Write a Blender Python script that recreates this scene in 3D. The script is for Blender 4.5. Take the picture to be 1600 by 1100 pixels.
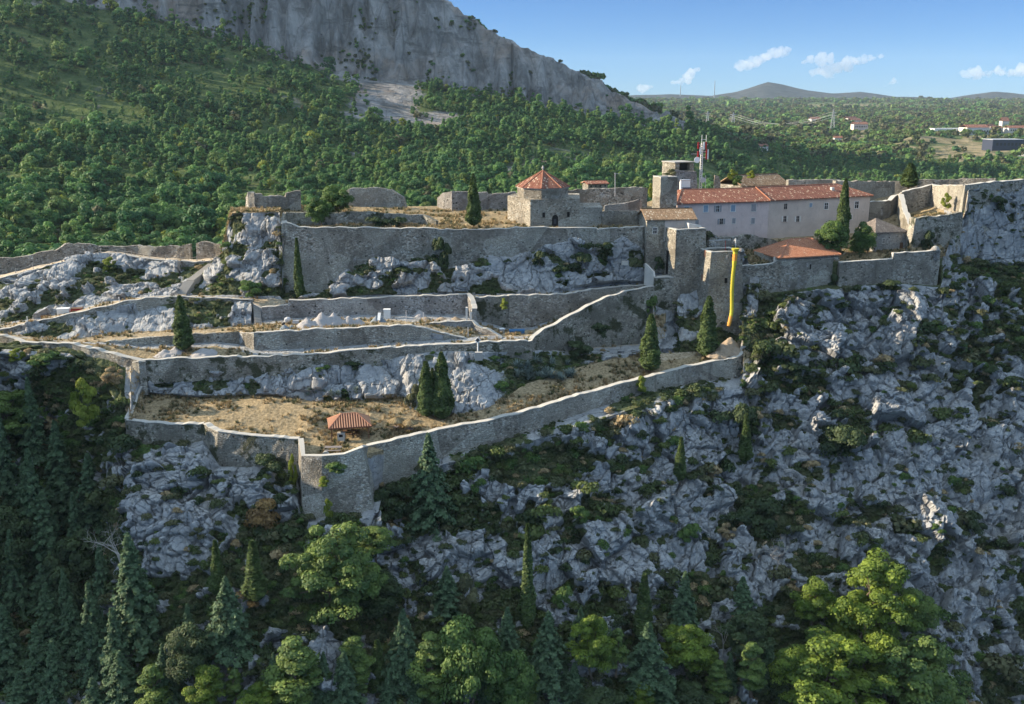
import bpy, math, random
import numpy as np
from mathutils import Vector
for o in list(bpy.data.objects): bpy.data.objects.remove(o)
S = bpy.context.scene
COL = S.collection
R = math.radians
rng = np.random.default_rng(7)
random.seed(7)

# ---------------------------------------------------------------- camera
F_PX, PITCH = 1600.0, R(14.0)
CP, SP = math.cos(PITCH), math.sin(PITCH)
cam = bpy.data.cameras.new('camera'); co = bpy.data.objects.new('camera', cam); COL.objects.link(co)
cam.sensor_width = 36.0; cam.lens = 36.0 * F_PX / 1600.0
cam.clip_start = 1.0; cam.clip_end = 40000.0
co.location = (0, 0, 0); co.rotation_euler = (R(90) - PITCH, 0, 0)
S.camera = co
# ---------------------------------------------------------------- sky, sun, exposure
SUN_EL, SUN_AZ = R(21.0), R(8.0)       # azimuth: from -X, turned behind the fortress
w = bpy.data.worlds.new('World'); S.world = w; w.use_nodes = True
nt = w.node_tree; bg = nt.nodes['Background']
sky = nt.nodes.new('ShaderNodeTexSky'); sky.sky_type = 'NISHITA'; sky.sun_disc = False
sun_vec = Vector((-math.cos(SUN_EL) * math.cos(SUN_AZ), math.cos(SUN_EL) * math.sin(SUN_AZ), math.sin(SUN_EL)))
sky.sun_elevation = SUN_EL; sky.sun_rotation = math.atan2(sun_vec.x, sun_vec.y)
sky.altitude = 350; sky.air_density = 0.6; sky.dust_density = 0.0; sky.ozone_density = 8.0
# unseen bright broken cloud added overhead to fill the shade, clear towards the horizon
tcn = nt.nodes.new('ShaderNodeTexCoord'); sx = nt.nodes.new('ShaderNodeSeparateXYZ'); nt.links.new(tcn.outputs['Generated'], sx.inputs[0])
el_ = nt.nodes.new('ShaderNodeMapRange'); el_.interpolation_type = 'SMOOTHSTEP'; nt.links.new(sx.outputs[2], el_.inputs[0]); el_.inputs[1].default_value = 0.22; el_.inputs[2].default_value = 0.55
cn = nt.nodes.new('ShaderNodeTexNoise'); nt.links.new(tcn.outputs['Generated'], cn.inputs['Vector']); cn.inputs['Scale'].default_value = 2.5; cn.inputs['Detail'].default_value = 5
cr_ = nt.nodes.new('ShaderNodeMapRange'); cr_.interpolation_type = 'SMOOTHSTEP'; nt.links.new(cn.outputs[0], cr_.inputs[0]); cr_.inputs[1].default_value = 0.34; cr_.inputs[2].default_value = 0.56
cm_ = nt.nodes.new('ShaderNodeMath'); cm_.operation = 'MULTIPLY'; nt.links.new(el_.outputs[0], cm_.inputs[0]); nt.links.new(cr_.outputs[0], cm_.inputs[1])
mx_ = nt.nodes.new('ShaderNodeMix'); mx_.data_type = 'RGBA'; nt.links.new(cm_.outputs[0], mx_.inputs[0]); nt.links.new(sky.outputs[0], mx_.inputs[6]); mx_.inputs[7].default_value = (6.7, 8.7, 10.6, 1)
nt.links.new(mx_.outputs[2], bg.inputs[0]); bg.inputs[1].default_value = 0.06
sl = bpy.data.lights.new('sun', 'SUN'); so = bpy.data.objects.new('sun', sl); COL.objects.link(so)
sl.energy = 5.0; sl.angle = R(0.5); sl.color = (1.0, 0.84, 0.62)
so.rotation_euler = (-sun_vec).to_track_quat('-Z', 'Y').to_euler()
S.view_settings.view_transform = 'Standard'; S.view_settings.look = 'None'
S.view_settings.exposure = 1.22; S.view_settings.gamma = 1.0
S.render.engine = 'CYCLES'
cy = S.cycles
cy.max_bounces = 6; cy.diffuse_bounces = 4; cy.glossy_bounces = 2; cy.transmission_bounces = 3
cy.transparent_max_bounces = 8; cy.volume_bounces = 2; cy.use_denoising = True
cy.use_adaptive_sampling = True; cy.adaptive_threshold = 0.02
try: cy.denoiser = 'OPENIMAGEDENOISE'
except Exception: pass

# ---------------------------------------------------------------- projection: photo pixel + depth -> place
def dyz(v):
    y = -(np.asarray(v, float) - 550.0) / F_PX
    return CP + y * SP, -SP + y * CP
def P(u, v, Y):
    a, b = dyz(v)
    return np.stack(np.broadcast_arrays(Y * (np.asarray(u, float) - 800.0) / F_PX / a, np.asarray(Y, float), Y * b / a), -1)
def zof(v, Y):
    a, b = dyz(v); return Y * b / a
def pix(p):
    p = np.asarray(p, float)
    dep = p[..., 1] * CP - p[..., 2] * SP
    up = p[..., 1] * SP + p[..., 2] * CP
    return 800 + F_PX * p[..., 0] / dep, 550 - F_PX * up / dep
# ---------------------------------------------------------------- numpy noise
def h3(ix, iy, iz, s=0):
    n = (ix.astype(np.int64) * 374761393 + iy.astype(np.int64) * 668265263 + iz.astype(np.int64) * 2147483647 + s * 974634721) & 0xffffffff
    n = ((n ^ (n >> 13)) * 1274126177) & 0xffffffff
    n = ((n ^ (n >> 16)) * 2246822519) & 0xffffffff
    return ((n ^ (n >> 15)) & 0xffffff) / float(0xffffff)
def vnoise(p, s=0):
    p = np.asarray(p, float); i = np.floor(p).astype(np.int64); f = p - i; f = f * f * (3 - 2 * f)
    r = 0
    for dx in (0, 1):
        for dy in (0, 1):
            for dz in (0, 1):
                wgt = (f[..., 0] if dx else 1 - f[..., 0]) * (f[..., 1] if dy else 1 - f[..., 1]) * (f[..., 2] if dz else 1 - f[..., 2])
                r = r + wgt * h3(i[..., 0] + dx, i[..., 1] + dy, i[..., 2] + dz, s)
    return r * 2 - 1
def fbm(p, o=4, s=0):
    r = 0; a = 0.5; p = np.asarray(p, float)
    for k in range(o):
        r = r + a * vnoise(p * 2.0 ** k, s + k * 17); a *= 0.5
    return r
def voro(p, s=0):
    p = np.asarray(p, float)
    f1 = np.full(len(p), 9.0); f2 = np.full(len(p), 9.0); cid = np.zeros(len(p)); tilt = np.zeros(len(p))
    i = np.floor(p).astype(np.int64)
    for dx in (-1, 0, 1):
        for dy in (-1, 0, 1):
            for dz in (-1, 0, 1):
                c = i + np.array((dx, dy, dz))
                q = np.stack([c[:, k] + h3(c[:, 0], c[:, 1], c[:, 2], s + 3 + k) for k in range(3)], 1)
                d = np.sqrt(((q - p) ** 2).sum(1))
                near = d < f1
                f2 = np.where(near, f1, np.minimum(f2, d)); f1 = np.where(near, d, f1)
                cid = np.where(near, h3(c[:, 0], c[:, 1], c[:, 2], s + 11), cid)
                tl = sum((h3(c[:, 0], c[:, 1], c[:, 2], s + 20 + k) - .5) * (p - q)[:, k] for k in range(3)); tilt = np.where(near, tl, tilt)
    return f1, f2, cid, tilt
# ---------------------------------------------------------------- materials
MATS = {}
class NT:
    def __init__(s, name):
        s.m = bpy.data.materials.new(name); s.m.use_nodes = True; s.t = s.m.node_tree; s.t.nodes.clear()
        s.out = s.n('ShaderNodeOutputMaterial'); MATS[name] = s.m
    def n(s, t, **k):
        x = s.t.nodes.new(t)
        for a, b in k.items(): setattr(x, a, b)
        return x
    def l(s, a, b): s.t.links.new(a, b)
    def mix(s, f, a, b, mode='MIX'):
        x = s.n('ShaderNodeMix', data_type='RGBA', blend_type=mode)
        for i, val in ((0, f), (6, a), (7, b)):
            if isinstance(val, (int, float)): x.inputs[i].default_value = val
            elif isinstance(val, tuple): x.inputs[i].default_value = (*val[:3], 1)
            else: s.l(val, x.inputs[i])
        return x.outputs[2]
    def math(s, op, a, b=0.0, c=0.0, clamp=False):
        x = s.n('ShaderNodeMath', operation=op, use_clamp=clamp)
        for i, val in ((0, a), (1, b), (2, c)):
            if isinstance(val, (int, float)): x.inputs[i].default_value = val
            else: s.l(val, x.inputs[i])
        return x.outputs[0]
    def ramp(s, f, p0, p1, a=0.0, b=1.0):
        x = s.n('ShaderNodeMapRange', interpolation_type='SMOOTHSTEP')
        s.l(f, x.inputs[0]); x.inputs[1].default_value = p0; x.inputs[2].default_value = p1
        x.inputs[3].default_value = a; x.inputs[4].default_value = b
        return x.outputs[0]
    def noise(s, vec, sc, det=4.0, rough=0.55, dist=0.0):
        x = s.n('ShaderNodeTexNoise'); s.l(vec, x.inputs['Vector']); x.inputs['Scale'].default_value = sc
        x.inputs['Detail'].default_value = det; x.inputs['Roughness'].default_value = rough; x.inputs['Distortion'].default_value = dist
        return x.outputs[0]
    def vor(s, vec, sc, feat='F1', rnd=1.0):
        x = s.n('ShaderNodeTexVoronoi', feature=feat); s.l(vec, x.inputs['Vector']); x.inputs['Scale'].default_value = sc
        x.inputs['Randomness'].default_value = rnd
        return x
    def pos(s): return s.n('ShaderNodeNewGeometry').outputs['Position']
    def mapping(s, vec, sc=(1, 1, 1), rot=(0, 0, 0)):
        x = s.n('ShaderNodeMapping'); s.l(vec, x.inputs[0]); x.inputs['Scale'].default_value = sc; x.inputs['Rotation'].default_value = rot
        return x.outputs[0]
    def attr(s, name): return s.n('ShaderNodeAttribute', attribute_name=name)
    def princ(s, col, rough=0.9, bump=None, bd=0.1, bs=1.0, spec=0.2):
        b = s.n('ShaderNodeBsdfPrincipled')
        if isinstance(col, tuple): b.inputs['Base Color'].default_value = (*col[:3], 1)
        else: s.l(col, b.inputs['Base Color'])
        b.inputs['Roughness'].default_value = rough; b.inputs['Specular IOR Level'].default_value = spec
        if bump is not None:
            bn = s.n('ShaderNodeBump'); s.l(bump, bn.inputs['Height']); bn.inputs['Distance'].default_value = bd; bn.inputs['Strength'].default_value = bs
            s.l(bn.outputs[0], b.inputs['Normal'])
        return b
    def done(s, sh):
        s.l(sh.outputs[0] if hasattr(sh, 'outputs') else sh, s.out.inputs[0]); return s.m

def m_plain(name, col, rough=0.7, var=0.12, sc=3.0, metal=0.0):
    t = NT(name); n = t.noise(t.pos(), sc)
    c = t.mix(n, tuple(x * (1 - var) for x in col), tuple(min(1, x * (1 + var)) for x in col))
    b = t.princ(c, rough, n, 0.02); b.inputs['Metallic'].default_value = metal
    return t.done(b)

def m_masonry(name, a, b, hole=0.075, moss=0.62, stone=2.3, warm=0.0):
    t = NT(name); p = t.pos()
    wob = t.n('ShaderNodeVectorMath', operation='ADD')
    nz = t.n('ShaderNodeTexNoise'); t.l(p, nz.inputs['Vector']); nz.inputs['Scale'].default_value = 1.2
    sc = t.n('ShaderNodeVectorMath', operation='SCALE'); t.l(nz.outputs[1], sc.inputs[0]); sc.inputs['Scale'].default_value = 0.35
    t.l(p, wob.inputs[0]); t.l(sc.outputs[0], wob.inputs[1])
    q = t.mapping(wob.outputs[0], (1, 1, 1.55))
    v1 = t.vor(q, stone); ve = t.vor(q, stone, 'DISTANCE_TO_EDGE')
    sep = t.n('ShaderNodeSeparateColor'); t.l(v1.outputs['Color'], sep.inputs[0])
    col = t.mix(sep.outputs[0], a, b)
    col = t.mix(t.math('MULTIPLY', t.math('GREATER_THAN', sep.outputs[1], .80), .62), col, (0.10, 0.095, 0.085)); col = t.mix(t.math('MULTIPLY', t.math('GREATER_THAN', sep.outputs[2], .86), .6), col, tuple(min(.68, x * 1.4) for x in b))
    big = t.noise(p, 0.22, 5, 0.6)
    col = t.mix(t.ramp(big, 0.35, 0.7), col, tuple(x * 0.62 for x in a))
    rep = t.vor(wob.outputs[0], .17); rs = t.n('ShaderNodeSeparateColor'); t.l(rep.outputs['Color'], rs.inputs[0])
    col = t.mix(t.math('MULTIPLY', t.math('GREATER_THAN', rs.outputs[0], .62), .35), col, tuple(min(.66, x * 1.25) for x in b)); col = t.mix(t.math('MULTIPLY', t.math('GREATER_THAN', rs.outputs[1], .72), .35), col, tuple(x * .5 for x in b))
    strk = t.noise(t.mapping(p, (0.9, 0.9, 0.08)), 1.0, 4, 0.65)
    col = t.mix(t.ramp(strk, 0.56, 0.75, 0, 0.55), col, (0.10, 0.095, 0.085))
    pale = t.noise(p, 0.55, 4, 0.6)
    col = t.mix(t.ramp(pale, 0.58, 0.75, 0, 0.5), col, tuple(min(.6, x * 1.35) for x in b))
    edge = t.ramp(ve.outputs['Distance'], 0.0, 0.09, 1, 0)
    col = t.mix(t.math('MULTIPLY', edge, 0.55), col, tuple(x * 0.5 for x in a))
    vh = t.vor(t.mapping(p, (1, 1, 1.1)), 0.75); hl = t.ramp(vh.outputs['Distance'], hole, hole + 0.07, 1, 0)
    vd = t.vor(p, 2.1); hl2 = t.math('MULTIPLY', t.ramp(vd.outputs['Distance'], 0.08, 0.2, 1, 0), t.ramp(t.noise(p, .35, 3), .48, .6))
    holes = t.math('MAXIMUM', hl, hl2)
    col = t.mix(t.math('MULTIPLY', holes, 0.85), col, (0.035, 0.033, 0.03))
    mo = t.noise(p, 0.33, 7, 0.68)
    ms = t.ramp(mo, moss, moss + 0.07, 0, 0.85)
    col = t.mix(ms, col, (0.045, 0.055, 0.025))
    hgt = t.math('SUBTRACT', t.math('ADD', t.ramp(ve.outputs['Distance'], 0, 0.16), t.math('MULTIPLY', t.noise(p, 5, 4), 0.8)), t.math('MULTIPLY', holes, 1.5))
    return t.done(t.princ(col, 0.95, hgt, 0.16, 1.0, 0.1))
m_masonry('masonry', (0.34, 0.31, 0.26), (0.56, 0.515, 0.445))
m_masonry('masonry_pale', (0.37, 0.345, 0.32), (0.55, 0.525, 0.49), 0.10, 0.74, 2.8)
m_masonry('masonry_warm', (0.35, 0.315, 0.255), (0.56, 0.51, 0.43), 0.05, 0.70, 2.5)
m_masonry('masonry_mossy', (0.31, 0.29, 0.24), (0.51, 0.475, 0.41), 0.08, 0.52, 2.2)

def m_plaster(name, a, b):
    t = NT(name); p = t.pos(); n = t.noise(p, 0.4, 6, 0.65)
    c = t.mix(t.ramp(n, .3, .7), a, b)
    s2 = t.noise(t.mapping(p, (0.8, 0.8, 0.1)), 1.0, 5, 0.7)
    c = t.mix(t.ramp(s2, .57, .72, 0, .5), c, tuple(x * .55 for x in a))
    c = t.mix(t.ramp(t.noise(p, 1.3, 5, .7), .62, .72, 0, .6), c, (0.25, 0.24, 0.22))
    return t.done(t.princ(c, 0.9, t.noise(p, 6, 3), 0.02, 1, 0.15))
m_plaster('plaster_pink', (0.54, 0.44, 0.41), (0.63, 0.525, 0.485))
m_plaster('plaster_tan', (0.48, 0.405, 0.35), (0.57, 0.485, 0.42))
m_plaster('plaster_white', (0.55, 0.52, 0.47), (0.66, 0.63, 0.58))

def m_tile(name, a, b, pale, amt=0.86, ww=0.24, hh=0.42):
    t = NT(name); uv = t.n('ShaderNodeUVMap').outputs[0]
    br = t.n('ShaderNodeTexBrick'); t.l(uv, br.inputs[0]); br.offset = 0.0
    br.inputs['Scale'].default_value = 1.0; br.inputs['Brick Width'].default_value = ww; br.inputs['Row Height'].default_value = hh
    br.inputs['Mortar Size'].default_value = 0.02; br.inputs['Color1'].default_value = (*a, 1); br.inputs['Color2'].default_value = (*b, 1)
    br.inputs['Mortar'].default_value = (a[0] * .35, a[1] * .35, a[2] * .35, 1)
    vo = t.vor(t.mapping(uv, (2.2, 1.3, 1)), 1.0); sep = t.n('ShaderNodeSeparateColor'); t.l(vo.outputs['Color'], sep.inputs[0])
    dots = t.math('MULTIPLY', t.math('GREATER_THAN', sep.outputs[0], amt), t.ramp(vo.outputs['Distance'], .2, .45, 1, 0))
    c = t.mix(dots, br.outputs[0], pale)
    c = t.mix(t.ramp(t.noise(t.pos(), 0.9, 5, .6), .5, .75, 0, .5), c, tuple(x * .45 for x in a))
    wv = t.n('ShaderNodeTexWave', wave_type='BANDS', bands_direction='X'); t.l(uv, wv.inputs[0]); wv.inputs['Scale'].default_value = 1.0 / ww / 3.1416 / 2 * 3.1416 / 1.0
    wv.inputs['Distortion'].default_value = 0.2
    return t.done(t.princ(c, 0.85, wv.outputs[1], 0.09, 0.8, 0.15))
m_tile('roof_tile_red', (0.23, 0.095, 0.065), (0.36, 0.165, 0.115), (0.62, 0.48, 0.34), 0.62)
m_tile('roof_tile_orange', (0.46, 0.19, 0.105), (0.56, 0.265, 0.155), (0.58, 0.42, 0.30), 0.86)
m_tile('roof_tile_old', (0.24, 0.16, 0.10), (0.40, 0.28, 0.18), (0.52, 0.46, 0.36), 0.6)
m_tile('roof_tile_grey', (0.20, 0.17, 0.15), (0.29, 0.25, 0.22), (0.36, 0.33, 0.29), 0.8)
m_tile('roof_slate', (0.13, 0.12, 0.125), (0.17, 0.16, 0.165), (0.22, 0.21, 0.2), 0.9)
for nm, c, r_ in (('dark_glass', (0.02, 0.022, 0.026), 0.45), ('dark_hole', (0.018, 0.017, 0.016), .95), ('blue_shutter', (0.22, 0.30, 0.38), .6), ('grey_shutter', (0.27, 0.27, 0.28), .7),
                 ('white_paint', (0.74, 0.73, 0.70), .6), ('red_paint', (0.42, 0.03, 0.03), .5), ('steel', (0.45, 0.46, 0.48), .45), ('dark_steel', (0.05, 0.05, 0.055), .6),
                 ('chute_yellow', (0.46, 0.40, 0.04), .65), ('chute_orange', (0.60, 0.27, 0.04), .45), ('wood', (0.15, 0.085, 0.05), .85), ('wood_grey', (0.23, 0.20, 0.19), .9),
                 ('tarp_blue', (0.05, 0.16, 0.32), .5), ('tarp_grey', (0.17, 0.20, 0.23), .6), ('pale_stone', (0.44, 0.42, 0.38), .9), ('terracotta', (0.36, 0.16, 0.10), .85), ('tile_pale', (0.50, 0.27, 0.17), .9), ('tile_shadow', (0.16, 0.07, 0.045), .9),
                 ('bark', (0.13, 0.10, 0.075), .95), ('bark_pale', (0.36, 0.33, 0.30), .95), ('steps_stone', (0.34, 0.32, 0.29), .95), ('concrete', (0.36, 0.35, 0.33), .95), ('brick_red', (0.28, 0.15, 0.10), .95),
                 ('navy', (0.035, 0.045, 0.075), .6), ('dish_white', (0.78, 0.78, 0.77), .5)):
    m_plain(nm, c, r_)

def m_gravel(name, a, b):
    t = NT(name); p = t.pos(); n = t.noise(p, 3.0, 6, .7)
    return t.done(t.princ(t.mix(n, a, b), .95, n, .15, 1, .1))
m_gravel('gravel_pale', (0.28, 0.26, 0.25), (0.44, 0.42, 0.41))
m_gravel('gravel_warm', (0.22, 0.17, 0.12), (0.40, 0.32, 0.24))

def m_terrain():
    t = NT('terrain'); p = t.pos(); a = t.attr('cls'); sep = t.n('ShaderNodeSeparateColor'); t.l(a.outputs['Color'], sep.inputs[0])
    n1 = t.noise(p, 0.5, 7, .65); n2 = t.noise(p, 2.2, 6, .7); n3 = t.noise(p, 0.12, 4)
    # pale limestone with weathered, stained patches and joints
    rock = t.mix(t.ramp(n1, .3, .7), (0.25, 0.258, 0.268), (0.44, 0.445, 0.445))
    rock = t.mix(t.ramp(n2, .57, .74, 0, .55), rock, (0.16, 0.16, 0.155))
    rock = t.mix(t.ramp(n3, .5, .7, 0, .35), rock, (0.34, 0.29, 0.23))
    strk = t.noise(t.mapping(p, (1, 1, .16)), 1.3, 4, .65)
    rock = t.mix(t.ramp(strk, .54, .7, 0, .5), rock, (0.14, 0.145, 0.15))
    wob = t.n('ShaderNodeVectorMath', operation='ADD'); nz = t.n('ShaderNodeTexNoise'); t.l(p, nz.inputs['Vector']); nz.inputs['Scale'].default_value = 0.7; nz.inputs['Detail'].default_value = 4
    sc = t.n('ShaderNodeVectorMath', operation='SCALE'); t.l(nz.outputs[1], sc.inputs[0]); sc.inputs['Scale'].default_value = 1.6
    t.l(p, wob.inputs[0]); t.l(sc.outputs[0], wob.inputs[1])
    e1 = t.vor(t.mapping(wob.outputs[0], (1, 1, .5)), .24, 'DISTANCE_TO_EDGE'); e2 = t.vor(t.mapping(wob.outputs[0], (1, 1, .7)), 1.1, 'DISTANCE_TO_EDGE')
    crack = t.math('MAXIMUM', t.math('MULTIPLY', t.ramp(e1.outputs[0], 0.0, .035, 1, 0), t.ramp(n2, .4, .55)), t.math('MULTIPLY', t.ramp(e2.outputs[0], 0.0, .06, 1, 0), t.ramp(n1, .45, .65, .0, .7)))
    rock = t.mix(t.math('MULTIPLY', crack, .6), rock, (0.07, 0.068, 0.06))
    bed = t.noise(t.mapping(p, (.25, .25, 1.6), (0, .30, 0)), 1.0, 5, .7); rock = t.mix(t.ramp(bed, .56, .68, 0, .5), rock, (0.19, 0.185, 0.175))
    green = t.mix(t.ramp(n2, .35, .65), (0.05, 0.066, 0.028), (0.125, 0.135, 0.07))
    green = t.mix(t.ramp(n1, .56, .75, 0, .5), green, (0.17, 0.135, 0.085))
    tan = t.mix(t.ramp(n2, .35, .68), (0.185, 0.145, 0.085), (0.43, 0.33, 0.20))
    tan = t.mix(t.ramp(n1, .58, .74, 0, .6), tan, (0.20, 0.165, 0.10))
    path = t.mix(t.ramp(n1, .35, .65), (0.42, 0.335, 0.235), (0.58, 0.49, 0.37))
    jit = t.math('MULTIPLY', t.math('SUBTRACT', n2, .5), .7)
    def wgt(o): return t.ramp(t.math('ADD', o, jit), .38, .62)
    c = t.mix(wgt(sep.outputs[1]), rock, green)
    c = t.mix(wgt(sep.outputs[2]), c, tan)
    c = t.mix(wgt(a.outputs['Alpha']), c, path)
    soft = t.math('MAXIMUM', sep.outputs[2], a.outputs['Alpha'])
    h = t.math('ADD', t.math('ADD', t.math('MULTIPLY', n2, .9), t.math('MULTIPLY', bed, 1.2)), t.math('MULTIPLY', t.math('MULTIPLY', crack, -1.2), t.math('SUBTRACT', 1.0, soft)))
    return t.done(t.princ(c, .95, h, .22, 1.0, .08))
m_terrain()

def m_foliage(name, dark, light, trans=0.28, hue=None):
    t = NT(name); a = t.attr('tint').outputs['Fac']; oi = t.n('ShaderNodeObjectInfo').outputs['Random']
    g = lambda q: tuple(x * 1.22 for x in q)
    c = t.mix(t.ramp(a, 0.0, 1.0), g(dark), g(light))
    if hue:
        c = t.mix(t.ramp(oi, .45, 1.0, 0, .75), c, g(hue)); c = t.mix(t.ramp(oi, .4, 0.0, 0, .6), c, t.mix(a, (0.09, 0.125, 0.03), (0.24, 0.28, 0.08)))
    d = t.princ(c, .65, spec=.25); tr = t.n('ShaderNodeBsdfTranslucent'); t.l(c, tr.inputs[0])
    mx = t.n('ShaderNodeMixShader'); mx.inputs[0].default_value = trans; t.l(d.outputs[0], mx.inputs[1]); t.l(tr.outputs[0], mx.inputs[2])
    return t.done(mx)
m_foliage('leaf_cypress', (0.030, 0.055, 0.020), (0.095, 0.135, 0.042))
m_foliage('leaf_fir', (0.032, 0.060, 0.035), (0.11, 0.17, 0.085))
m_foliage('leaf_pine', (0.055, 0.095, 0.02), (0.20, 0.265, 0.04), .35)
m_foliage('leaf_pine_green', (0.05, 0.09, 0.03), (0.16, 0.22, 0.055), .3)
m_foliage('leaf_broad', (0.040, 0.080, 0.024), (0.125, 0.19, 0.05), .3)
m_foliage('leaf_dark', (0.022, 0.036, 0.017), (0.065, 0.092, 0.036), .25)
m_foliage('leaf_bright', (0.10, 0.14, 0.02), (0.26, 0.29, 0.05), .35)
m_foliage('leaf_olive', (0.050, 0.058, 0.028), (0.13, 0.13, 0.065), .25)
m_foliage('leaf_scrub', (0.030, 0.046, 0.018), (0.095, 0.125, 0.045), .3, (0.085, 0.095, 0.045))
m_foliage('leaf_dry', (0.18, 0.13, 0.07), (0.40, 0.31, 0.17), .25)
m_foliage('leaf_wood', (0.036, 0.092, 0.034), (0.13, 0.25, 0.07), .35, (0.03, 0.09, 0.04))
m_foliage('leaf_agave', (0.10, 0.13, 0.11), (0.24, 0.28, 0.25), .1)
m_foliage('leaf_rust', (0.13, 0.08, 0.035), (0.28, 0.18, 0.07), .3)
M = MATS
# ---------------------------------------------------------------- mesh helpers
def tag(o, label=None, cat=None, group=None, kind=None):
    for k, x in (('label', label), ('category', cat), ('group', group), ('kind', kind)):
        if x: o[k] = x
    return o
def link(name, me, parent=None):
    o = bpy.data.objects.new(name, me); COL.objects.link(o)
    if parent is not None: o.parent = parent
    return o
def empty(name, loc, label, cat, group=None, kind=None, rz=0):
    o = bpy.data.objects.new(name, None); COL.objects.link(o); o.location = loc; o.rotation_euler = (0, 0, rz); o.empty_display_size = .5
    return tag(o, label, cat, group, kind)
def quads_mesh(name, V, Q, mat, attrs=(), smooth=False):
    """V (n,3), Q (m,4) or (m,3) -> mesh; attrs: (name, type, domain, array)"""
    V = np.asarray(V, np.float32); Q = np.asarray(Q, np.int32); k = Q.shape[1]
    me = bpy.data.meshes.new(name); me.vertices.add(len(V)); me.vertices.foreach_set('co', V.ravel())
    me.loops.add(Q.size); me.loops.foreach_set('vertex_index', Q.ravel())
    me.polygons.add(len(Q)); me.polygons.foreach_set('loop_start', np.arange(0, Q.size, k, dtype=np.int32))
    me.update(calc_edges=True)
    if smooth: me.polygons.foreach_set('use_smooth', np.ones(len(Q), bool))
    else: me.polygons.foreach_set('use_smooth', np.zeros(len(Q), bool))
    for nm, ty, dom, arr in attrs:
        at = me.attributes.new(nm, ty, dom)
        at.data.foreach_set('color' if ty == 'FLOAT_COLOR' else 'value', np.asarray(arr, np.float32).ravel())
    me.materials.append(mat if not isinstance(mat, str) else M[mat]); me.update()
    return me
class MB:
    def __init__(s): s.v = []; s.f = []; s.uv = []; s.has_uv = False
    def add(s, vs, fs, uvs=None):
        b = len(s.v); s.v += [tuple(map(float, x)) for x in vs]
        for i, f in enumerate(fs):
            s.f.append([b + k for k in f]); s.uv.append(uvs[i] if uvs else [(0, 0)] * len(f))
        if uvs: s.has_uv = True
        return s
    def box(s, x0, x1, y0, y1, z0, z1):
        return s.add([(x0, y0, z0), (x1, y0, z0), (x1, y1, z0), (x0, y1, z0), (x0, y0, z1), (x1, y0, z1), (x1, y1, z1), (x0, y1, z1)],
                     [(0, 3, 2, 1), (4, 5, 6, 7), (0, 1, 5, 4), (1, 2, 6, 5), (2, 3, 7, 6), (3, 0, 4, 7)])
    def prism(s, poly, z0, z1, z1b=None):
        """poly plan points; z0/z1 numbers or lists"""
        n = len(poly); a = z0 if isinstance(z0, (list, tuple)) else [z0] * n; b = z1 if isinstance(z1, (list, tuple)) else [z1] * n
        vs = [(p[0], p[1], a[i]) for i, p in enumerate(poly)] + [(p[0], p[1], b[i]) for i, p in enumerate(poly)]
        return s.add(vs, [tuple(reversed(range(n))), tuple(range(n, 2 * n))] + [(i, (i + 1) % n, n + (i + 1) % n, n + i) for i in range(n)])
    def tube(s, pts, rad, n=6, cap=True):
        pts = [Vector(p) for p in pts]; rads = rad if isinstance(rad, (list, tuple)) else [rad] * len(pts)
        vs = []; fs = []
        for i, p in enumerate(pts):
            d = (pts[min(i + 1, len(pts) - 1)] - pts[max(i - 1, 0)]).normalized()
            a = d.cross(Vector((0, 0, 1)));
            if a.length < 1e-3: a = Vector((1, 0, 0))
            a.normalize(); b = a.cross(d)
            for k in range(n):
                t = 2 * math.pi * k / n; vs.append(p + (a * math.cos(t) + b * math.sin(t)) * rads[i])
        for i in range(len(pts) - 1):
            for k in range(n): fs.append((i * n + k, i * n + (k + 1) % n, (i + 1) * n + (k + 1) % n, (i + 1) * n + k))
        if cap: fs.append(tuple(range(n - 1, -1, -1))); fs.append(tuple(range((len(pts) - 1) * n, len(pts) * n)))
        return s.add(vs, fs)
    def lathe(s, prof, n=12, c=(0, 0, 0)):
        vs = [(c[0] + r * math.cos(2 * math.pi * k / n), c[1] + r * math.sin(2 * math.pi * k / n), c[2] + z) for r, z in prof for k in range(n)]
        fs = [(i * n + k, i * n + (k + 1) % n, (i + 1) * n + (k + 1) % n, (i + 1) * n + k) for i in range(len(prof) - 1) for k in range(n)]
        fs.append(tuple(range(n - 1, -1, -1))); fs.append(tuple(range((len(prof) - 1) * n, len(prof) * n)))
        return s.add(vs, fs)
    def build(s, name, mat, parent=None, org=None, smooth=False):
        me = bpy.data.meshes.new(name); off = Vector(org) if org is not None else Vector((0, 0, 0))
        me.from_pydata([tuple(Vector(x) - off) for x in s.v], [], s.f)
        if s.has_uv:
            l = me.uv_layers.new(name='UVMap'); i = 0; flat = [c for u in s.uv for q in u for c in q]; l.data.foreach_set('uv', flat)
        me.materials.append(M[mat] if isinstance(mat, str) else mat); me.update()
        if smooth: me.polygons.foreach_set('use_smooth', [True] * len(me.polygons))
        return link(name, me, parent)
def jitter_mesh(o, amt, sc=1.0, s=0):
    me = o.data; n = len(me.vertices); c = np.empty(n * 3, np.float32); me.vertices.foreach_get('co', c); c = c.reshape(-1, 3)
    c += np.stack([fbm(c * sc, 3, s + k) for k in range(3)], 1) * amt; me.vertices.foreach_set('co', c.ravel().astype(np.float32)); me.update()
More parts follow.
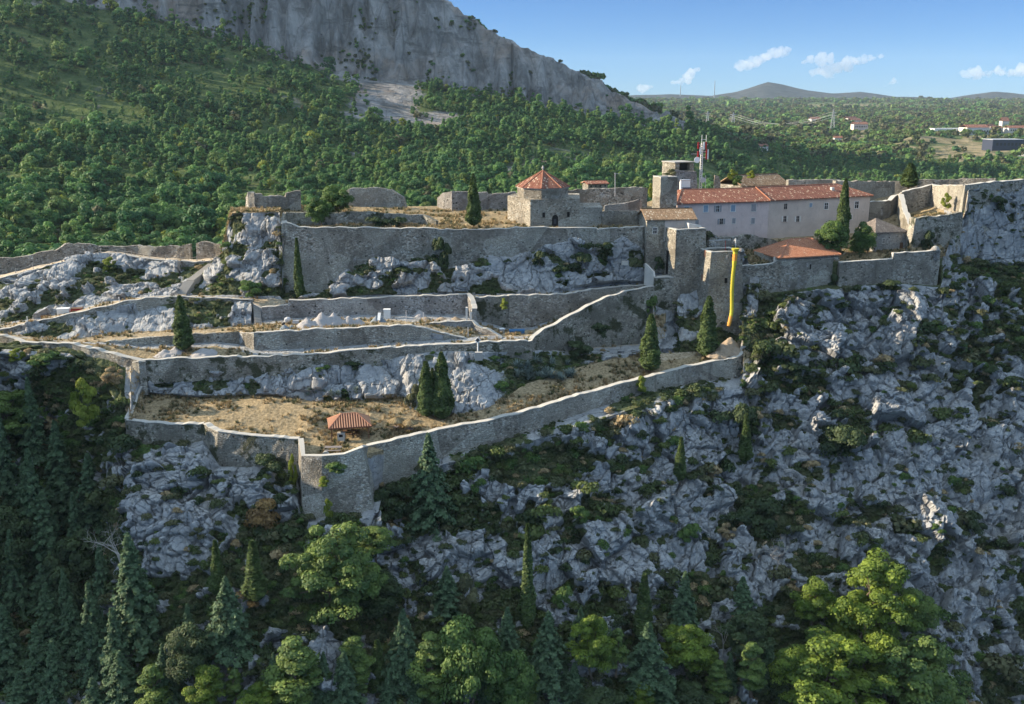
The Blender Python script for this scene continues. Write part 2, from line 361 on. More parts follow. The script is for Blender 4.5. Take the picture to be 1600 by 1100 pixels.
# ================================================================ fortress hill
def L(*pts): return [tuple(float(x) for x in p) for p in pts]
W2T = L((-420,500,192),(0,525,176),(22,528,175),(33,535,173.5),(109,537,172),(217,563.5,168),(313,559,168.5),(420,557,168.5),(500,552.5,169),(611,543,171),(714,537.7,172.5),(820,532.3,174.5),(832,533,174.6))
RAMP = L((197,657,157),(214.5,658.6,157),(269,663,156),(317,662.7,156),(340,674,153),(397,682,152),(466,686,151),(471,713,144.5),(537,711,143.5),(568,699,145),(611,690.4,151),(660,676.8,153.5),(692.7,670,155),(761,659,157),(820,643,161),(890,622.5,165.5),(960,602.5,170),(1052.7,579.3,176),(1110.6,565.4,179.5),(1145,560.5,181),(1159,555,182),(1166,543,184.5),(1169.5,519,189.5),(1162,491,193.5))
DIAG = L((832,530,176),(843.6,520,178.5),(925,475,188),(952.7,462.7,190),(1007,449,193),(1022,447.7,194))
UPATH = L((-420,500,200),(0,435,202),(79,415,206),(134,401,209),(169,396,210),(196,399,209),(232,405,207),(295,409.5,206),(335,408,205.5))
LINES = [  # key, rows up to the next line, points (u, v, Y)
 ('bot', 22, None), ('l1', 110, None), ('l2', 120, None), ('l3', 120, None),
 ('base', 3, L((-420,430,150),(-200,470,152),(-90,520,163),(-20,545,170.5),(0,546,171.5),(109,552,170),(160,590,166),(190,640,161),(198,710,155.5),(225,707,155.5),(269,702,155.2),(317,694,154.6),(345,733,151.5),(400,738,150),(462,742,149),(468,815,141),(530,819,140.5),(591,800,142),(599,768,149.3),(620,757,150.4),(660,737,151.7),(720,715,153),(820,692,156),(900,667,160),(1000,635,166),(1100,613,172),(1155,608,175),(1174,580,180),(1180,520,187),(1186,467,194.5),(1219,458,195),(1310,452,195.5),(1314,449,198.6),(1400,442,199),(1469,449,199),(1473,436,201),(1500,415,207),(1600,402,211),(2060,380,230))),  # unseen ridge added beyond the left edge to keep sun off the lower rocks
 ('rback', 5, ('base', 'front', 199, 1171)), ('front', 14, 'RAMP'),
 ('t1mid', 18, L((204,658,157.1),(213,645,160),(226,650,161),(400,655,160),(465,668,158),(480,676,156.5),(560,675,157.5),(640,665,158.5),(690,662,159),(760,648,160.8),(820,630,164),(900,602,171),(1000,575,178),(1060,562,182),(1150,545,187))),
 ('t1back', 24, L((204,657,157.2),(213,629,163),(222,604,168.4),(226,614,169.3),(300,622,167),(420,618,167.8),(500,629,165.8),(560,627,165.8),(627,622,166),(640,640,162.5),(690,655,160.5),(760,640,162),(790,622,165.5),(820,600,170),(850,590,172.5),(900,575,177),(960,560,181.5),(1040,552,184.5),(1100,548,187),(1158,528,193))),
 ('t1rock', 3, L((204,655,157.9),(213,627,163.6),(222,601,169.0),(226,588,169.2),(300,582,169.2),(420,580,168.9),(500,575,169.4),(611,565,171.2),(640,556,170.6),(700,553,170.6),(735,556,170.3),(780,553,173),(820,551,174.2),(832,551,174.6),(850,553,177),(900,556,181.5),(960,552,185),(1022,546,188),(1060,525,193))),
 ('w2back', 4, ('t1rock', 't2front', 218, 1019)), ('t2front', 8, 'W2T'),
 ('t2back', 3, L((-420,495,196),(0,523,177.6),(60,530,176),(109,535,173.6),(149,537,173.2),(220,546,172.6),(275,545,173),(340,542,173.6),(394,556,170.4),(500,553,170.9),(643,542,172.8),(732,534,175),(750,531.5,176),(832,528,177.5))),
 ('t3b', 4, ('t2back', 't3front', 150, 785)), ('t3front', 12, L((-420,493,197),(0,522,178.2),(60,529.5,176.6),(109,534,174.6),(149,535.5,173.8),(275,524,175.6),(340,520.5,176.4),(373,517.5,176.8),(396,521.5,173.9),(481,517,174.9),(579,513,175.9),(643,509,176.4),(688,521,176.3),(732,532.5,176.8),(750,529,177.8),(832,524,179))),
 ('t3back', 6, L((-420,492,198),(0,519,179.3),(60,528,177.8),(109,531,177.4),(190,521,180.6),(270,518,180.8),(390,509,183.8),(409,508,182.8),(503,499,184.2),(595,500,183.7),(644,504,181.6),(738,502,183.4),(748,507,184.4),(793,517,185.2),(832,516,185.6),(925,480,192),(1007,454,197))),
 ('t4b', 5, ('t3back', 't4front', 392, 1022)), ('t4front', 10, L((-420,485,200),(0,516.5,180.8),(44,506.5,181.8),(90,496,183.3),(136,486,184.8),(185,474.6,186.8),(234,466.4,188.3),(267,465,188.8),(330,467,188.3),(390,469,187.8),(405,476,186.4),(413,481,186),(451,472,187),(730,462,189),(743,467,187.6),(794.5,464,187.8),(890,461.5,190.6),(925,453.5,193.6),(1004,447,198.6),(1022,445,199.6))),
 ('t4back', 40, L((-420,475,203),(0,508,184.5),(60,500,186),(90,491,186.8),(136,481,188.3),(185,470,190),(234,463,191),(292,462,191.3),(330,463,191),(390,466.5,190),(444,468,189.6),(600,464,190.6),(730,459,191),(743,462,190),(800,461.5,189.8),(887,457.5,192.7),(925,449.5,196),(1004,444,200),(1022,441,201.3))),
 ('wrock', 4, L((-420,480,202),(0,465,196),(60,440,200),(134,425,203),(170,430,203),(230,436,202),(300,440,199.5),(335,438,196),(345,410,196),(362,385,196.5),(437,372,195.6),(441,464,190.4),(505,462,190.6),(530,442,191.6),(550,426,192),(590,406,192.6),(640,413,192.4),(680,405,193),(700,423,192.4),(735,421,192.8),(760,405,193.8),(800,409,194),(840,389,195.6),(870,378,196.6),(900,373,197.4),(925,396,197),(950,384,198.2),(975,374,199.4),(1004,396,200))),
 ('mback', 12, ('wrock', 'ptop', 441, 1010)), ('ptop', 5, L((-420,501,200.4),(0,436,202.3),(79,416,206.3),(134,402,209.3),(169,397,210.3),(196,400,209.3),(232,406,207.3),(295,410.5,206.3),(335,409,205.8),(344,402,203),(349,378,201),(362,332,199),(437,331,197),(440,352,195.2),(467,358,195.2),(678,358,195.7),(1004,357,200.8),(1022,362,206),(1108,366,206),(1165,397,203.5),(1172,416,198.5),(1219,412,198),(1310,408,200),(1400,414,201),(1469,404,202),(1476,400,204.5),(1490,360,206.6),(1506,338,208),(1512,297,208.6),(1553,290,210.6),(1600,288,213.6),(2060,280,232))),
 ('plat', 16, L((-420,499,201.5),(0,434,203.5),(79,414.5,207.5),(134,400.5,210.5),(169,395.5,211.5),(196,398.5,210.5),(232,404,208.5),(295,408.8,207.5),(335,407.5,207),(348,404,207),(362,331,203),(437,330,202),(440,351,200),(467,355,199),(678,354,199),(1004,354,204),(1030,364,207),(1108,366,208),(1165,396,206),(1200,395,206),(1310,392,207),(1400,396,206),(1418,392,207),(1425,350,209),(1432,339,211),(1505,335,212),(1512,292,210.5),(1553,285,213),(1600,282.5,216),(2060,276,235))),
 ('pback', 6, L((-420,496,206),(0,430,207),(79,411,210.5),(134,397.5,213.5),(169,392.5,214.5),(196,395.5,213.5),(232,401,211.5),(295,405.5,210.5),(335,404,210),(348,401,210),(362,326,213),(437,324,216),(480,322,219),(535,322,221),(630,326,221),(685,329,221),(805,329,221),(1004,333,221),(1030,350,214),(1060,378,209),(1200,378,214),(1360,371,224.5),(1380,350,226),(1430,336,227),(1505,333,214),(1512,291,212),(1600,281.5,218.5),(2060,275,238))),
 ('crest', 6, L((-420,497,210),(0,429,208.5),(335,403,211.5),(348,400,212),(362,325,216),(437,322,220),(535,320,227),(630,322,227),(805,322,228),(1004,318,231),(1060,300,236),(1200,297,240),(1360,300,244),(1430,305,245),(1505,300,232),(1512,291,216),(1600,280,222),(2060,275,242))),
 ('fall', 8, L((-420,497,240),(348,430,235),(500,400,252),(1000,400,258),(1400,390,270),(2060,390,275))),
 ('foot', 0, L((-420,500,300),(800,450,300),(2060,450,320))),
]
ucols = np.unique(np.concatenate([np.linspace(-420, -24, 34), np.arange(-20, 1620.1, 1.7), np.linspace(1628, 2060, 36)]))
# rampart ground line: just behind and below the wall tops
RL = []
for u, v, Y in RAMP[:-3]:
    q = P(u, v, Y + 1.3); q[2] -= 1.15; a, b = pix(q); RL.append((u, float(b), Y + 1.3))
RL.sort()
W2L = []
for u, v, Y in W2T[:-1] + DIAG:
    q = P(u, v, Y + 0.9); q[2] -= 0.5; a, b = pix(q); W2L.append((u, float(b), Y + 0.9))
def curve(pts, lo=None, hi=None):
    a = np.array(pts); u = ucols
    vv = np.interp(u, a[:, 0], a[:, 1]); yy = np.interp(u, a[:, 0], a[:, 2])
    ok = (u >= a[0, 0] - 1) & (u <= a[-1, 0] + 1)
    q = P(u, vv, yy); q[~ok] = np.nan
    return q
CUR = {}
for k, rows, pts in LINES:
    if pts == 'RAMP': CUR[k] = curve(RL)
    elif pts == 'W2T': CUR[k] = curve(W2L)
    elif isinstance(pts, list): CUR[k] = curve(pts)
for k, rows, pts in LINES:
    if isinstance(pts, tuple):               # ground tucked in behind a wall's foot
        q = CUR[pts[1]].copy(); q[:, 2] = CUR[pts[0]][:, 2] + .25; q[(ucols < pts[2]) | (ucols > pts[3])] = np.nan; CUR[k] = q
q = CUR['ptop'].copy(); q[:, 2] = CUR['base'][:, 2] + .25; m_ = (ucols > 1188) & (ucols < 1470); CUR['rback'][m_] = q[m_]
base = CUR['base'].copy()
kw = np.exp(-(np.arange(-40, 41) / 18.0) ** 2); kw /= kw.sum()
for c in range(3): base[60:-60, c] = np.convolve(base[:, c], kw, 'same')[60:-60]
y1 = np.interp(ucols, [-420, 0, 150, 300, 466, 600, 800, 1000, 1200, 1400, 1600, 2060], [118, 131, 125, 121, 120.5, 121.5, 125, 129, 135, 140.5, 146, 158])
L1 = P(ucols, np.full(len(ucols), 1100.0), y1)
bulge = np.interp(ucols, [-420, -50, 40, 120, 160, 200, 450, 600, 800, 1000, 1150, 1250, 1350, 1500, 1600, 2060], [0, 2, 8, 7, 2, -2, -1.5, 2.5, 1, 1, 2, 0, -1, -2, -2, 0])
sag = np.interp(ucols, [-420, 0, 100, 160, 210, 460, 600, 900, 1200, 1400, 1600, 2060], [0, -6, -9, -4, 0, 0, -2, -1, 0, 1.5, 2, 0])
for k, f in (('l2', .33), ('l3', .68)):
    q = L1 * (1 - f) + base * f; q[:, 1] += bulge; q[:, 2] += sag * (.7 if k == 'l3' else 1); CUR[k] = q
CUR['l1'] = L1
b0 = L1.copy(); b0[:, 1] -= 20; b0[:, 0] *= .88; b0[:, 2] -= 17; CUR['bot'] = b0
keys = [k for k, _, _ in LINES]; rows = [r_ for _, r_, _ in LINES]
G = np.stack([CUR[k] for k in keys])            # lines, cols, 3
for j in range(G.shape[1]):                     # a line missing over a stretch runs between its neighbours
    bad = np.isnan(G[:, j]).any(1); idx = np.arange(len(keys))
    if bad.any():
        for c in range(3): G[bad, j, c] = np.interp(idx[bad], idx[~bad], G[~bad, j, c])
def lerp_rows(A):
    out = []
    for i in range(len(keys) - 1):
        for r_ in range(rows[i]): out.append(A[i] * (1 - r_ / rows[i]) + A[i + 1] * (r_ / rows[i]))
    out.append(A[-1]); return np.stack(out)
H = lerp_rows(G); NR, NC = H.shape[:2]
lidx = lerp_rows(np.repeat(np.arange(len(keys))[:, None].astype(float), NC, 1))
# surface classes per line span: rockiness, displacement, tan ground, path
KI = {k: i for i, k in enumerate(keys)}
U = np.repeat(ucols[None], NR, 0); PU, PV = pix(H)
rockw = np.zeros((NR, NC)); green = np.zeros((NR, NC)); tan = np.zeros((NR, NC)); pth = np.zeros((NR, NC))
def span(a, b): return (lidx >= KI[a] - 1e-6) & (lidx <= KI[b] + 1e-6)
rockw[span('bot', 'base')] = 1
m = span('base', 'front'); rockw[m] = .12; m = span('rback', 'front'); rockw[m] = 0
m = span('front', 't1back'); rockw[m] = .05; tan[m] = .95
m = span('t1back', 't1rock') & (lidx > KI['t1back'] + .04); rockw[m] = np.where(U[m] < 227, .1, .8); tan[m] = 0
m = span('t1rock', 't2front') & (lidx > KI['t1rock'] + .6); rockw[m] = 0; tan[m] = .5
m = span('t2front', 't2back') & (lidx > KI['t2front'] + .1); tan[m] = .9; rockw[m] = 0; pth[m] = .25
m = span('t3front', 't3back'); tan[m] = .85; pth[m] = .45; rockw[m] = 0
m = span('t3back', 't4front') & (U < 392) & (lidx > KI['t3back'] + .03); rockw[m] = .7; tan[m] = 0; pth[m] = 0
m = span('t4front', 't4back'); tan[m] = .6; pth[m] = .5; rockw[m] = 0
m = span('t4back', 'wrock') & (lidx > KI['t4back'] + .05); rockw[m] = .9; tan[m] = 0; pth[m] = 0
m = span('wrock', 'ptop') & (lidx > KI['wrock']); rockw[m] = np.where(U[m] < 441, .9, np.where(lidx[m] < KI['mback'], .5, 0)); tan[m] = 0
m = span('ptop', 'crest'); tan[m] = .75; rockw[m] = 0
m = span('plat', 'pback') & (U > 430) & (U < 700) ; tan[m] = .95
m = (lidx >= KI['base']) & (lidx < KI['ptop']) & (U > 1176); rockw[m] = np.where((U[m] > 1186) & (U[m] < 1471), 0, .6); tan[m] = 0; pth[m] = 0; green[m] = np.where((U[m] > 1186) & (U[m] < 1471), .7, green[m])
m = (lidx > KI['t1rock']) & (lidx < KI['ptop']) & (U > 1040) & (U <= 1182); rockw[m] = .6; tan[m] = 0; pth[m] = 0
m = (lidx > KI['ptop']) & (U < 340); tan[m] = .5; pth[m] = .75
m = lidx > KI['crest']; green[m] = .9; tan[m] = 0
m = (lidx > KI['ptop'] + .0) & (U > 1475); rockw[m] = .1; green[m] = .2; tan[m] = .3
# hidden ground left of the terraces
m = span('base', 't2front') & (U < 196); rockw[m] = .5; tan[m] = 0; green[m] = .8
# vegetation on the slopes: noise plus the patches the photograph shows
H3 = H.reshape(-1, 3)
vegn = (fbm(H3 * np.array((.10, .10, .16)), 4, 5) * .8 + fbm(H3 * np.array((.34, .34, .5)), 4, 6) * 1.0).reshape(NR, NC)
PATCH = [(1188,520,42,95,.8),(1255,478,75,18,.5),(1545,432,90,22,.9),(1275,655,95,40,.55),(1150,720,60,40,.4),(620,750,70,70,.9),(860,705,170,34,.6),(760,800,110,45,.6),(60,850,120,260,1.3),(110,600,60,50,.4),(22,615,38,36,-.9),(60,640,30,22,-.5),
 (1318,690,48,42,.8),(1010,760,70,40,.4),(500,930,140,60,.5),(1180,795,80,45,.6),(700,1010,700,90,.35),(1545,560,55,60,.7),(1440,520,40,25,.4),(930,640,60,30,.6),(1060,560,90,20,.1),(400,820,90,35,.5),(240,690,40,25,.6),(410,712,60,25,.6),(540,760,120,20,.2),
 (1290,525,80,60,-.6),(1400,480,60,40,-.5),(1440,660,140,90,-.35),(300,770,150,70,-.55),(1500,850,110,190,-.35),(765,765,45,25,-.9),(950,880,200,40,-.4),(1150,770,120,40,-.3),(1230,620,30,20,-.4),(1180,590,40,30,-.3),(680,870,50,40,-.5),(1050,660,110,40,-.35),(1360,800,100,50,-.25),(1420,760,260,260,-.24),(1000,760,300,120,-.05)]
vb = np.zeros((NR, NC))
for (u_, v_, ru, rv, a_) in PATCH: vb += a_ * np.exp(-((PU - u_) / ru) ** 2 - ((PV - v_) / rv) ** 2)
veg = np.clip((vegn + vb * .75 - .14) / .2 + .35, 0, 1)
slope_zone = span('bot', 'base') | ((lidx > KI['base']) & (lidx < KI['ptop']) & (U > 1182))
vegA = np.where(slope_zone, veg, np.clip((vegn + .02) / .2 - .35, 0, 1) * (rockw > .3))
m = span('t1back', 't1rock') ; vegA[m] = np.maximum(vegA[m], np.clip(np.exp(-((PU[m] - 850) / 70) ** 2) * 1.6 - .2, 0, 1))
green = np.maximum(green, vegA)
m = (lidx > KI['base'] - .13) & (lidx <= KI['rback'] + .3) & (U > 590) & (U < 1180); green[m] = np.clip(.55 + vegn[m] * 1.2, 0, 1); vegA[m] = green[m]
# lower terrace: mounds of dry grass
mm = span('front', 't1back'); ff = np.clip((lidx - KI['front']) / 2, 0, 1)
H[..., 2] += np.where(mm, np.sin(np.pi * np.clip((ff - .42) / .58, 0, 1)) ** 1.5 * 1.25 * np.clip((U - 250) / 60, 0, 1) * np.clip((640 - U) / 60, 0, 1) * (0.65 + .6 * np.sin(U / 62.0)), 0)
pth = np.where(mm & (ff < .22) & (U > 600) & (U < 1170), .7, pth)
pth = np.where(mm & (ff > .55) & (U > 1000) & (U < 1170), .5, pth)
# rock relief: blocks, ledges and joints pushed out along the slope
nrm = np.cross(np.gradient(H, axis=1), np.gradient(H, axis=0)); nrm /= np.linalg.norm(nrm, axis=-1, keepdims=True) + 1e-9
nrm = np.where(nrm[..., 1:2] > 0.2, -nrm, nrm)
nrm = nrm * .5 + np.array((-.05, -.7, .5)); nrm /= np.linalg.norm(nrm, axis=-1, keepdims=True)
sel = np.where(rockw.ravel() > .05)[0]; ps = H3[sel]
warp = np.stack([fbm(ps * .16, 3, 40 + k) for k in range(3)], 1) * 2.2
q = ps + warp; ca, sa = math.cos(.35), math.sin(.35)
q = np.stack([q[:, 0] * ca - q[:, 2] * sa, q[:, 1], q[:, 0] * sa + q[:, 2] * ca], 1)
def blocks(sc, s):
    f1, f2, cid, tl = voro(q * np.array(sc), s); return cid, np.clip((f2 - f1) / .16, 0, 1), tl
c1, e1, t1_ = blocks((.15, .15, .17), 1); c2, e2, t2_ = blocks((.42, .42, .30), 2); c3, e3, t3_ = blocks((1.05, 1.05, .85), 3)
rw = rockw.ravel()[sel]; vg = vegA.ravel()[sel]
rnd = lambda e: np.sqrt(np.clip(e, 0, 1))
dis = 3.2 * (c1 - .4) + 5.0 * t1_ + .7 * rnd(e1) + 1.3 * (c2 - .4) + 1.8 * t2_ + .5 * rnd(e2) + .3 * (c3 - .4) + .7 * t3_ + .22 * rnd(e3) + .5 + fbm(ps * .055, 3, 9) * 2.3 - 1.6
sm = fbm(ps * .055, 3, 9) * 3.0 + fbm(ps * .5, 4, 60) * .8 - 1.3
inner = (lidx.ravel()[sel] > KI['base'])
fade = np.where(inner, .6, 1.0)
lo = np.clip((KI['base'] - lidx.ravel()[sel]) / .06, 0.25, 1); fade = fade * np.where(inner, 1, lo)
dd = (dis * (1 - vg * .85) + sm * vg * .85) * rw * fade
Hf = H.reshape(-1, 3).copy(); Hf[sel] += nrm.reshape(-1, 3)[sel] * dd[:, None]
gsel = np.where((rockw.ravel() <= .05))[0]; Hf[gsel, 2] += fbm(Hf[gsel] * .5, 4, 70) * .22
H = Hf.reshape(NR, NC, 3)
ii = np.arange(NR * NC).reshape(NR, NC)
quads = np.stack([ii[:-1, :-1], ii[:-1, 1:], ii[1:, 1:], ii[1:, :-1]], -1).reshape(-1, 4)
cls = np.stack([rockw, green, tan, pth], -1).reshape(-1, 4)
hill = link('hill', quads_mesh('hill', H.reshape(-1, 3), quads, 'terrain', [('cls', 'FLOAT_COLOR', 'POINT', cls)], smooth=False))
tag(hill, 'steep limestone castle hill with terraces of dry grass', 'hill', kind='structure')
HU, HV = pix(H)
def ground(u, v, sub=1):
    """first visible place on the hill along photo pixel (u, v)"""
    d = np.hypot(HU - u, HV - v); yy = np.where(d < 3.2, H[..., 1], 1e9); k = np.argmin(yy)
    if yy.ravel()[k] > 1e8: k = np.argmin(d)
    return H.reshape(-1, 3)[k].copy()

# ================================================================ land behind
BL = [
 (8, L((-800,520,232),(2200,520,232))),
 (50, L((-800,470,300),(0,462,300),(400,440,330),(800,420,380),(1100,410,420),(1600,420,420),(2200,420,430))),
 (60, L((-800,330,480),(0,308,480),(400,318,480),(800,330,490),(1100,350,520),(1600,368,520),(2200,370,540))),
 (70, L((-800,200,700),(0,196,700),(400,232,700),(700,249,720),(900,268,720),(1100,300,740),(1250,320,760),(1600,330,760),(2200,330,760))),
 (60, L((-800,-130,930),(0,-45,950),(130,0,950),(300,40,950),(500,100,950),(560,115,950),(700,140,950),(850,165,950),(1000,190,950),(1095,206,960),(1150,228,980),(1250,256,1000),(1400,262,1050),(1600,268,1050),(2200,270,1050))),
 (90, L((-800,-280,1120),(0,-310,1100),(350,-240,1060),(500,-120,1035),(690,0,1005),(780,55,995),(860,95,990),(930,130,985),(980,160,980),(1040,180,978),(1095,202,980),(1150,224,1000),(1250,245,1120),(1380,240,1250),(1440,240,1280),(1600,232,1300),(2200,230,1300))),
 (14, L((-800,-200,1500),(0,-200,1500),(500,-60,1300),(690,30,1200),(930,150,1150),(1040,190,1100),(1095,208,1060),(1150,221,1120),(1250,238,1250),(1370,232,1400),(1430,212,1420),(1500,214,1450),(1600,212,1450),(2200,210,1450))),
 (50, L((-800,215,2000),(690,215,1900),(1000,205,1800),(1100,203,1800),(1380,207,1800),(1440,206,1800),(1600,203,1800),(2200,203,1900))),
 (40, L((-800,175,3200),(1000,176,3000),(1200,178,3000),(1600,178,3000),(2200,178,3000))),
 (30, L((-800,160,4800),(1000,161,4600),(1300,159.5,4600),(1600,161,4600),(2200,162,4600))),
 (0, L((-800,158,6200),(1000,158,6200),(2200,158,6200))),
]
ub = np.unique(np.concatenate([np.linspace(-800, 0, 50), np.arange(0, 1600.1, 5), np.linspace(1600, 2200, 40)]))
A_ = []
for _, pts in BL:
    a = np.array(pts); A_.append(P(ub, np.interp(ub, a[:, 0], a[:, 1]), np.interp(ub, a[:, 0], a[:, 2])))
A_ = np.stack(A_); B = []; bl = []
for i in range(len(BL) - 1):
    n = BL[i][0]
    for r_ in range(n): B.append(A_[i] * (1 - r_ / n) + A_[i + 1] * (r_ / n)); bl.append(i + r_ / n)
B.append(A_[-1]); bl.append(len(BL) - 1.0)
B = np.stack(B); bl = np.repeat(np.array(bl)[:, None], len(ub), 1); UB = np.repeat(ub[None], len(B), 0)
B3 = B.reshape(-1, 3)
cliff = np.clip((bl - 3.93) * 20, 0, 1) * np.clip((5.25 - bl) * 4, 0, 1) * np.clip((1120 - UB) / 40, 0, 1)
amp = np.interp(bl, [0, 1, 3, 4, 5, 6, 7, 8, 10], [0, 2, 5, 6, 5, 6, 8, 8, 2])
n_ = fbm(B3 * np.array((.012, .012, .02)), 4, 21).reshape(bl.shape)
B[..., 2] += n_ * amp * np.where(bl < 9, 1, .6)
fl1 = fbm(B3 * np.array((.035, .0, .004)), 5, 31).reshape(bl.shape); fl2 = fbm(B3 * np.array((.12, .0, .012)), 4, 33).reshape(bl.shape)
B[..., 1] += (np.abs(fl1) * 40 + fl2 * 20 - 8) * cliff
B[..., 2] += fbm(B3 * np.array((.06, .06, .06)), 4, 35).reshape(bl.shape) * 13 * cliff
BU, BV = pix(B)
scree = np.clip(1.6 * np.exp(-((BU - 610) / 55) ** 2 - ((BV - 145) / 34) ** 2) + 1.1 * np.exp(-((BU - 690) / 45) ** 2 - ((BV - 188) / 14) ** 2) + .8 * np.exp(-((BU - 560) / 40) ** 2 - ((BV - 118) / 10) ** 2) + .8 * np.exp(-((BU - 400) / 120) ** 2 - ((BV - (60 + .3 * (BU - 380))) / 12) ** 2)
                + fbm(B3 * .02, 4, 50).reshape(bl.shape) * 1.0, 0, 1) * (bl > 2.5) * (bl < 4.3)
esc = np.clip(.0 * np.exp(-((BU - 1415) / 26) ** 2) * ((bl > 5.15) & (bl < 6.3)), 0, 1)
field = np.clip((fbm(B3 * np.array((.02, .02, .02)), 4, 77).reshape(bl.shape) - .02) * 5, 0, 1)
rk = np.clip(np.maximum(np.maximum(cliff, scree), esc), 0, 1)
gr = 1 - rk; tn = np.where((bl > 5.2) & (UB > 1000), field * np.interp(bl, [5, 6, 7.5, 8.5, 10], [.8, .9, .85, .5, .35]), field * .35) * (1 - rk)
bush = np.clip(1.4 * np.exp(-((BU - 1510) / 80) ** 2 - ((BV - 238) / 18) ** 2) + np.exp(-((BU - 1340) / 160) ** 2 - ((BV - 165) / 5) ** 2), 0, 1); tn = np.maximum(tn, bush * .62)
def far_ground(u, v):
    d = np.hypot(BU - u, (BV - v) * 1.5); k = int(np.argmin(np.where(d < 4.5, B[..., 1], 1e9))) if d.min() < 4.5 else int(np.argmin(d))
    return B.reshape(-1, 3)[k].copy()
iib = np.arange(bl.size).reshape(bl.shape)
qb = np.stack([iib[:-1, :-1], iib[:-1, 1:], iib[1:, 1:], iib[1:, :-1]], -1).reshape(-1, 4)
def m_far():
    t = NT('far_land'); p = t.pos(); a = t.attr('cls'); sep = t.n('ShaderNodeSeparateColor'); t.l(a.outputs['Color'], sep.inputs[0])
    n1 = t.noise(p, .06, 7, .65); n2 = t.noise(t.mapping(p, (1, 1, .16)), .06, 8, .7); n3 = t.noise(p, .02, 5, .6)
    rock = t.mix(t.ramp(n2, .3, .68), (0.12, 0.12, 0.12), (0.36, 0.35, 0.34))
    rock = t.mix(t.ramp(n1, .52, .7, 0, .8), rock, (0.13, 0.125, 0.12))
    rock = t.mix(t.ramp(n3, .5, .66, 0, .45), rock, (0.40, 0.30, 0.23))
    fz = t.vor(t.mapping(p, (1, .3, .22)), .05, 'DISTANCE_TO_EDGE'); rock = t.mix(t.ramp(fz.outputs[0], 0, .04, .3, 0), rock, (0.05, 0.05, 0.05))
    ld = t.noise(t.mapping(p, (.2, .2, 1.0), (0, .35, 0)), .09, 6, .7); rock = t.mix(t.ramp(ld, .54, .64, 0, .65), rock, (0.09, 0.09, 0.085))
    g = t.mix(t.ramp(n1, .35, .65), (0.045, 0.08, 0.028), (0.12, 0.155, 0.06))
    tn_ = t.mix(t.ramp(n1, .35, .65), (0.17, 0.15, 0.085), (0.30, 0.25, 0.16))
    j = t.math('MULTIPLY', t.math('SUBTRACT', n1, .5), 1.1)
    c = t.mix(t.ramp(t.math('ADD', sep.outputs[1], j), .38, .62), rock, g)
    c = t.mix(t.ramp(t.math('ADD', sep.outputs[2], j), .38, .62), c, tn_)
    return t.done(t.princ(c, .95, t.math('ADD', n1, n2), 5.0, 1.0, .05))
m_far()
land = link('mountain_terrain', quads_mesh('mountain_terrain', B.reshape(-1, 3), qb, 'far_land', [('cls', 'FLOAT_COLOR', 'POINT', np.stack([rk, gr, tn, tn * 0], -1).reshape(-1, 4))], smooth=True))
tag(land, 'wooded valley floor rising to a grey mountain cliff and a far plateau', 'terrain', kind='structure')
# far hills on the horizon
hp = np.array(L((-600,152,0),(900,151,0),(980,149.5,0),(1050,146.5,0),(1110,150,0),(1150,143,0),(1178,135,0),(1200,128.5,0),(1222,132,0),(1250,139.5,0),(1300,146,0),(1345,142.5,0),(1400,150,0),(1480,153.5,0),(1520,148,0),(1555,143,0),(1600,147,0),(1700,150,0),(2200,152,0)))
uh = np.arange(-600, 2201, 8.0); crest = P(uh, np.interp(uh, hp[:, 0], hp[:, 1]), 6900.0); foot = P(uh, np.full(len(uh), 158.5), 5900.0); back = P(uh, np.full(len(uh), 160.0), 7800.0)
rowsH = [foot * (1 - f) + crest * f + np.array((0, 0, 1.0)) * (np.sin(f * math.pi) * -6) for f in np.linspace(0, 1, 16)] + [crest * (1 - f) + back * f for f in np.linspace(.2, 1, 5)]
Hh = np.stack(rowsH); Hh[..., 2] += fbm(Hh.reshape(-1, 3) * .004, 5, 3).reshape(Hh.shape[:2]) * 9
ih = np.arange(Hh[..., 0].size).reshape(Hh.shape[:2])
t = NT('far_hills'); n1 = t.noise(t.pos(), .012, 7, .7)
t.done(t.princ(t.mix(t.ramp(n1, .35, .65), (0.032, 0.038, 0.042), (0.072, 0.075, 0.078)), .95, n1, 20, 1, .05))
tag(link('hills', quads_mesh('hills', Hh.reshape(-1, 3), np.stack([ih[:-1, :-1], ih[:-1, 1:], ih[1:, 1:], ih[1:, :-1]], -1).reshape(-1, 4), 'far_hills', smooth=True)), 'long low hills along the horizon', 'hills', kind='structure')
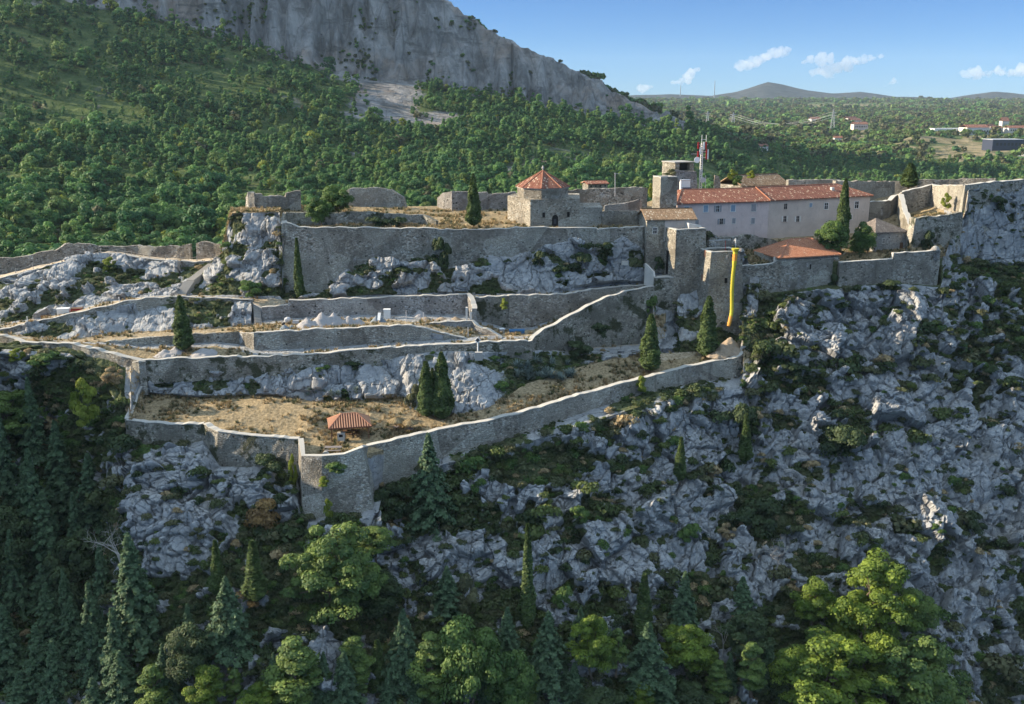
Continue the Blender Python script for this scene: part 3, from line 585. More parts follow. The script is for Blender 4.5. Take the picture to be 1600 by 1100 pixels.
# ================================================================ walls
def polyline(pts, step):
    pts = [np.array(p, float) for p in pts]; out = [pts[0]]; seg = [0]
    for i in range(len(pts) - 1):
        d = np.linalg.norm(pts[i + 1][:2] - pts[i][:2]); n = max(1, int(round(d / step)))
        for k in range(1, n + 1): out.append(pts[i] + (pts[i + 1] - pts[i]) * k / n); seg.append(i + k / n)
    return np.array(out), np.array(seg)
def stone_wall(label, tops, bases, th=.9, bat=.05, mat='masonry', group=None, step=.8, jit=.14, topjit=.16, name='stone_wall', cat='wall', sink=1.2, cap=None, parent=None, s=0):
    """tops: (u,v,Y) along the crest, running with the outer face to the viewer's side; bases: photo v of the foot at each top, or one depth in metres"""
    T = [P(*t) for t in tops]
    if isinstance(bases, (int, float)): zb = [t[2] - bases for t in T]
    else: zb = [float(zof(b, tops[i][2])) for i, b in enumerate(bases)]
    pts, seg = polyline(T, step); z0 = np.interp(seg, np.arange(len(T)), zb) - sink
    d = np.gradient(pts[:, :2], axis=0); d /= np.linalg.norm(d, axis=1, keepdims=True) + 1e-9
    n = np.stack([d[:, 1], -d[:, 0]], 1); h = pts[:, 2] - z0; nh = max(2, int(h.max() / 1.0))
    rings = []
    for k in range(nh + 1):
        f = k / nh; z = z0 + h * f; o = n * (bat * (pts[:, 2] - z))[:, None]
        rings.append(np.column_stack([pts[:, :2] + o, z]))
    for f in (1.0, .5, 0.0):
        z = z0 + h * f; rings.append(np.column_stack([pts[:, :2] - n * th, z]))
    V = np.stack(rings)                        # ring, sample
    nz = fbm(V.reshape(-1, 3) * .55, 3, 81 + s).reshape(V.shape[:2]); V[..., :2] += n[None] * (nz * jit * 2)[..., None]
    tj = fbm(V.reshape(-1, 3) * np.array((.7, .7, 0.05)), 4, 83 + s).reshape(V.shape[:2]) * topjit * 2.2
    V[nh, :, 2] += tj[nh]; V[nh + 1, :, 2] += tj[nh]
    nr, ns = V.shape[:2]; mb = MB(); idx = lambda r_, c: r_ * ns + c
    fs = [(idx(r_, c), idx(r_, c + 1), idx((r_ + 1) % nr, c + 1), idx((r_ + 1) % nr, c)) for r_ in range(nr) for c in range(ns - 1)]
    fs += [tuple(idx(r_, 0) for r_ in range(nr)), tuple(idx(r_, ns - 1) for r_ in reversed(range(nr)))]
    mb.add(V.reshape(-1, 3), fs); o = mb.build(name, mat, parent)
    if parent is None: tag(o, label, cat, group, 'thing')
    if cap:                                    # a course of pale coping stones on the crest
        C = V[nh] + np.column_stack([n * .07, np.zeros(ns)]); D = V[nh + 1] - np.column_stack([n * .07, np.zeros(ns)])
        lo, hi = np.array((0, 0, -.02)), np.array((0, 0, .10)); hj = np.column_stack([np.zeros((ns, 2)), np.random.default_rng(ns).uniform(-.05, .06, ns)]); W = np.stack([C + lo, C + hi + hj, D + hi + hj, D + lo]); mb = MB()
        fs = [(idx(r_, c), idx(r_, c + 1), idx((r_ + 1) % 4, c + 1), idx((r_ + 1) % 4, c)) for r_ in range(4) for c in range(ns - 1)] + [(0, ns, 2 * ns, 3 * ns), (4 * ns - 1, 3 * ns - 1, 2 * ns - 1, ns - 1)]
        mb.add(W.reshape(-1, 3), fs); mb.build('coping', cap, o)
    return o
# --- lower rampart
stone_wall('low rampart wall with a corner above the dark gully, under the grass terrace', RAMP[:4], [712, 708, 702, 700], bat=.07, mat='masonry_mossy', cap='pale_stone')
stone_wall('stepped rampart wall with ivy beside the tall battered bastion', [(317,662.7,156)] + RAMP[4:7], [705, 735, 742, 745], bat=.08, mat='masonry_mossy', cap='pale_stone')
stone_wall('short wall running up the terrace edge from the gully corner', [(203.6,655,157.5),(213,627,163),(224,598.6,168.5)], 1.9, th=.8, bat=0, cap='pale_stone')
def bastion():
    root = empty('bastion', P(520, 760, 145), 'tall battered stone bastion under the tiled picnic shelter', 'bastion', kind='thing'); org = root.location
    top = [P(466,686,151), P(471,713,144.5), P(503,713.5,143.6), P(537,711,143.5), P(568,699.5,144.6), P(576,697,150.8)]
    zb = float(zof(818, 141)); n = len(top); mb = MB(); rows_ = []
    c = np.mean(top, 0)[:2] + np.array((0, 3.0))
    for k in range(15):
        f = k / 14
        ring = []
        for t_ in top:
            out = t_[:2] - c; out /= np.linalg.norm(out); ex = .19 * (t_[2] - zb) * f
            if t_ is top[0] : out = np.array((-.5, -.2)); ex *= .3
            if t_ is top[1]: out = np.array((-.10, -.6)); ex *= .9
            ring.append(np.append(t_[:2] + out * ex, t_[2] * (1 - f) + (zb - 1) * f))
        r2, _ = polyline(ring, .9) if k == 0 else (None, None)
        if k == 0: seg = _
        r_ = np.stack([np.interp(seg, np.arange(n), [q[i] for q in ring]) for i in range(3)], 1); rows_.append(r_)
    V = np.stack(rows_); V[1:] += (np.stack([fbm(V.reshape(-1, 3) * .5, 3, 5 + i) for i in range(3)], 1).reshape(V.shape) * .16)[1:]
    inner = V[0].copy(); ctr = np.append(c + np.array((1.0, 3.5)), 0); dirs = (ctr - inner); dirs[:, 2] = 0; dirs /= np.linalg.norm(dirs, axis=1, keepdims=True)
    inner += dirs * .8; low = inner.copy(); low[:, 2] -= 3
    V = np.concatenate([V[::-1], inner[None], low[None]]); nr, ns = V.shape[:2]; idx = lambda r_, c_: r_ * ns + c_
    mb.add(V.reshape(-1, 3), [(idx(r_, c_), idx(r_, c_ + 1), idx(r_ + 1, c_ + 1), idx(r_ + 1, c_)) for r_ in range(nr - 1) for c_ in range(ns - 1)])
    mb.build('battered_face', 'masonry', root, org)
    A, D = V[nr - 3], V[nr - 2]; up = np.array((0, 0, .12)); W = np.stack([A - up * .2, A + up, D + up, D - up * .2]); mb = MB()
    mb.add(W.reshape(-1, 3), [(idx(r_, c_), idx(r_, c_ + 1), idx((r_ + 1) % 4, c_ + 1), idx((r_ + 1) % 4, c_)) for r_ in range(4) for c_ in range(ns - 1)] + [(0, ns, 2 * ns, 3 * ns), (4 * ns - 1, 3 * ns - 1, 2 * ns - 1, ns - 1)])
    mb.build('coping', 'pale_stone', root, org)
bastion()
stone_wall('long curving outer rampart climbing from the bastion towards the chute tower', [(573,698,150.2)] + RAMP[10:], [772, 760, 740, 724, 708, 692, 669, 645, 622, 612, 609, 602, 590, 560, 523], bat=.07, mat='masonry', cap='pale_stone', step=1.0)
# --- second terrace
stone_wall('rough corner pier where the terrace walls meet above the gully', [(207,567,168.2),(217,564,167.4),(227,564,167.6)], [604, 606, 606], th=1.2, bat=.03, cap='pale_stone')
stone_wall('second terrace wall with a sharp corner, along the path above the grass terrace', W2T[4:6], [552, 600], th=.9, bat=.05, cap='pale_stone')
stone_wall('long pale-topped wall above the rock band, running behind the cypress pair', W2T[5:], [590, 584, 582, 577, 567, 556, 553, 553], th=.8, bat=.04, mat='masonry_mossy', cap='pale_stone')
stone_wall('low wall over the shrubby gully at the edge of the picture', W2T[:5], [548, 550, 552, 556, 560], th=.8, bat=.03, cap='pale_stone')
stone_wall('wedge-shaped low retaining wall under the earth path beside the lone cypress', [(149,535.5,173.6),(275,523.5,175.4),(340,520.5,176.2),(373,517.5,176.7)], [538, 545, 543, 541], th=.7, bat=.03)
stone_wall('dark retaining wall below the building materials, cracked in places', [(373,517.5,176.9),(396,520.5,173.5),(481,516,174.5),(579,512,175.5),(643,508,176),(688,520,176.4),(732,532,176.6)], [545, 557, 555, 552, 548, 545, 540], th=.8, bat=.03, cap='pale_stone')
stone_wall('small retaining wall holding the reddish earth platform', [(644,507.5,179.5),(738.6,501,181.5),(742,506,180.6),(783,527,178.2)], [525, 535, 535, 531], th=.6, bat=.02, mat='masonry_pale', cap='pale_stone')
stone_wall('holed wall of pale squared stone behind the gravel heap', [(409,481,185.6),(450,477,186.2),(451.5,470,186.3),(600,465,187.4),(730,460.3,188.4),(736.5,472,185.4),(738,484,182.6)], [508, 506, 505, 499, 500, 502, 503], th=.8, bat=.02, mat='masonry_pale', cap='pale_stone')
stone_wall('long wall under the middle path, over bright rock at the bend', [(-30,524,179.4),(0,516,180.5),(44,506,181.5),(90,495,183),(136,485,184.5),(185,473.6,186.5),(234.5,465.4,188),(267,464,188.5),(330,466,188),(395,468.5,187.4)], [540, 530, 524, 513, 503, 490, 480, 474, 474, 478], th=.6, bat=.03, cap='pale_stone')
stone_wall('walkway wall with a vertical joint and a tuft of weed', [(743,465.5,187),(794,462.7,187)], [512, 520], th=.7, bat=.02, mat='masonry_mossy', cap='pale_stone')
stone_wall('walkway wall under the plaque rock, beside the sloping parapet', [(794.5,462.7,186.8),(890,460,190),(925,452,193),(1004,446,198),(1024,446,199.5)], [520, 500, 488, 470, 466], th=.7, bat=.02, mat='masonry', cap='pale_stone')
stone_wall('sloping parapet wall rising to the keep, blotched face below', DIAG, [556, 556, 560, 556, 552, 550], th=.7, bat=.06, mat='masonry_mossy', cap='pale_stone', step=1.0)
stone_wall('dark side wall of the narrow stair ramp', [(737,458,190.5),(748,506,184.6)], 1.6, th=.5, bat=0)
# --- main curtain wall
stone_wall('tall main curtain wall with jutting rock at its foot', [(438,343,200),(440,349.5,194.3),(455,350,194.3),(467,356,194.4),(600,356.5,194.6),(678.6,356.5,195),(688,359,195.6),(700,359,195.7),(860,356,197.8),(931,356,199),(934,357.7,198.6),(944,357.7,198.8),(946,357.5,199.4),(1004,355,200.4),(1012,354,202)],
           [468, 468, 468, 468, 466, 462, 462, 462, 460, 455, 455, 455, 455, 450, 446], th=1.0, bat=.035, mat='masonry', cap='pale_stone', step=1.1)
stone_wall('back parapet of the rising path beside the valley trees', [(-30,411,208),(0,405,210.2),(50,398,212),(87,390,214),(109,381,216),(140,383,217),(169,385,217.5),(215,384,216.5),(235,386,215.5),(297,384,214)], 5.2, th=.9, bat=.02, topjit=.3)
stone_wall('broken stub of wall at the end of the rising path', [(306,380,213.6),(327,378,213.2),(345,384,212.6)], 4.4, th=1.1, bat=.02, topjit=.3)
stone_wall('pale-edged parapet wall of the rising path with rope posts', UPATH[1:], [455, 433, 417, 412, 414, 420, 424, 420], th=.55, bat=.02, mat='masonry', cap='pale_stone')
# --- ruins and back walls on the plateau
stone_wall('ruined tower stump with a dark gap, over the rock bastion', [(383,309,213),(387,302,212),(397,302,211.5),(398,304,212.4),(410,303,212.6),(411,307,212.8),(446,306,213.6),(447,300,213.8),(468,297,214)], [330] * 9, th=1.6, bat=.02, topjit=.35, name='ruined_tower', cat='ruin')
stone_wall('low wall step under the green shrubs above the curtain wall', [(444,347,197),(447,333,200),(470,333,200.4),(576,331,202),(660,336,202),(681,345,200)], 3.2, th=.7, bat=.02, mat='masonry_mossy')
stone_wall('gabled ruin wall standing behind the green shrubs', [(536,300,222),(546,294,222),(600,293,223),(612,298,222.8),(630,309,222.2),(632,327,222)], [328] * 6, th=.9, bat=.02, topjit=.2, mat='masonry')
stone_wall('angled ruin wall next to the tall plateau cypress', [(683,309,226),(694,300.5,223),(706,300,221),(762,300,222),(763,303,222.4),(806,300,223)], [334, 332, 331, 331, 331, 331], th=1.0, bat=.02, mat='masonry_pale')
stone_wall('long back wall behind the octagonal chapel', [(880,297,224),(940,295,225),(1000,293,226.5),(1012,293,227)], [336] * 4, th=1.0, bat=.02)
stone_wall('small terrace wall between the chapel and the old house', [(941,331,203),(999,329.5,206)], [352, 352], th=.8, bat=.01, mat='masonry_warm')
stone_wall('slanting low wall before the long back wall', [(945,322,213),(975,317,214),(1000,311,216),(1003,312,217)], [332] * 4, th=.6, bat=.01, mat='masonry_pale')
stone_wall('dark slate-coped wall beyond the pink house', [(1232,281,246),(1308,281,249),(1313,289,246)], [300] * 3, th=1.2, bat=.01, mat='masonry')
stone_wall('warm lit wall beyond the end of the pink house', [(1306,283,236),(1337,283,238.5),(1394.6,283,243),(1399,285,247)], [322] * 4, th=1.0, bat=.02, mat='masonry_warm')
stone_wall('long far wall with loopholes near the round cypress', [(1394,284,250),(1434,281.5,248),(1500,280,246),(1556,278.5,243)], [302] * 4, th=1.0, bat=.01)
stone_wall('sunken shaded wall with a sloping crest above the grey roofed cottage', [(1360,315,227.5),(1392,313,229),(1402,304,231),(1409,301,229),(1456,289.5,231),(1458,290,230.4)], [345] * 6, th=.9, bat=.01, mat='masonry', cap='pale_stone')
stone_wall('bright sunlit wall with a hanging bush, facing the bastion terrace', [(1457.5,290,230.2),(1505,289.5,214)], [335, 335], th=.9, bat=.03, mat='masonry_warm', cap='pale_stone')
stone_wall('great grey bastion wall on the cliff at the edge of the picture', [(1505.5,291,212),(1508,290,208.8),(1553,284.5,210.5),(1600,282.5,213.4),(1680,280,218)], [420, 415, 410, 405, 400], th=1.2, bat=.06, mat='masonry', cap='pale_stone', step=1.2)
stone_wall('terrace wall with weeds along its crest under the bright wall', [(1421,340,208),(1432,340,204.6),(1470,337,205.2),(1505,332,207)], [405, 402, 398, 395], th=.9, bat=.05, mat='masonry_mossy')
stone_wall('narrow lit stair parapet running down to the grey roofed cottage', [(1404,303,228),(1410,325,219),(1420,352,209.5),(1421,357,208)], 3.0, th=.9, bat=0, mat='masonry_warm', cap='pale_stone')
def turret(mb, c, r, h0, h1):
    mb.lathe([(r * .55, h0 - r * 1.6), (r, h0), (r, h1), (r * 1.1, h1), (r * 1.08, h1 + .12), (r * .8, h1 + r * .6), (r * .4, h1 + r * .95), (.05, h1 + r * 1.08)], 14, c)
o = stone_wall('courtyard front wall with a step and a domed corner turret', [(1312,410.5,198.8),(1394.6,405.5,199.4),(1396,396,199.4),(1456,392.6,199.6),(1468,392,200),(1470,391,204)], [448, 442, 442, 444, 448, 446], th=.9, bat=.03, mat='masonry', cap='pale_stone')
mb = MB(); turret(mb, P(1461, 393, 200.3), .85, -.9, .25); mb.build('turret', 'masonry_pale', o, smooth=True)
stone_wall('curving wall between the chute tower and the hip roofed house', [(1159,416,197),(1190,413.8,197),(1206,412.5,196.8),(1214,408,196.6),(1221,404,196.6)], [468, 468, 468, 466, 464], th=.8, bat=.04, mat='masonry', cap='pale_stone')
# ================================================================ buildings
E1 = np.array((math.cos(R(18.5)), math.sin(R(18.5)))); E2 = np.array((-E1[1], E1[0]))
def quad_plan(p, w, d, rot=18.5):
    e = np.array((math.cos(R(rot)), math.sin(R(rot)))); f = np.array((-e[1], e[0])); p = np.array(p[:2])
    return [p, p + e * w, p + e * w + f * d, p + f * d]
def masonry_block(label, p, w, d, z0, z1, mat, bat=.03, rot=18.5, name='tower', cat='tower', wall_h=.9, cap='pale_stone'):
    """tower: battered hollow-topped block with a parapet"""
    root = empty(name, (p[0], p[1], z0), label, cat, kind='thing'); org = root.location
    pl = quad_plan(p, w, d, rot); c = np.mean(pl, 0); mb = MB(); n = max(4, int((z1 - z0) / .9)); rows_ = []
    ring0 = []
    for i in range(4):
        a, b = pl[i], pl[(i + 1) % 4]; m_ = max(2, int(np.linalg.norm(b - a) / .9))
        ring0 += [a + (b - a) * k / m_ for k in range(m_)]
    ring0 = np.array(ring0); m_ = len(ring0)
    def ring(z, ins=0.0):
        s_ = np.array([(q - c) for q in ring0]); sc = 1 + (bat * (z1 - z)) / (max(w, d) / 2) - ins / (min(w, d) / 2)
        return np.column_stack([c + s_ * sc, np.full(m_, z)])
    for k in range(n + 1): rows_.append(ring(z0 + (z1 - z0) * k / n))
    rows_ += [ring(z1, .6), ring(z1 - wall_h, .6)]
    V = np.stack(rows_); j = np.stack([fbm(V.reshape(-1, 3) * .6, 3, 7 + i) for i in range(3)], 1).reshape(V.shape); V += j * .14
    idx = lambda r_, q: r_ * m_ + q % m_
    mb.add(V.reshape(-1, 3), [(idx(r_, q), idx(r_, q + 1), idx(r_ + 1, q + 1), idx(r_ + 1, q)) for r_ in range(len(V) - 1) for q in range(m_)] + [tuple(idx(len(V) - 1, q) for q in range(m_))])
    mb.build('wall', mat, root, org)
    if cap:
        A, D = V[n] + (V[n] - np.append(c, 0)) * np.array((.012, .012, 0)), V[n + 1]; up = np.array((0, 0, .14)); W = np.stack([A - up * .1, A + up, D + up, D - up * .1]); mb = MB()
        mb.add(W.reshape(-1, 3), [(idx(r_, q), idx(r_, q + 1), idx((r_ + 1) % 4, q + 1), idx((r_ + 1) % 4, q)) for r_ in range(4) for q in range(m_)])
        mb.build('coping', cap, root, org)
    return root, pl
def on_face(pl, i, s, z, out=0.0):
    a, b = pl[i], pl[(i + 1) % 4]; e = (b - a) / np.linalg.norm(b - a); n = np.array((e[1], -e[0])); q = a + (b - a) * s + n * out
    return np.array((q[0], q[1], z)), e, n
def slab(mb, c, e, n, w, h, t0, t1):
    """box on a wall face: width w along e, height h, from t0 to t1 outward"""
    vs = [];
    for t_ in (t0, t1):
        for (a, b) in ((-w / 2, 0), (w / 2, 0), (w / 2, h), (-w / 2, h)):
            vs.append((c[0] + e[0] * a + n[0] * t_, c[1] + e[1] * a + n[1] * t_, c[2] + b))
    mb.add(vs, [(3, 2, 1, 0), (4, 5, 6, 7), (0, 1, 5, 4), (1, 2, 6, 5), (2, 3, 7, 6), (3, 0, 4, 7)])
def window(root, pl, i, s, z, w, h, frame='white_paint', shutter=None, open_=False, pane='dark_glass', bars=True, lab=None):
    c, e, n = on_face(pl, i, s, z); org = root.location; f = MB(); t = .09
    slab(f, c - np.append(e * (w / 2 + t / 2), t), e, n, t, h + 2 * t, -.05, .07); slab(f, c + np.append(e * (w / 2 + t / 2), -t), e, n, t, h + 2 * t, -.05, .07)
    slab(f, c + np.array((0, 0, h)), e, n, w, t, -.05, .07); slab(f, c - np.array((0, 0, t)), e, n, w + .12, t, -.05, .12)
    fr = f.build('window', frame, root, org)
    if lab: fr['label'] = lab
    g = MB(); slab(g, c, e, n, w, h, -.05, .015); g.build('pane', pane, fr, None if False else org)
    if bars:
        b = MB(); slab(b, c, e, n, .05, h, .0, .05); slab(b, c + np.array((0, 0, h * .55)), e, n, w, .05, .0, .045); b.build('glazing_bar', frame, fr, org)
    if shutter:
        for sg in (-1, 1):
            m_ = MB()
            if open_: slab(m_, c + np.append(e * sg * (w * .75 + t), 0), e, n, w / 2, h, .02, .10)
            else: slab(m_, c + np.append(e * sg * w / 4, 0), e, n, w / 2 - .02, h, .03, .08)
            m_.build('shutter', shutter, fr, org)
def roof_faces(mb, polys, drop=.22):
    """sloping roof planes (3-D polygons, eave edge first) with tile uv, plus an under side"""
    for poly in polys:
        q = [np.array(p, float) for p in poly]; e = q[1] - q[0]; e /= np.linalg.norm(e); nn = np.cross(e, q[2] - q[0]); nn /= np.linalg.norm(nn); g = np.cross(nn, e)
        uv = [(float((p - q[0]) @ e) + 50, float((p - q[0]) @ g) + 50) for p in q]; k = len(q)
        lo = [p - np.array((0, 0, drop)) for p in q]
        mb.add(q + lo, [tuple(range(k)), tuple(range(2 * k - 1, k - 1, -1))] + [(i, i + k, (i + 1) % k + k, (i + 1) % k) for i in range(k)],
               [uv, list(reversed(uv))] + [[uv[i], uv[i], uv[(i + 1) % k], uv[(i + 1) % k]] for i in range(k)])
def ridge_tiles(mb, lines, r=.13):
    for a, b in lines:
        a, b = np.array(a, float), np.array(b, float); n = max(1, int(np.linalg.norm(b - a) / .45))
        for k in range(n):
            p, q = a + (b - a) * k / n, a + (b - a) * (k + .96) / n; mb.tube([p, q], [r, r * .85], 6)
# --- keep
kp = P(1057, 359.5, 195); root, pl = masonry_block('broad square keep with a pale lit side face, left of the chute tower', kp, 6.4, 5.4, -47.0, float(kp[2]), 'masonry_warm', .02, name='keep_tower', wall_h=1.2)
c, e, n = on_face(pl, 3, .45, -33.6, .15); d = MB(); slab(d, c, e, n, .9, 4.6, -.2, .05); d.build('doorway', 'dark_hole', root, root.location)
mb = MB(); mb.prism([pl[1] + E2 * 2.2 - E1 * 2.6, pl[1] + E2 * 2.2 + E1 * .1, pl[1] + E2 * 5 + E1 * .1, pl[1] + E2 * 5 - E1 * 2.6], float(kp[2]) - 1, [float(kp[2]) + .9, float(kp[2]) + .35, float(kp[2]) + .4, float(kp[2]) + 1.0]); mb.build('stair_head', 'plaster_white', root, root.location)
stone_wall('small square stone block stepping down from the keep', [(1021,434,197),(1022.5,434,194.6),(1056,434,195)], [520, 520, 520], th=1.6, bat=.02, mat='masonry_mossy', cap='pale_stone')
o = stone_wall('thin white plastered wall end by the walkway', [(1007.5,411.5,198.6),(1020,424,196.6),(1021,432,196.2)], [448, 450, 450], th=.4, bat=0, mat='plaster_white', topjit=.05)
# --- chute tower
tp = P(1111, 395, 192); root, pl = masonry_block('square tower with the yellow rubbish chute hanging down its face', tp, 6.5, 5.4, -49.0, float(tp[2]), 'masonry_warm', .055, rot=16, name='chute_tower', wall_h=1.0)
org = root.location
mb = MB(); turret(mb, P(1157.5, 396, 194.2), .68, -.5, .35); mb.build('turret', 'masonry_pale', root, org, smooth=True)
c, e, n = on_face(pl, 0, .5, float(zof(443, 192)), 0.42); mb = MB(); slab(mb, c, e, n, .5, .95, -.3, -.02); mb.build('slit_window', 'dark_hole', root, org)
c, e, n = on_face(pl, 0, .5, float(zof(404, 192)), .05); mb = MB(); slab(mb, c, e, n, .42, .55, -.1, .14); mb.add([tuple(c + np.append(e * a + n * t_, z_)) for t_ in (-.1, .14) for a, z_ in ((-.21, 0), (.21, 0), (0, -.32))], [(0, 2, 1), (3, 4, 5), (0, 1, 4, 3), (1, 2, 5, 4), (2, 0, 3, 5)]); mb.build('coat_of_arms', 'pale_stone', root, org)
for s_, z_ in ((.55, zof(403, 193)), (.5, zof(441, 193))):
    c, e, n = on_face(pl, 3, s_, float(z_), .33 if z_ < -33 else .12); mb = MB(); slab(mb, c, e, n, .6, 1.3, -.3, -.02); mb.build('wall_niche', 'brick_red', root, org)
# rubbish chute: yellow buckets chained one into the next, two orange ones at the foot
ch = [(1149,393,191.2),(1147.6,410,190.5),(1145,432,190.2),(1143.6,455,189.9),(1143.6,472,189.6),(1143.4,488,189.2),(1140,503,188.3),(1137.5,512.5,187.6)]
pp = [P(*q) for q in ch]; pts, _ = polyline([np.append(q[:1], [q[2], q[1]]) for q in pp], .62); pts = np.stack([pts[:, 0], pts[:, 2], pts[:, 1]], 1)
dense = []
acc = np.concatenate([[0], np.cumsum(np.linalg.norm(np.diff(np.array(pp), axis=0), axis=1))]); tt = np.arange(0, acc[-1], .62)
pts = np.stack([np.interp(tt, acc, np.array(pp)[:, k]) for k in range(3)], 1)
cr = empty('rubbish_chute', tuple(pp[-1]), 'long yellow segmented rubbish chute with an orange lower end', 'rubbish chute')
for k in range(len(pts) - 1):
    a, b = pts[k], pts[k + 1]; mb = MB(); r_ = .46 if k < 4 else .36
    mb.tube([a + (a - b) * .05, a, b + (b - a) * .22], [r_ * 1.08, r_ * 1.05, r_ * .80], 12); mb.build('bucket', 'chute_orange' if k > len(pts) - 5 or k in (1, 2) else 'chute_yellow', cr, pp[-1], smooth=False)
mb = MB(); mb.lathe([(.75, .35), (.72, .1), (.45, -.3), (.4, -.3)], 12, tuple(pp[0] + np.array((0, 0, .25)))); mb.build('hopper', 'chute_yellow', cr, pp[-1])
# --- old house with mottled tiles beside the keep
hp0 = P(1011, 343.5, 199); w_, d_ = 9.6, 7.6; pl = quad_plan(hp0, w_, d_, 6)
ez = float(hp0[2]); root = empty('house', tuple(hp0 - np.array((0, 0, 10))), 'small stone house with a mottled old tile roof beside the keep', 'house', kind='thing'); org = root.location
ridge_h = 1.55
mb = MB(); mb.prism(pl, ez - 10.5, ez); ml, mr = (pl[0] + pl[3]) / 2, (pl[1] + pl[2]) / 2
mb.add([(*pl[0], ez), (*pl[3], ez), (*ml, ez + ridge_h), (*pl[1], ez), (*pl[2], ez), (*mr, ez + ridge_h)], [(0, 2, 1), (3, 4, 5)]); mb.build('wall', 'masonry_warm', root, org)
ex = lambda p, q, t: np.array(p) + (np.array(p) - np.array(q)) / np.linalg.norm(np.array(p) - np.array(q)) * t
def gable(root, pl, ez, rh, mat, over=.35, name='roof'):
    org = root.location; e = (pl[1] - pl[0]) / np.linalg.norm(pl[1] - pl[0]); f = (pl[3] - pl[0]) / np.linalg.norm(pl[3] - pl[0]); d = np.linalg.norm(pl[3] - pl[0]); dz = rh / (d / 2) * over
    A, B_, C, D = pl[0] - e * over - f * over, pl[1] + e * over - f * over, pl[2] + e * over + f * over, pl[3] - e * over + f * over; ml, mr = (pl[0] + pl[3]) / 2 - e * over, (pl[1] + pl[2]) / 2 + e * over
    mb = MB(); up = .22; roof_faces(mb, [[(*A, ez - dz + up), (*B_, ez - dz + up), (*mr, ez + rh + up), (*ml, ez + rh + up)], [(*C, ez - dz + up), (*D, ez - dz + up), (*ml, ez + rh + up), (*mr, ez + rh + up)]])
    o = mb.build(name, mat, root, org); mb = MB(); ridge_tiles(mb, [((*ml, ez + rh + up), (*mr, ez + rh + up))]); mb.build('ridge_tile', mat if mat != 'roof_tile_red' else 'terracotta', o, org); return o
gable(root, pl, ez, ridge_h, 'roof_tile_old')
mb = MB(); a, b = pl[0] + (pl[1] - pl[0]) * .37, pl[1]; e = (pl[1] - pl[0]) / np.linalg.norm(pl[1] - pl[0]); n = np.array((e[1], -e[0])); mb.prism([a + n * .06, b + n * .06, b - n * .05, a - n * .05], ez - 4.2, ez - .15); mb.build('plaster_panel', 'plaster_tan', root, org)
window(root, pl, 0, .17, ez - 2.7, .75, 1.15, lab='white framed window in bare stone'); window(root, pl, 0, .52, ez - 2.4, .65, .85, frame='grey_shutter'); window(root, pl, 0, .76, ez - 2.4, .65, .85, shutter='grey_shutter', frame='plaster_white')
# --- slim square tower
tp = P(1032.5, 277.5, 206); root, pl = masonry_block('slim square plastered tower at the end of the pink house', tp, 3.75, 3.4, -27.0, float(tp[2]), 'masonry_warm', .006, rot=19, name='square_tower', wall_h=.5)
# --- pink house
A = P(1059, 318, 210); ez = -21.2; ph1 = [A[:2]]
c1 = P(1202, 313.3, 215.5)[:2]; c2 = P(1360, 306.5, 226.5)[:2]
root = empty('house', (A[0], A[1], -30), 'long two-storey pink house with a red tile roof inside the fortress', 'house', kind='thing'); org = root.location
def strip_plan(a, b, d):
    e = (b - a) / np.linalg.norm(b - a); f = np.array((-e[1], e[0])); return [a, b, b + f * d, a + f * d]
plA = strip_plan(A[:2], c1, 11.0); plB = strip_plan(c1, c2, 11.0); plA[2] = plB[3] = (plA[2] + plB[3]) / 2
mb = MB(); mb.prism(plA, -33, ez); mb.build('wall', 'plaster_pink', root, org)
mb = MB(); q = [p.copy() for p in plB]; mb.prism(q, -33, ez + .02); o = mb.build('wall', 'plaster_tan', root, org); o['label'] = 'tan plastered half of the house'
ov = .45; dA = (plA[1] - plA[0]) / np.linalg.norm(plA[1] - plA[0]); nA = np.array((dA[1], -dA[0])); dB = (plB[1] - plB[0]) / np.linalg.norm(plB[1] - plB[0]); nB = np.array((dB[1], -dB[0]))
rz = 2.35; up = .2; z_e = ez - .1 + up
a0 = plA[0] - dA * ov + nA * ov; a3 = plA[3] - dA * ov - nA * ov; b1 = plB[1] + dB * ov + nB * ov; b2 = plB[2] + dB * ov - nB * ov; j0 = c1 + (nA + nB) / 2 * ov; j2 = plA[2] - (nA + nB) / 2 * ov
rA = (plA[0] + plA[3]) / 2 + dA * 3.2; rJ = (c1 + plA[2]) / 2; rB = (plB[1] + plB[2]) / 2 - dB * 5.2
Z = lambda p, z: (p[0], p[1], z)
mb = MB(); roof_faces(mb, [[Z(a3, z_e), Z(a0, z_e), Z(rA, ez + rz)], [Z(a0, z_e), Z(j0, z_e), Z(rJ, ez + rz), Z(rA, ez + rz)], [Z(j2, z_e), Z(a3, z_e), Z(rA, ez + rz), Z(rJ, ez + rz)]])
o = mb.build('roof', 'roof_tile_red', root, org); mb = MB(); ridge_tiles(mb, [(Z(rA, ez + rz), Z(rJ, ez + rz)), (Z(a0, z_e), Z(rA, ez + rz)), (Z(a3, z_e), Z(rA, ez + rz))]); mb.build('ridge_tile', 'terracotta', o, org)
zz = .12
mb = MB(); roof_faces(mb, [[Z(j0 + dB * .02, z_e + zz), Z(b1, z_e + zz), Z(rB, ez + rz + zz), Z(rJ, ez + rz + zz)], [Z(b1, z_e + zz), Z(b2, z_e + zz), Z(rB, ez + rz + zz)], [Z(b2, z_e + zz), Z(j2, z_e + zz), Z(rJ, ez + rz + zz), Z(rB, ez + rz + zz)]])
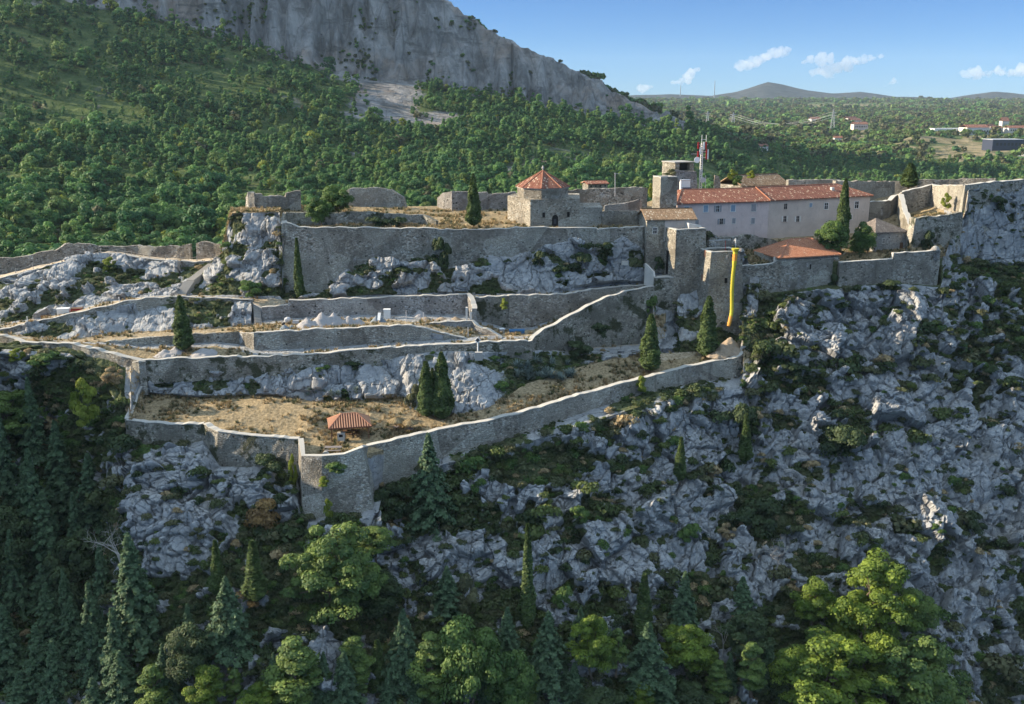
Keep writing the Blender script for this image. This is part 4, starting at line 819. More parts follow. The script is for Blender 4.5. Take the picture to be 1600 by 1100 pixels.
o = mb.build('roof', 'roof_tile_red', root, org); mb = MB(); ridge_tiles(mb, [(Z(rJ, ez + rz + zz), Z(rB, ez + rz + zz)), (Z(b1, z_e + zz), Z(rB, ez + rz + zz)), (Z(j0, z_e + zz + .05), Z(rJ, ez + rz + zz + .05))]); mb.build('ridge_tile', 'terracotta', o, org)
q = rB - dB * 3.5 + nB * 3.0; mb = MB(); mb.prism([q, q + dB * .7, q + dB * .7 - nB * .6, q - nB * .6], ez + .9, ez + 2.0); mb.build('chimney', 'plaster_white', root, org)
def fs(pl, u):  # photo u -> fraction along the front face
    best = min((abs(pix(np.append(pl[0] + (pl[1] - pl[0]) * s_, -24))[0] - u), s_) for s_ in np.linspace(0, 1, 400)); return best[1]
for u, vc, w_, h_, fr, sh, op in ((1072,326,1.0,.85,'white_paint','blue_shutter',False),(1102,326,1.0,1.35,'white_paint','blue_shutter',False),(1121,326,.75,1.3,'white_paint','grey_shutter',True),(1144.6,325.4,1.0,1.35,'white_paint','blue_shutter',False),(1177,324.5,1.1,1.5,'plaster_white','grey_shutter',False),
                                   (1089,347,.8,.95,'plaster_tan','grey_shutter',False),(1127.4,346,.75,1.15,'plaster_tan','grey_shutter',True),(1147,345,.75,1.1,'plaster_white','grey_shutter',False),(1177,345,.8,1.2,'plaster_white','grey_shutter',False)):
    s_ = fs(plA, u); Y_ = (plA[0] + (plA[1] - plA[0]) * s_)[1]; window(root, plA, 0, s_, float(zof(vc, Y_)) - h_ / 2, w_, h_, fr, sh, op)
for u, vc, w_, h_, fr, sh, op in ((1226.5,322.5,.8,1.15,'plaster_tan',None,False),(1266,320.3,.7,.8,'plaster_white','blue_shutter',False),(1290.3,322,.95,1.35,'white_paint',None,False),(1337.7,320,1.05,1.5,'white_paint',None,False),
                                   (1226.5,342,.75,1.2,'plaster_tan','plaster_white',True),(1247,342,.75,1.2,'plaster_tan','plaster_white',True),(1330.3,339.5,.6,.95,'white_paint',None,False)):
    s_ = fs(plB, u); Y_ = (plB[0] + (plB[1] - plB[0]) * s_)[1]; window(root, plB, 0, s_, float(zof(vc, Y_)) - h_ / 2, w_, h_, fr, sh, op)
# --- hip roofed house on the outer wall
fl, frr = P(1219, 402.5, 196.2), P(1310, 396, 200.8); ez = float(fl[2]); plH = strip_plan(fl[:2], frr[:2], 9.4)
bl_ = P(1187, 391.5, 205.5)[:2]; plH[3] = plH[3] * .55 + bl_ * .45
root = empty('house', (fl[0], fl[1], -38), 'stone house with an orange hipped tile roof built on the outer wall', 'house', kind='thing'); org = root.location
e = (plH[1] - plH[0]) / np.linalg.norm(plH[1] - plH[0]); f = np.array((-e[1], e[0]))
pw = [plH[0], plH[1], plH[2], plH[3]]
mb = MB(); mb.prism([plH[0] - f * .5 + e * .1, plH[1] - f * .5, plH[1] + f * .3, plH[0] + f * .3], -39.5, ez - .6); mb.prism([plH[0], plH[1], plH[2], plH[0] + f * 9.0], -34, ez - .02); mb.build('wall', 'masonry', root, org)
for k, q in enumerate((plH[0] + (plH[3] - plH[0]) * .12 - e * .5, plH[3] + e * .3 - f * .3)):
    mb = MB(); mb.prism([q, q + e * .45, q + e * .45 + f * .45, q + f * .45], -32.5, ez - .05); mb.build('porch_pillar', 'plaster_white', root, org)
o_ = .4; A0, B0, C0, D0 = plH[0] - e * o_ - f * o_, plH[1] + e * o_ - f * o_, plH[2] + e * o_ + f * o_, plH[3] - e * o_ + f * o_
R1 = P(1234.6, 372.5, 205.4); R2 = P(1267, 372.5, 207.0); zr = float((R1[2] + R2[2]) / 2)
mb = MB(); roof_faces(mb, [[Z(A0, ez), Z(B0, ez), Z(R2, zr), Z(R1, zr)], [Z(B0, ez), Z(C0, ez), Z(R2, zr)], [Z(C0, ez), Z(D0, ez), Z(R1, zr), Z(R2, zr)], [Z(D0, ez), Z(A0, ez), Z(R1, zr)]])
o = mb.build('roof', 'roof_tile_orange', root, org); mb = MB(); ridge_tiles(mb, [(Z(R1, zr), Z(R2, zr)), (Z(A0, ez), Z(R1, zr)), (Z(B0, ez), Z(R2, zr)), (Z(D0, ez), Z(R1, zr))]); mb.build('ridge_tile', 'terracotta', o, org)
c, e_, n_ = on_face(plH, 0, .5, ez - 2.6, .55); mb = MB(); slab(mb, c, e_, n_, .25, 1.0, -.2, -.01); mb.build('slit_window', 'dark_hole', root, org)
# --- grey roofed cottage
fl, frr = P(1368.5, 363, 207), P(1417, 363, 209); ez = float(fl[2]); plC = strip_plan(fl[:2], frr[:2], 6.5)
root = empty('cottage', (fl[0], fl[1], -32), 'small cottage with a grey-brown hipped roof in the courtyard corner', 'cottage', kind='thing'); org = root.location
mb = MB(); mb.prism(plC, -33, ez); mb.build('wall', 'plaster_white', root, org).data.materials[0] = M['masonry_pale']
e = (plC[1] - plC[0]) / np.linalg.norm(plC[1] - plC[0]); f = np.array((-e[1], e[0])); A0, B0, C0, D0 = plC[0] - e * .3 - f * .3, plC[1] + e * .3 - f * .3, plC[2] + e * .3 + f * .3, plC[3] - e * .3 + f * .3; ap = np.mean(plC, 0) - e * 1.6
mb = MB(); roof_faces(mb, [[Z(A0, ez), Z(B0, ez), Z(ap, ez + 2.5)], [Z(B0, ez), Z(C0, ez), Z(ap, ez + 2.5)], [Z(C0, ez), Z(D0, ez), Z(ap, ez + 2.5)], [Z(D0, ez), Z(A0, ez), Z(ap, ez + 2.5)]]); mb.build('roof', 'roof_tile_grey', root, org)
window(root, plC, 0, .27, ez - 2.3, .5, .9, 'plaster_white'); c, e_, n_ = on_face(plC, 0, .86, ez - 4.2); mb = MB(); slab(mb, c, e_, n_, .8, 1.9, -.05, .03); mb.build('door', 'wood', root, org)
# --- octagonal chapel
root = empty('chapel', tuple(P(848, 354, 204)), 'stone chapel with an octagonal drum and a red pyramid roof', 'chapel', kind='thing'); org = root.location
z0 = float(org[2]) - 1.5; A1 = P(828.7, 312, 200.5); B1 = P(793, 307, 209)[:2]; C1 = P(906, 311, 202.5)[:2]; zt = float(A1[2])
pl = [A1[:2], C1, C1 + np.array((.6, 11.5)), B1 + np.array((2.0, 6.0)), B1]
mb = MB(); mb.prism(pl, z0, zt); o = mb.build('wall', 'masonry_warm', root, org)
pe = [C1 - np.array((.1, .0)), P(941, 325, 203.2)[:2], P(941, 325, 203.2)[:2] + np.array((.3, 9)), C1 + np.array((.2, 9))]
mb = MB(); mb.prism(pe, z0, float(zof(324, 203))); mb.build('side_wall', 'masonry', root, org)
ctr = P(848, 300, 206.6)[:2]; oct_ = [ctr + 5.1 * np.array((math.cos(R(-4.5 + 45 * k)), math.sin(R(-4.5 + 45 * k)))) for k in range(8)]
zd = float(zof(293.5, 203)); mb = MB(); mb.prism(oct_, zt - .5, zd); mb.build('drum', 'masonry_warm', root, org)
mb = MB(); mb.prism([ctr + (p - ctr) * 1.035 for p in oct_], zd - .22, zd + .03); mb.build('cornice', 'pale_stone', root, org)
ap = (*ctr, float(zof(266, 206.6))); oe = [ctr + (p - ctr) * 1.07 for p in oct_]; mb = MB(); roof_faces(mb, [[Z(oe[k], zd + .05), Z(oe[(k + 1) % 8], zd + .05), ap] for k in range(8)], .1); o = mb.build('roof', 'roof_tile_red', root, org)
mb = MB(); ridge_tiles(mb, [(Z(oe[k], zd + .08), ap) for k in range(8)], .12); mb.build('ridge_tile', 'terracotta', o, org); mb = MB(); mb.lathe([(.12, 0), (.1, .35), (.24, .45), (.24, .7), (.1, .85), (.02, 1.1)], 8, (ap[0], ap[1], ap[2] - .1)); mb.build('finial', 'pale_stone', o, org)
pf = [pl[0], pl[1], pl[2], pl[3]]
for s_ in (.27, .77):
    c, e_, n_ = on_face(pf, 0, s_, float(zof(340, 201))); mb = MB(); slab(mb, c, e_, n_, .55, 1.0, -.1, .02); wn = mb.build('window', 'dark_hole', root, org)
    mb = MB(); slab(mb, c + np.append(e_ * .36, -.1), e_, n_, .16, 1.2, -.1, .08); slab(mb, c - np.append(e_ * .36, .1), e_, n_, .16, 1.2, -.1, .08); slab(mb, c + np.array((0, 0, 1.0)), e_, n_, .9, .16, -.1, .08); mb.build('frame', 'masonry', wn, org)
c, e_, n_ = on_face(pf, 0, .50, z0 + 1.2); mb = MB(); prof = [(-.62, 0), (.62, 0), (.62, 2.3)] + [(.62 * math.cos(R(a)), 2.3 + .62 * math.sin(R(a))) for a in range(20, 180, 20)] + [(-.62, 2.3)]
k = len(prof); mb.add([tuple(c + np.append(e_ * a + n_ * t_, z_)) for t_ in (-.1, .03) for a, z_ in prof], [tuple(range(k - 1, -1, -1)), tuple(range(k, 2 * k))] + [(i, (i + 1) % k, (i + 1) % k + k, i + k) for i in range(k)]); dr = mb.build('door', 'dark_hole', root, org)
mb = MB(); mb.tube([c + np.append(e_ * a * 1.12 + n_ * .03, z_ if z_ < 2.3 else 2.3 + (z_ - 2.3) * 1.12) for a, z_ in prof[1:]], .1, 6); mb.build('arch', 'masonry_warm', dr, org)
mb = MB(); slab(mb, c + np.array((0, 0, 1.1)), e_, n_, .5, 1.0, .02, .06); mb.build('grille', 'dark_steel', dr, org)
# ================================================================ small structures and furniture
# --- telecom mast
bs = P(1094, 296, 238); top = float(zof(224, 238)); root = empty('telecom_mast', tuple(bs), 'telecom mast with red and white antenna panels and dishes', 'mast', kind='thing'); org = root.location
mb = MB(); X, Yy, z0 = bs; k_ = .28
for sx, sy in ((-1, -1), (1, -1), (1, 1), (-1, 1)): mb.tube([(X + sx * k_, Yy + sy * k_, z0 - 2), (X + sx * k_ * .6, Yy + sy * k_ * .6, top)], .07, 5)
h_ = z0
while h_ < top - .5:
    for a, b in (((-1, -1), (1, -1)), ((1, -1), (1, 1)), ((1, 1), (-1, 1)), ((-1, 1), (-1, -1))):
        mb.tube([(X + a[0] * k_ * .9, Yy + a[1] * k_ * .9, h_), (X + b[0] * k_ * .9, Yy + b[1] * k_ * .9, h_ + .5)], .035, 4)
    h_ += .5
mb.build('lattice', 'white_paint', root, org)
for dx, z_, hh, m_ in ((-.95, 231, 1.3, 'red_paint'), (.75, 230.5, 1.3, 'red_paint'), (-.95, 248, 1.7, 'red_paint'), (1.0, 247.5, 2.1, 'red_paint'), (-.45, 240, 1.5, 'white_paint'), (.3, 232, 1.5, 'white_paint'), (1.25, 247, 2.0, 'white_paint')):
    zc = float(zof(z_, 238)); mb = MB(); mb.box(X + dx - .17, X + dx + .17, Yy - .75, Yy - .5, zc - .2, zc + hh); mb.build('antenna_panel', m_, root, org)
for z_ in (226, 237, 246): zc = float(zof(z_, 238)); mb = MB(); mb.tube([(X - 1.15, Yy - .45, zc), (X + 1.3, Yy - .45, zc)], .06, 5); mb.build('bracket', 'steel', root, org)
zc = float(zof(240.5, 238)); mb = MB(); mb.tube([(X - 2.5, Yy - .3, zc), (X - .3, Yy - .3, zc)], .04, 5); mb.build('side_arm', 'steel', root, org)
for dx in (-.15, .85): mb = MB(); mb.tube([(X + dx, Yy - .2, top - .5), (X + dx, Yy - .2, top + 1.9)], .06, 5); mb.build('whip_aerial', 'white_paint', root, org)
mb = MB(); mb.tube([(X - .3, Yy - .2, top + .85), (X + .95, Yy - .2, top + .85)], .045, 5); mb.build('crossbar', 'white_paint', root, org)
for dx, vv, r_ in ((-1.15, 250, .68), (.35, 281.5, .62)):
    c = np.array((X + dx, Yy - .9, float(zof(vv, 237)))); mb = MB()
    mb.tube([c + np.array((0, .55, 0)), c + np.array((0, .35, 0)), c + np.array((0, .05, 0)), c], [.12, r_ * .8, r_, r_ * .97], 18); mb.build('dish', 'dish_white' if dx < 0 else 'steel', root, org)
# --- roofless hut and cabin behind the slim tower
hb = P(1063, 262, 240); root = empty('roofless_hut', tuple(hb), 'roofless brick hut with a dark broken opening beside the mast', 'hut', kind='thing'); org = root.location
def wx(u, v, Y): return P(u, v, Y)
mb = MB(); q = strip_plan(P(1055, 263, 238)[:2], P(1084, 263, 240.5)[:2], 5); zt, zb = float(zof(254, 239)), float(zof(300, 239))
mb.prism([q[0], q[0] + (q[1] - q[0]) * .22, q[3] + (q[2] - q[3]) * .22, q[3]], zb, zt); mb.prism([q[0] + (q[1] - q[0]) * .22, q[1], q[1] + (q[2] - q[1]) * .1, q[0] + (q[1] - q[0]) * .22 + (q[3] - q[0]) * .1], zb, zt - 1.8); mb.prism([q[0] + (q[1] - q[0]) * .78, q[1], q[2], q[0] + (q[1] - q[0]) * .78 + (q[3] - q[0])], zt - 1.8, zt - .2); mb.build('wall', 'masonry_warm', root, org)
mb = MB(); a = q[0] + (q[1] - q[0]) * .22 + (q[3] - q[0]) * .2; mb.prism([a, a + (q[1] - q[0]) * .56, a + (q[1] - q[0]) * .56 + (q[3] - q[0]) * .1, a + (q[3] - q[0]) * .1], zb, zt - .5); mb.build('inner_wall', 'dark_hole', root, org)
mb = MB(); mb.prism([q[0] - np.array((.2, .2)), q[1] + np.array((.2, -.2)), q[2] + np.array((.2, .2)), q[3] + np.array((-.2, .2))], zt + .003, zt + .18); mb.build('roof_slab', 'concrete', root, org)
o = stone_wall('sloping grey buttress wall below the roofless hut', [(1040,283,233),(1056,266,234),(1088,268,236),(1090,290,236)], [310] * 4, th=1.2, bat=.02, mat='masonry_pale')
root = empty('equipment_cabin', tuple(P(1072, 297, 231)), 'pale equipment cabin under the mast with a dark blue container', 'cabin', kind='thing'); org = root.location
a = P(1064, 282, 231); mb = MB(); mb.box(a[0], a[0] + 2.1, 231, 233, float(zof(300, 231)), float(a[2])); mb.build('body', 'white_paint', root, org)
mb = MB(); mb.box(a[0] - .1, a[0] + 2.2, 230.9, 233.1, float(a[2]) + .003, float(a[2]) + .12); mb.build('roof', 'steel', root, org)
mb = MB(); mb.box(a[0] + .1, a[0] + 2.0, 228.5, 230, float(zof(300, 230)), float(zof(292.5, 230))); mb.build('container', 'navy', root, org)
for u, v0, v1, Y in ((1102.6, 274, 297, 236), (961, 270, 307, 222)):
    mb = MB(); mb.tube([P(u, v1, Y), P(u, v0, Y)], .07, 6); o = mb.build('pole', 'steel'); tag(o, 'thin pale pole beside the telecom mast' if u > 1000 else 'thin pole with a crosspiece standing by the long back wall', 'pole')
    if u < 1000: mb = MB(); c = P(u, 271.5, Y); mb.tube([c - np.array((.2, 0, 0)), c + np.array((1.3, 0, 0))], .04, 5); mb.build('crosspiece', 'steel', o)
stone_wall('broken pale gatepost wall behind the pink roof', [(1117,274,236),(1123,275,236),(1126,284,236),(1124,296,236)], [300] * 4, th=.9, bat=0, mat='masonry_warm', topjit=.4)
# old roofs behind the pink house
root = empty('old_house', tuple(P(1160, 300, 246)), 'low old house with a bumpy grey and red tile roof behind the pink house', 'house', kind='thing')
q = strip_plan(P(1160, 291, 243)[:2], P(1231, 288.5, 249)[:2], 9); zc = float(zof(289.5, 246)); mb = MB(); mb.prism(q, zc - 5, zc); mb.build('wall', 'masonry', root, root.location); gable(root, q, zc, 2.1, 'roof_tile_old')
# --- picnic shelter
c = P(546, 682, 155); c[2] = ground(546, 686)[2] if False else float(zof(684, 155)); root = empty('picnic_shelter', tuple(c), 'open wooden picnic shelter with a hipped red tile roof', 'shelter', kind='thing'); org = root.location
e = np.array((math.cos(R(6)), math.sin(R(6)))); f = np.array((-e[1], e[0])); c2_ = c[:2]
A0, B0 = P(513.5, 671.5, 152.2), P(580.5, 665, 153.6); ez = float((A0[2] + B0[2]) / 2); A0, B0 = A0[:2], B0[:2]; e = (B0 - A0) / np.linalg.norm(B0 - A0); f = np.array((-e[1], e[0])); dep = 5.2; C0, D0 = B0 + f * dep, A0 + f * dep
wd = np.linalg.norm(B0 - A0); m1, m2 = (A0 + D0) / 2 + e * 2.1, (B0 + C0) / 2 - e * 2.1; rz_ = ez + 1.55
mb = MB(); roof_faces(mb, [[Z(A0, ez), Z(B0, ez), Z(m2, rz_), Z(m1, rz_)], [Z(B0, ez), Z(C0, ez), Z(m2, rz_)], [Z(C0, ez), Z(D0, ez), Z(m1, rz_), Z(m2, rz_)], [Z(D0, ez), Z(A0, ez), Z(m1, rz_)]], .12); rf = mb.build('roof', 'tile_shadow', root, org)
mb = MB()
def rows_of_tiles(a, b, r1, r2, n):
    for k in range(n):
        t_ = (k + .5) / n; p = np.array(a) + (np.array(b) - np.array(a)) * t_
        L0 = np.linalg.norm(np.array(r1) - np.array(r2)); ee = (np.array(b) - np.array(a)) / np.linalg.norm(np.array(b) - np.array(a)); s1, s2 = (np.array(r1) - a) @ ee, (np.array(r2) - a) @ ee; s_ = t_ * np.linalg.norm(np.array(b) - a)
        g = (np.array(r1) - a) - ee * s1; top_ = 1.0 if s1 <= s_ <= s2 else (s_ / s1 if s_ < s1 else (np.linalg.norm(np.array(b) - a) - s_) / (np.linalg.norm(np.array(b) - a) - s2))
        if top_ > .08: mb.tube([p + np.array((0, 0, .05)), p + g * top_ + np.array((0, 0, .05))], [.105, .085], 6)
rows_of_tiles(Z(A0, ez), Z(B0, ez), Z(m1, rz_), Z(m2, rz_), 17); rows_of_tiles(Z(D0, ez), Z(A0, ez), Z(m1, rz_), Z(m1 + np.array((1e-4, 0)), rz_), 13); rows_of_tiles(Z(B0, ez), Z(C0, ez), Z(m2, rz_), Z(m2 + np.array((1e-4, 0)), rz_), 13)
mb.build('tile_course', 'tile_pale', rf, org); mb = MB(); ridge_tiles(mb, [(Z(m1, rz_), Z(m2, rz_)), (Z(A0, ez + .05), Z(m1, rz_)), (Z(B0, ez + .05), Z(m2, rz_)), (Z(D0, ez + .05), Z(m1, rz_)), (Z(C0, ez + .05), Z(m2, rz_))], .14); mb.build('ridge_tile', 'terracotta', rf, org)
zg = float(zof(688, 152.5)) - .3
for q in (A0 + (e + f) * .45, B0 + (f - e) * .45, C0 - (e + f) * .45, D0 + (e - f) * .45): mb = MB(); mb.prism([q - (e + f) * .1, q + (e - f) * .1, q + (e + f) * .1, q + (f - e) * .1], zg - .6, ez); mb.build('post', 'wood', root, org)
mb = MB()
for a, b in ((A0, B0), (B0, C0), (C0, D0), (D0, A0)): a_, b_ = a + ((c2_ - a) * .06), b + ((c2_ - b) * .06); mb.tube([Z(a_, ez - .1), Z(b_, ez - .1)], .1, 4)
mb.build('beam', 'wood', root, org)
def picnic_table(label, ctr, rot, l=1.8, mat='wood_grey', group=None, roof=None):
    root = empty('picnic_table', tuple(ctr), label, 'picnic table', group); ca, sa = math.cos(rot), math.sin(rot); org = ctr
    def bx(mb, x0, x1, y0, y1, z0, z1): mb.prism([(ctr[0] + x * ca - y * sa, ctr[1] + x * sa + y * ca) for x, y in ((x0, y0), (x1, y0), (x1, y1), (x0, y1))], ctr[2] + z0, ctr[2] + z1)
    mb = MB(); [bx(mb, -l / 2, l / 2, -.42 + .22 * k, -.24 + .22 * k, .72, .77) for k in range(4)]; mb.build('tabletop', mat, root, org)
    for s_ in (-1, 1):
        mb = MB(); bx(mb, -l / 2, l / 2, s_ * .75 - .15, s_ * .75 + .15, .42, .46); mb.build('bench', mat, root, org)
        mb = MB(); bx(mb, s_ * l * .35 - .04, s_ * l * .35 + .04, -.75, .75, .34, .42); bx(mb, s_ * l * .35 - .04, s_ * l * .35 + .04, -.35, -.25, -.1, .72); bx(mb, s_ * l * .35 - .04, s_ * l * .35 + .04, .25, .35, -.1, .72); mb.build('leg', mat, root, org)
    return root
picnic_table('wooden picnic table under the tiled shelter', np.array((*(c2_ + e * .3 + f * .6), zg + .15)), .1, 2.6, 'wood')
g = P(521, 706, 147.6); picnic_table('weathered grey picnic table with benches on the bastion top', np.array((g[0], g[1], float(g[2]) + .05)), .05, 2.5)
# white stone grill block under the shelter
g = P(533.5, 686, 153.2); root = empty('stone_grill', tuple(g), 'pale block-shaped stone grill under the edge of the shelter', 'grill'); mb = MB(); mb.box(g[0] - .55, g[0] + .55, g[1] - .4, g[1] + .4, g[2] - .3, g[2] + 1.0); mb.build('body', 'pale_stone', root, g); mb = MB(); mb.box(g[0] - .62, g[0] + .62, g[1] - .47, g[1] + .47, g[2] + 1.003, g[2] + 1.1); mb.build('top_slab', 'concrete', root, g); mb = MB(); mb.box(g[0] - .3, g[0] + .3, g[1] - .42, g[1] - .395, g[2] + .45, g[2] + .85); mb.build('fire_opening', 'dark_hole', root, g)
# wheel-like stone at bastion edge
g = P(509, 710, 146); mb = MB(); mb.tube([g + np.array((0, -.15, 0)), g + np.array((0, .15, 0))], [.5, .5], 16); tag(mb.build('millstone', 'pale_stone'), 'round pale millstone leaning by the grey picnic table', 'millstone')
# thatched parasols
for u, v, Y, lb in ((622, 671, 157, 'dry thatched parasol on a dark post, nearer the shelter'), (641, 672.5, 157.2, 'dry thatched parasol on a post, beside the cypress trunks')):
    g = ground(u, v); root = empty('thatched_parasol', tuple(g), lb, 'parasol', 'thatched parasols by the shelter'); mb = MB(); mb.tube([g - np.array((0, 0, .5)), g + np.array((0, 0, 2.0))], [.1, .08], 7); mb.build('post', 'wood', root, g)
    n = 26; V = []; Q = []; T_ = []
    r0 = np.random.default_rng(int(u))
    N = 900; a = r0.random(N) * 6.283; rr = np.sqrt(r0.random(N)) * 1.15; ctr = np.stack([np.cos(a) * rr, np.sin(a) * rr, 2.15 - rr * .42 + r0.normal(0, .07, N)], 1); d1 = np.stack([np.cos(a) * .25, np.sin(a) * .25, -.13 + 0 * a], 1); d2 = np.stack([-np.sin(a) * .05, np.cos(a) * .05, 0 * a], 1)
    V = np.stack([ctr - d1 - d2, ctr + d1 - d2, ctr + d1 + d2, ctr - d1 + d2], 1).reshape(-1, 3); Q = np.arange(4 * N).reshape(-1, 4)
    link('thatch', quads_mesh('thatch', V, Q, 'leaf_dry', [('tint', 'FLOAT', 'FACE', r0.random(N))]), root)
    mb = MB(); mb.lathe([(1.1, 1.62), (.6, 1.9), (.05, 2.12)], 14, tuple(g)); mb.build('frame', 'wood', root, g)
    mb = MB(); mb.lathe([(.5, .62), (.5, .68)], 12, tuple(g)); mb.build('table_ring', 'wood_grey', root, g)
# --- stairs
def stairs(label, a, b, wdt, n, mat='steps_stone', drop=2.0):
    """flight from foot a to head b (places)"""
    a, b = np.array(a, float), np.array(b, float); d = (b - a)[:2]; Ln = np.linalg.norm(d); d /= Ln; nn = np.array((d[1], -d[0])); mb = MB()
    for k in range(n):
        p = a[:2] + d * Ln * k / n; q = a[:2] + d * Ln * (k + .97) / n; z = a[2] + (b[2] - a[2]) * (k + 1) / n
        mb.prism([p - nn * wdt / 2, q - nn * wdt / 2, q + nn * wdt / 2, p + nn * wdt / 2][::-1], a[2] - drop + (b[2] - a[2]) * k / n, z)
    o = mb.build('stairs', mat); tag(o, label, 'stairs', kind='thing'); return o
stairs('short stone flight beside the holed pale wall', P(403.5, 507, 183.6), P(401.5, 479, 187.2), 1.3, 12)
stairs('rock-cut stone steps under the rock bastion', P(280, 463, 190.5), P(296, 439, 196.5), 2.0, 14, drop=3)
stairs('upper rock-cut steps reaching the rising path', P(297, 438, 197), P(331, 412, 205), 1.6, 16, drop=3)
stairs('narrow dark stair ramp between the pale wall and the walkway', P(745.5, 507, 184.6), P(736.5, 459.5, 190.8), 1.5, 14, 'concrete', drop=2)
# --- rope fence posts along the rising path, and lone posts on the middle path
for k, (u, v, Y) in enumerate(((25,428.5,204),(52,421,205),(78,414.5,206.5),(103,408,208),(133,401,209.4),(158,397,210.2),(184,398,209.8),(206,401,209),(234,405.6,207.6),(259,408,207.3),(283,409.6,207),(308,409.6,206.8),(330,408.6,206.4))):
    p = P(u, v, Y + .1); mb = MB(); mb.tube([p - np.array((0, 0, .4)), p + np.array((0, 0, 1.25))], .075, 6); o = mb.build('fence_post', 'bark_pale'); tag(o, 'slim pale post of the rope fence along the rising path', 'post', 'rope fence posts on the rising path')
    if k < 12:
        q = ((25,428.5,204),(52,421,205),(78,414.5,206.5),(103,408,208),(133,401,209.4),(158,397,210.2),(184,398,209.8),(206,401,209),(234,405.6,207.6),(259,408,207.3),(283,409.6,207),(308,409.6,206.8),(330,408.6,206.4))[k + 1]; p2 = P(q[0], q[1], q[2] + .1)
        mb = MB()
        for hz in (.6, 1.1): mb.tube([p + (p2 - p) * t_ + np.array((0, 0, hz - .25 * math.sin(math.pi * t_))) for t_ in np.linspace(0, 1, 7)], .03, 4)
        mb.build('rope', 'bark_pale', o)
for u, v, Y in ((43,503,182.4),(136,484,185.4),(186.5,472.5,187.4),(233.5,464.5,189)):
    p = P(u, v, Y); mb = MB(); mb.tube([p - np.array((0, 0, .3)), p + np.array((0, 0, .95))], [.08, .07], 6); mb.lathe([(.1, .95), (.1, 1.0), (.02, 1.04)], 6, tuple(p)); tag(mb.build('marker_post', 'white_paint'), 'short white marker post on the middle path edge', 'post', 'white marker posts on the middle path')
# --- white container and red one on the middle path
def crate(name, label, cat, u, v, Y, w_, d_, h_, mat, rot, lid='steel'):
    p = P(u, v, Y); root = empty(name, tuple(p), label, cat); q = quad_plan(p, w_, d_, rot); mb = MB(); mb.prism(q, p[2] - .3, p[2] + h_); mb.build('body', mat, root, p)
    cc = np.mean(q, 0); mb = MB(); mb.prism([cc + (k - cc) * 1.06 for k in q], p[2] + h_ + .003, p[2] + h_ + .1); mb.build('lid', lid, root, p)
    mb = MB()
    for s_ in (.2, .5, .8):
        c, e_, n_ = on_face(q, 0, s_, p[2] + .05); slab(mb, c, e_, n_, .06, h_ - .1, -.02, .05)
    mb.build('side_rib', mat, root, p); return root
crate('site_container', 'small white site container on the middle path', 'container', 89.5, 494, 186, 2.1, 1.3, 1.25, 'white_paint', 14, 'dish_white')
crate('site_container', 'low dark red skip beside the white container', 'container', 111, 490, 187, 2.0, 1.3, .8, 'red_paint', 14, 'wood')
crate('site_container', 'low dull red pallet box beyond the white container towards the picture edge', 'container', 64, 498, 186, 2.2, 1.0, .45, 'wood', 14, 'wood')
crate('water_tank', 'pale cube tank on a stand against the holed wall', 'tank', 599.5, 497, 184.5, 1.2, 1.0, 1.5, 'white_paint', 2, 'dish_white')
crate('site_container', 'bright blue covered container at the foot of the walkway wall', 'container', 796.5, 527, 181.5, 2.7, 1.2, 1.15, 'tarp_blue', 4, 'tarp_blue')
crate('site_container', 'pale box beside the blue container', 'container', 780.5, 524, 182, .9, .8, 1.1, 'concrete', 4, 'dish_white')
# --- heaps
def heap(name, label, cat, peaks, mat, kind=None, s=0, n=46, rough=.12):
    """ground heap: height field over its footprint from a few cones (u, v, Y, radius, height)"""
    C_ = [(P(u, v, Y), r_, h_) for u, v, Y, r_, h_ in peaks]; lo = np.min([c[:2] - r_ for c, r_, _ in C_], 0); hi = np.max([c[:2] + r_ for c, r_, _ in C_], 0)
    gx, gy = np.meshgrid(np.linspace(lo[0], hi[0], n), np.linspace(lo[1], hi[1], n)); zb = float(np.mean([c[2] for c, _, _ in C_])) - .35; z = np.full(gx.shape, zb)
    for c, r_, h_ in C_: z = np.maximum(z, zb + (h_ + .35) * np.clip(1 - np.hypot(gx - c[0], gy - c[1]) / r_, 0, 1) ** .9)
    p = np.stack([gx, gy, z], -1); z += fbm(p.reshape(-1, 3) * 1.6, 4, s).reshape(z.shape) * rough * (z > zb + .02); p[..., 2] = z; i_ = np.arange(n * n).reshape(n, n)
    keep = ((z[:-1, :-1] > zb) | (z[1:, 1:] > zb) | (z[1:, :-1] > zb) | (z[:-1, 1:] > zb)).ravel(); Q = np.stack([i_[:-1, :-1], i_[:-1, 1:], i_[1:, 1:], i_[1:, :-1]], -1).reshape(-1, 4)[keep]
    o = link(name, quads_mesh(name, p.reshape(-1, 3), Q, mat, smooth=True)); return tag(o, label, cat, kind=kind)
heap('gravel_heap', 'long pale gravel heap with several peaks before the holed wall', 'gravel heap', [(480,510,178.5,2.4,1.5),(503,508,179.5,2.6,2.3),(522,507,180,2.5,2.2),(545,506,180,2.1,1.6),(560,506,180.2,1.7,1.2)], 'gravel_pale', rough=.34)
heap('rubble_heap', 'pale rubble spilling round the foot of the lone cypress', 'rubble heap', [(258,553,171.5,1.9,.8),(276,551,172,2.0,1.2),(318,552,171.6,2.4,1.1),(330,551,171.8,1.6,.9)], 'gravel_pale', s=9, rough=.3)
heap('earth_heap', 'reddish earth heap beside the dark lean-to at the wall end', 'earth heap', [(665,500,184.5,1.8,.6),(690,499,184.6,2.0,.5),(712,499,184.6,1.6,.6)], 'gravel_warm', s=5)
heap('gravel_heap', 'dark half-round gravel heap against the holed wall', 'gravel heap', [(656,499,187,2.4,1.9)], 'gravel_pale', s=3)
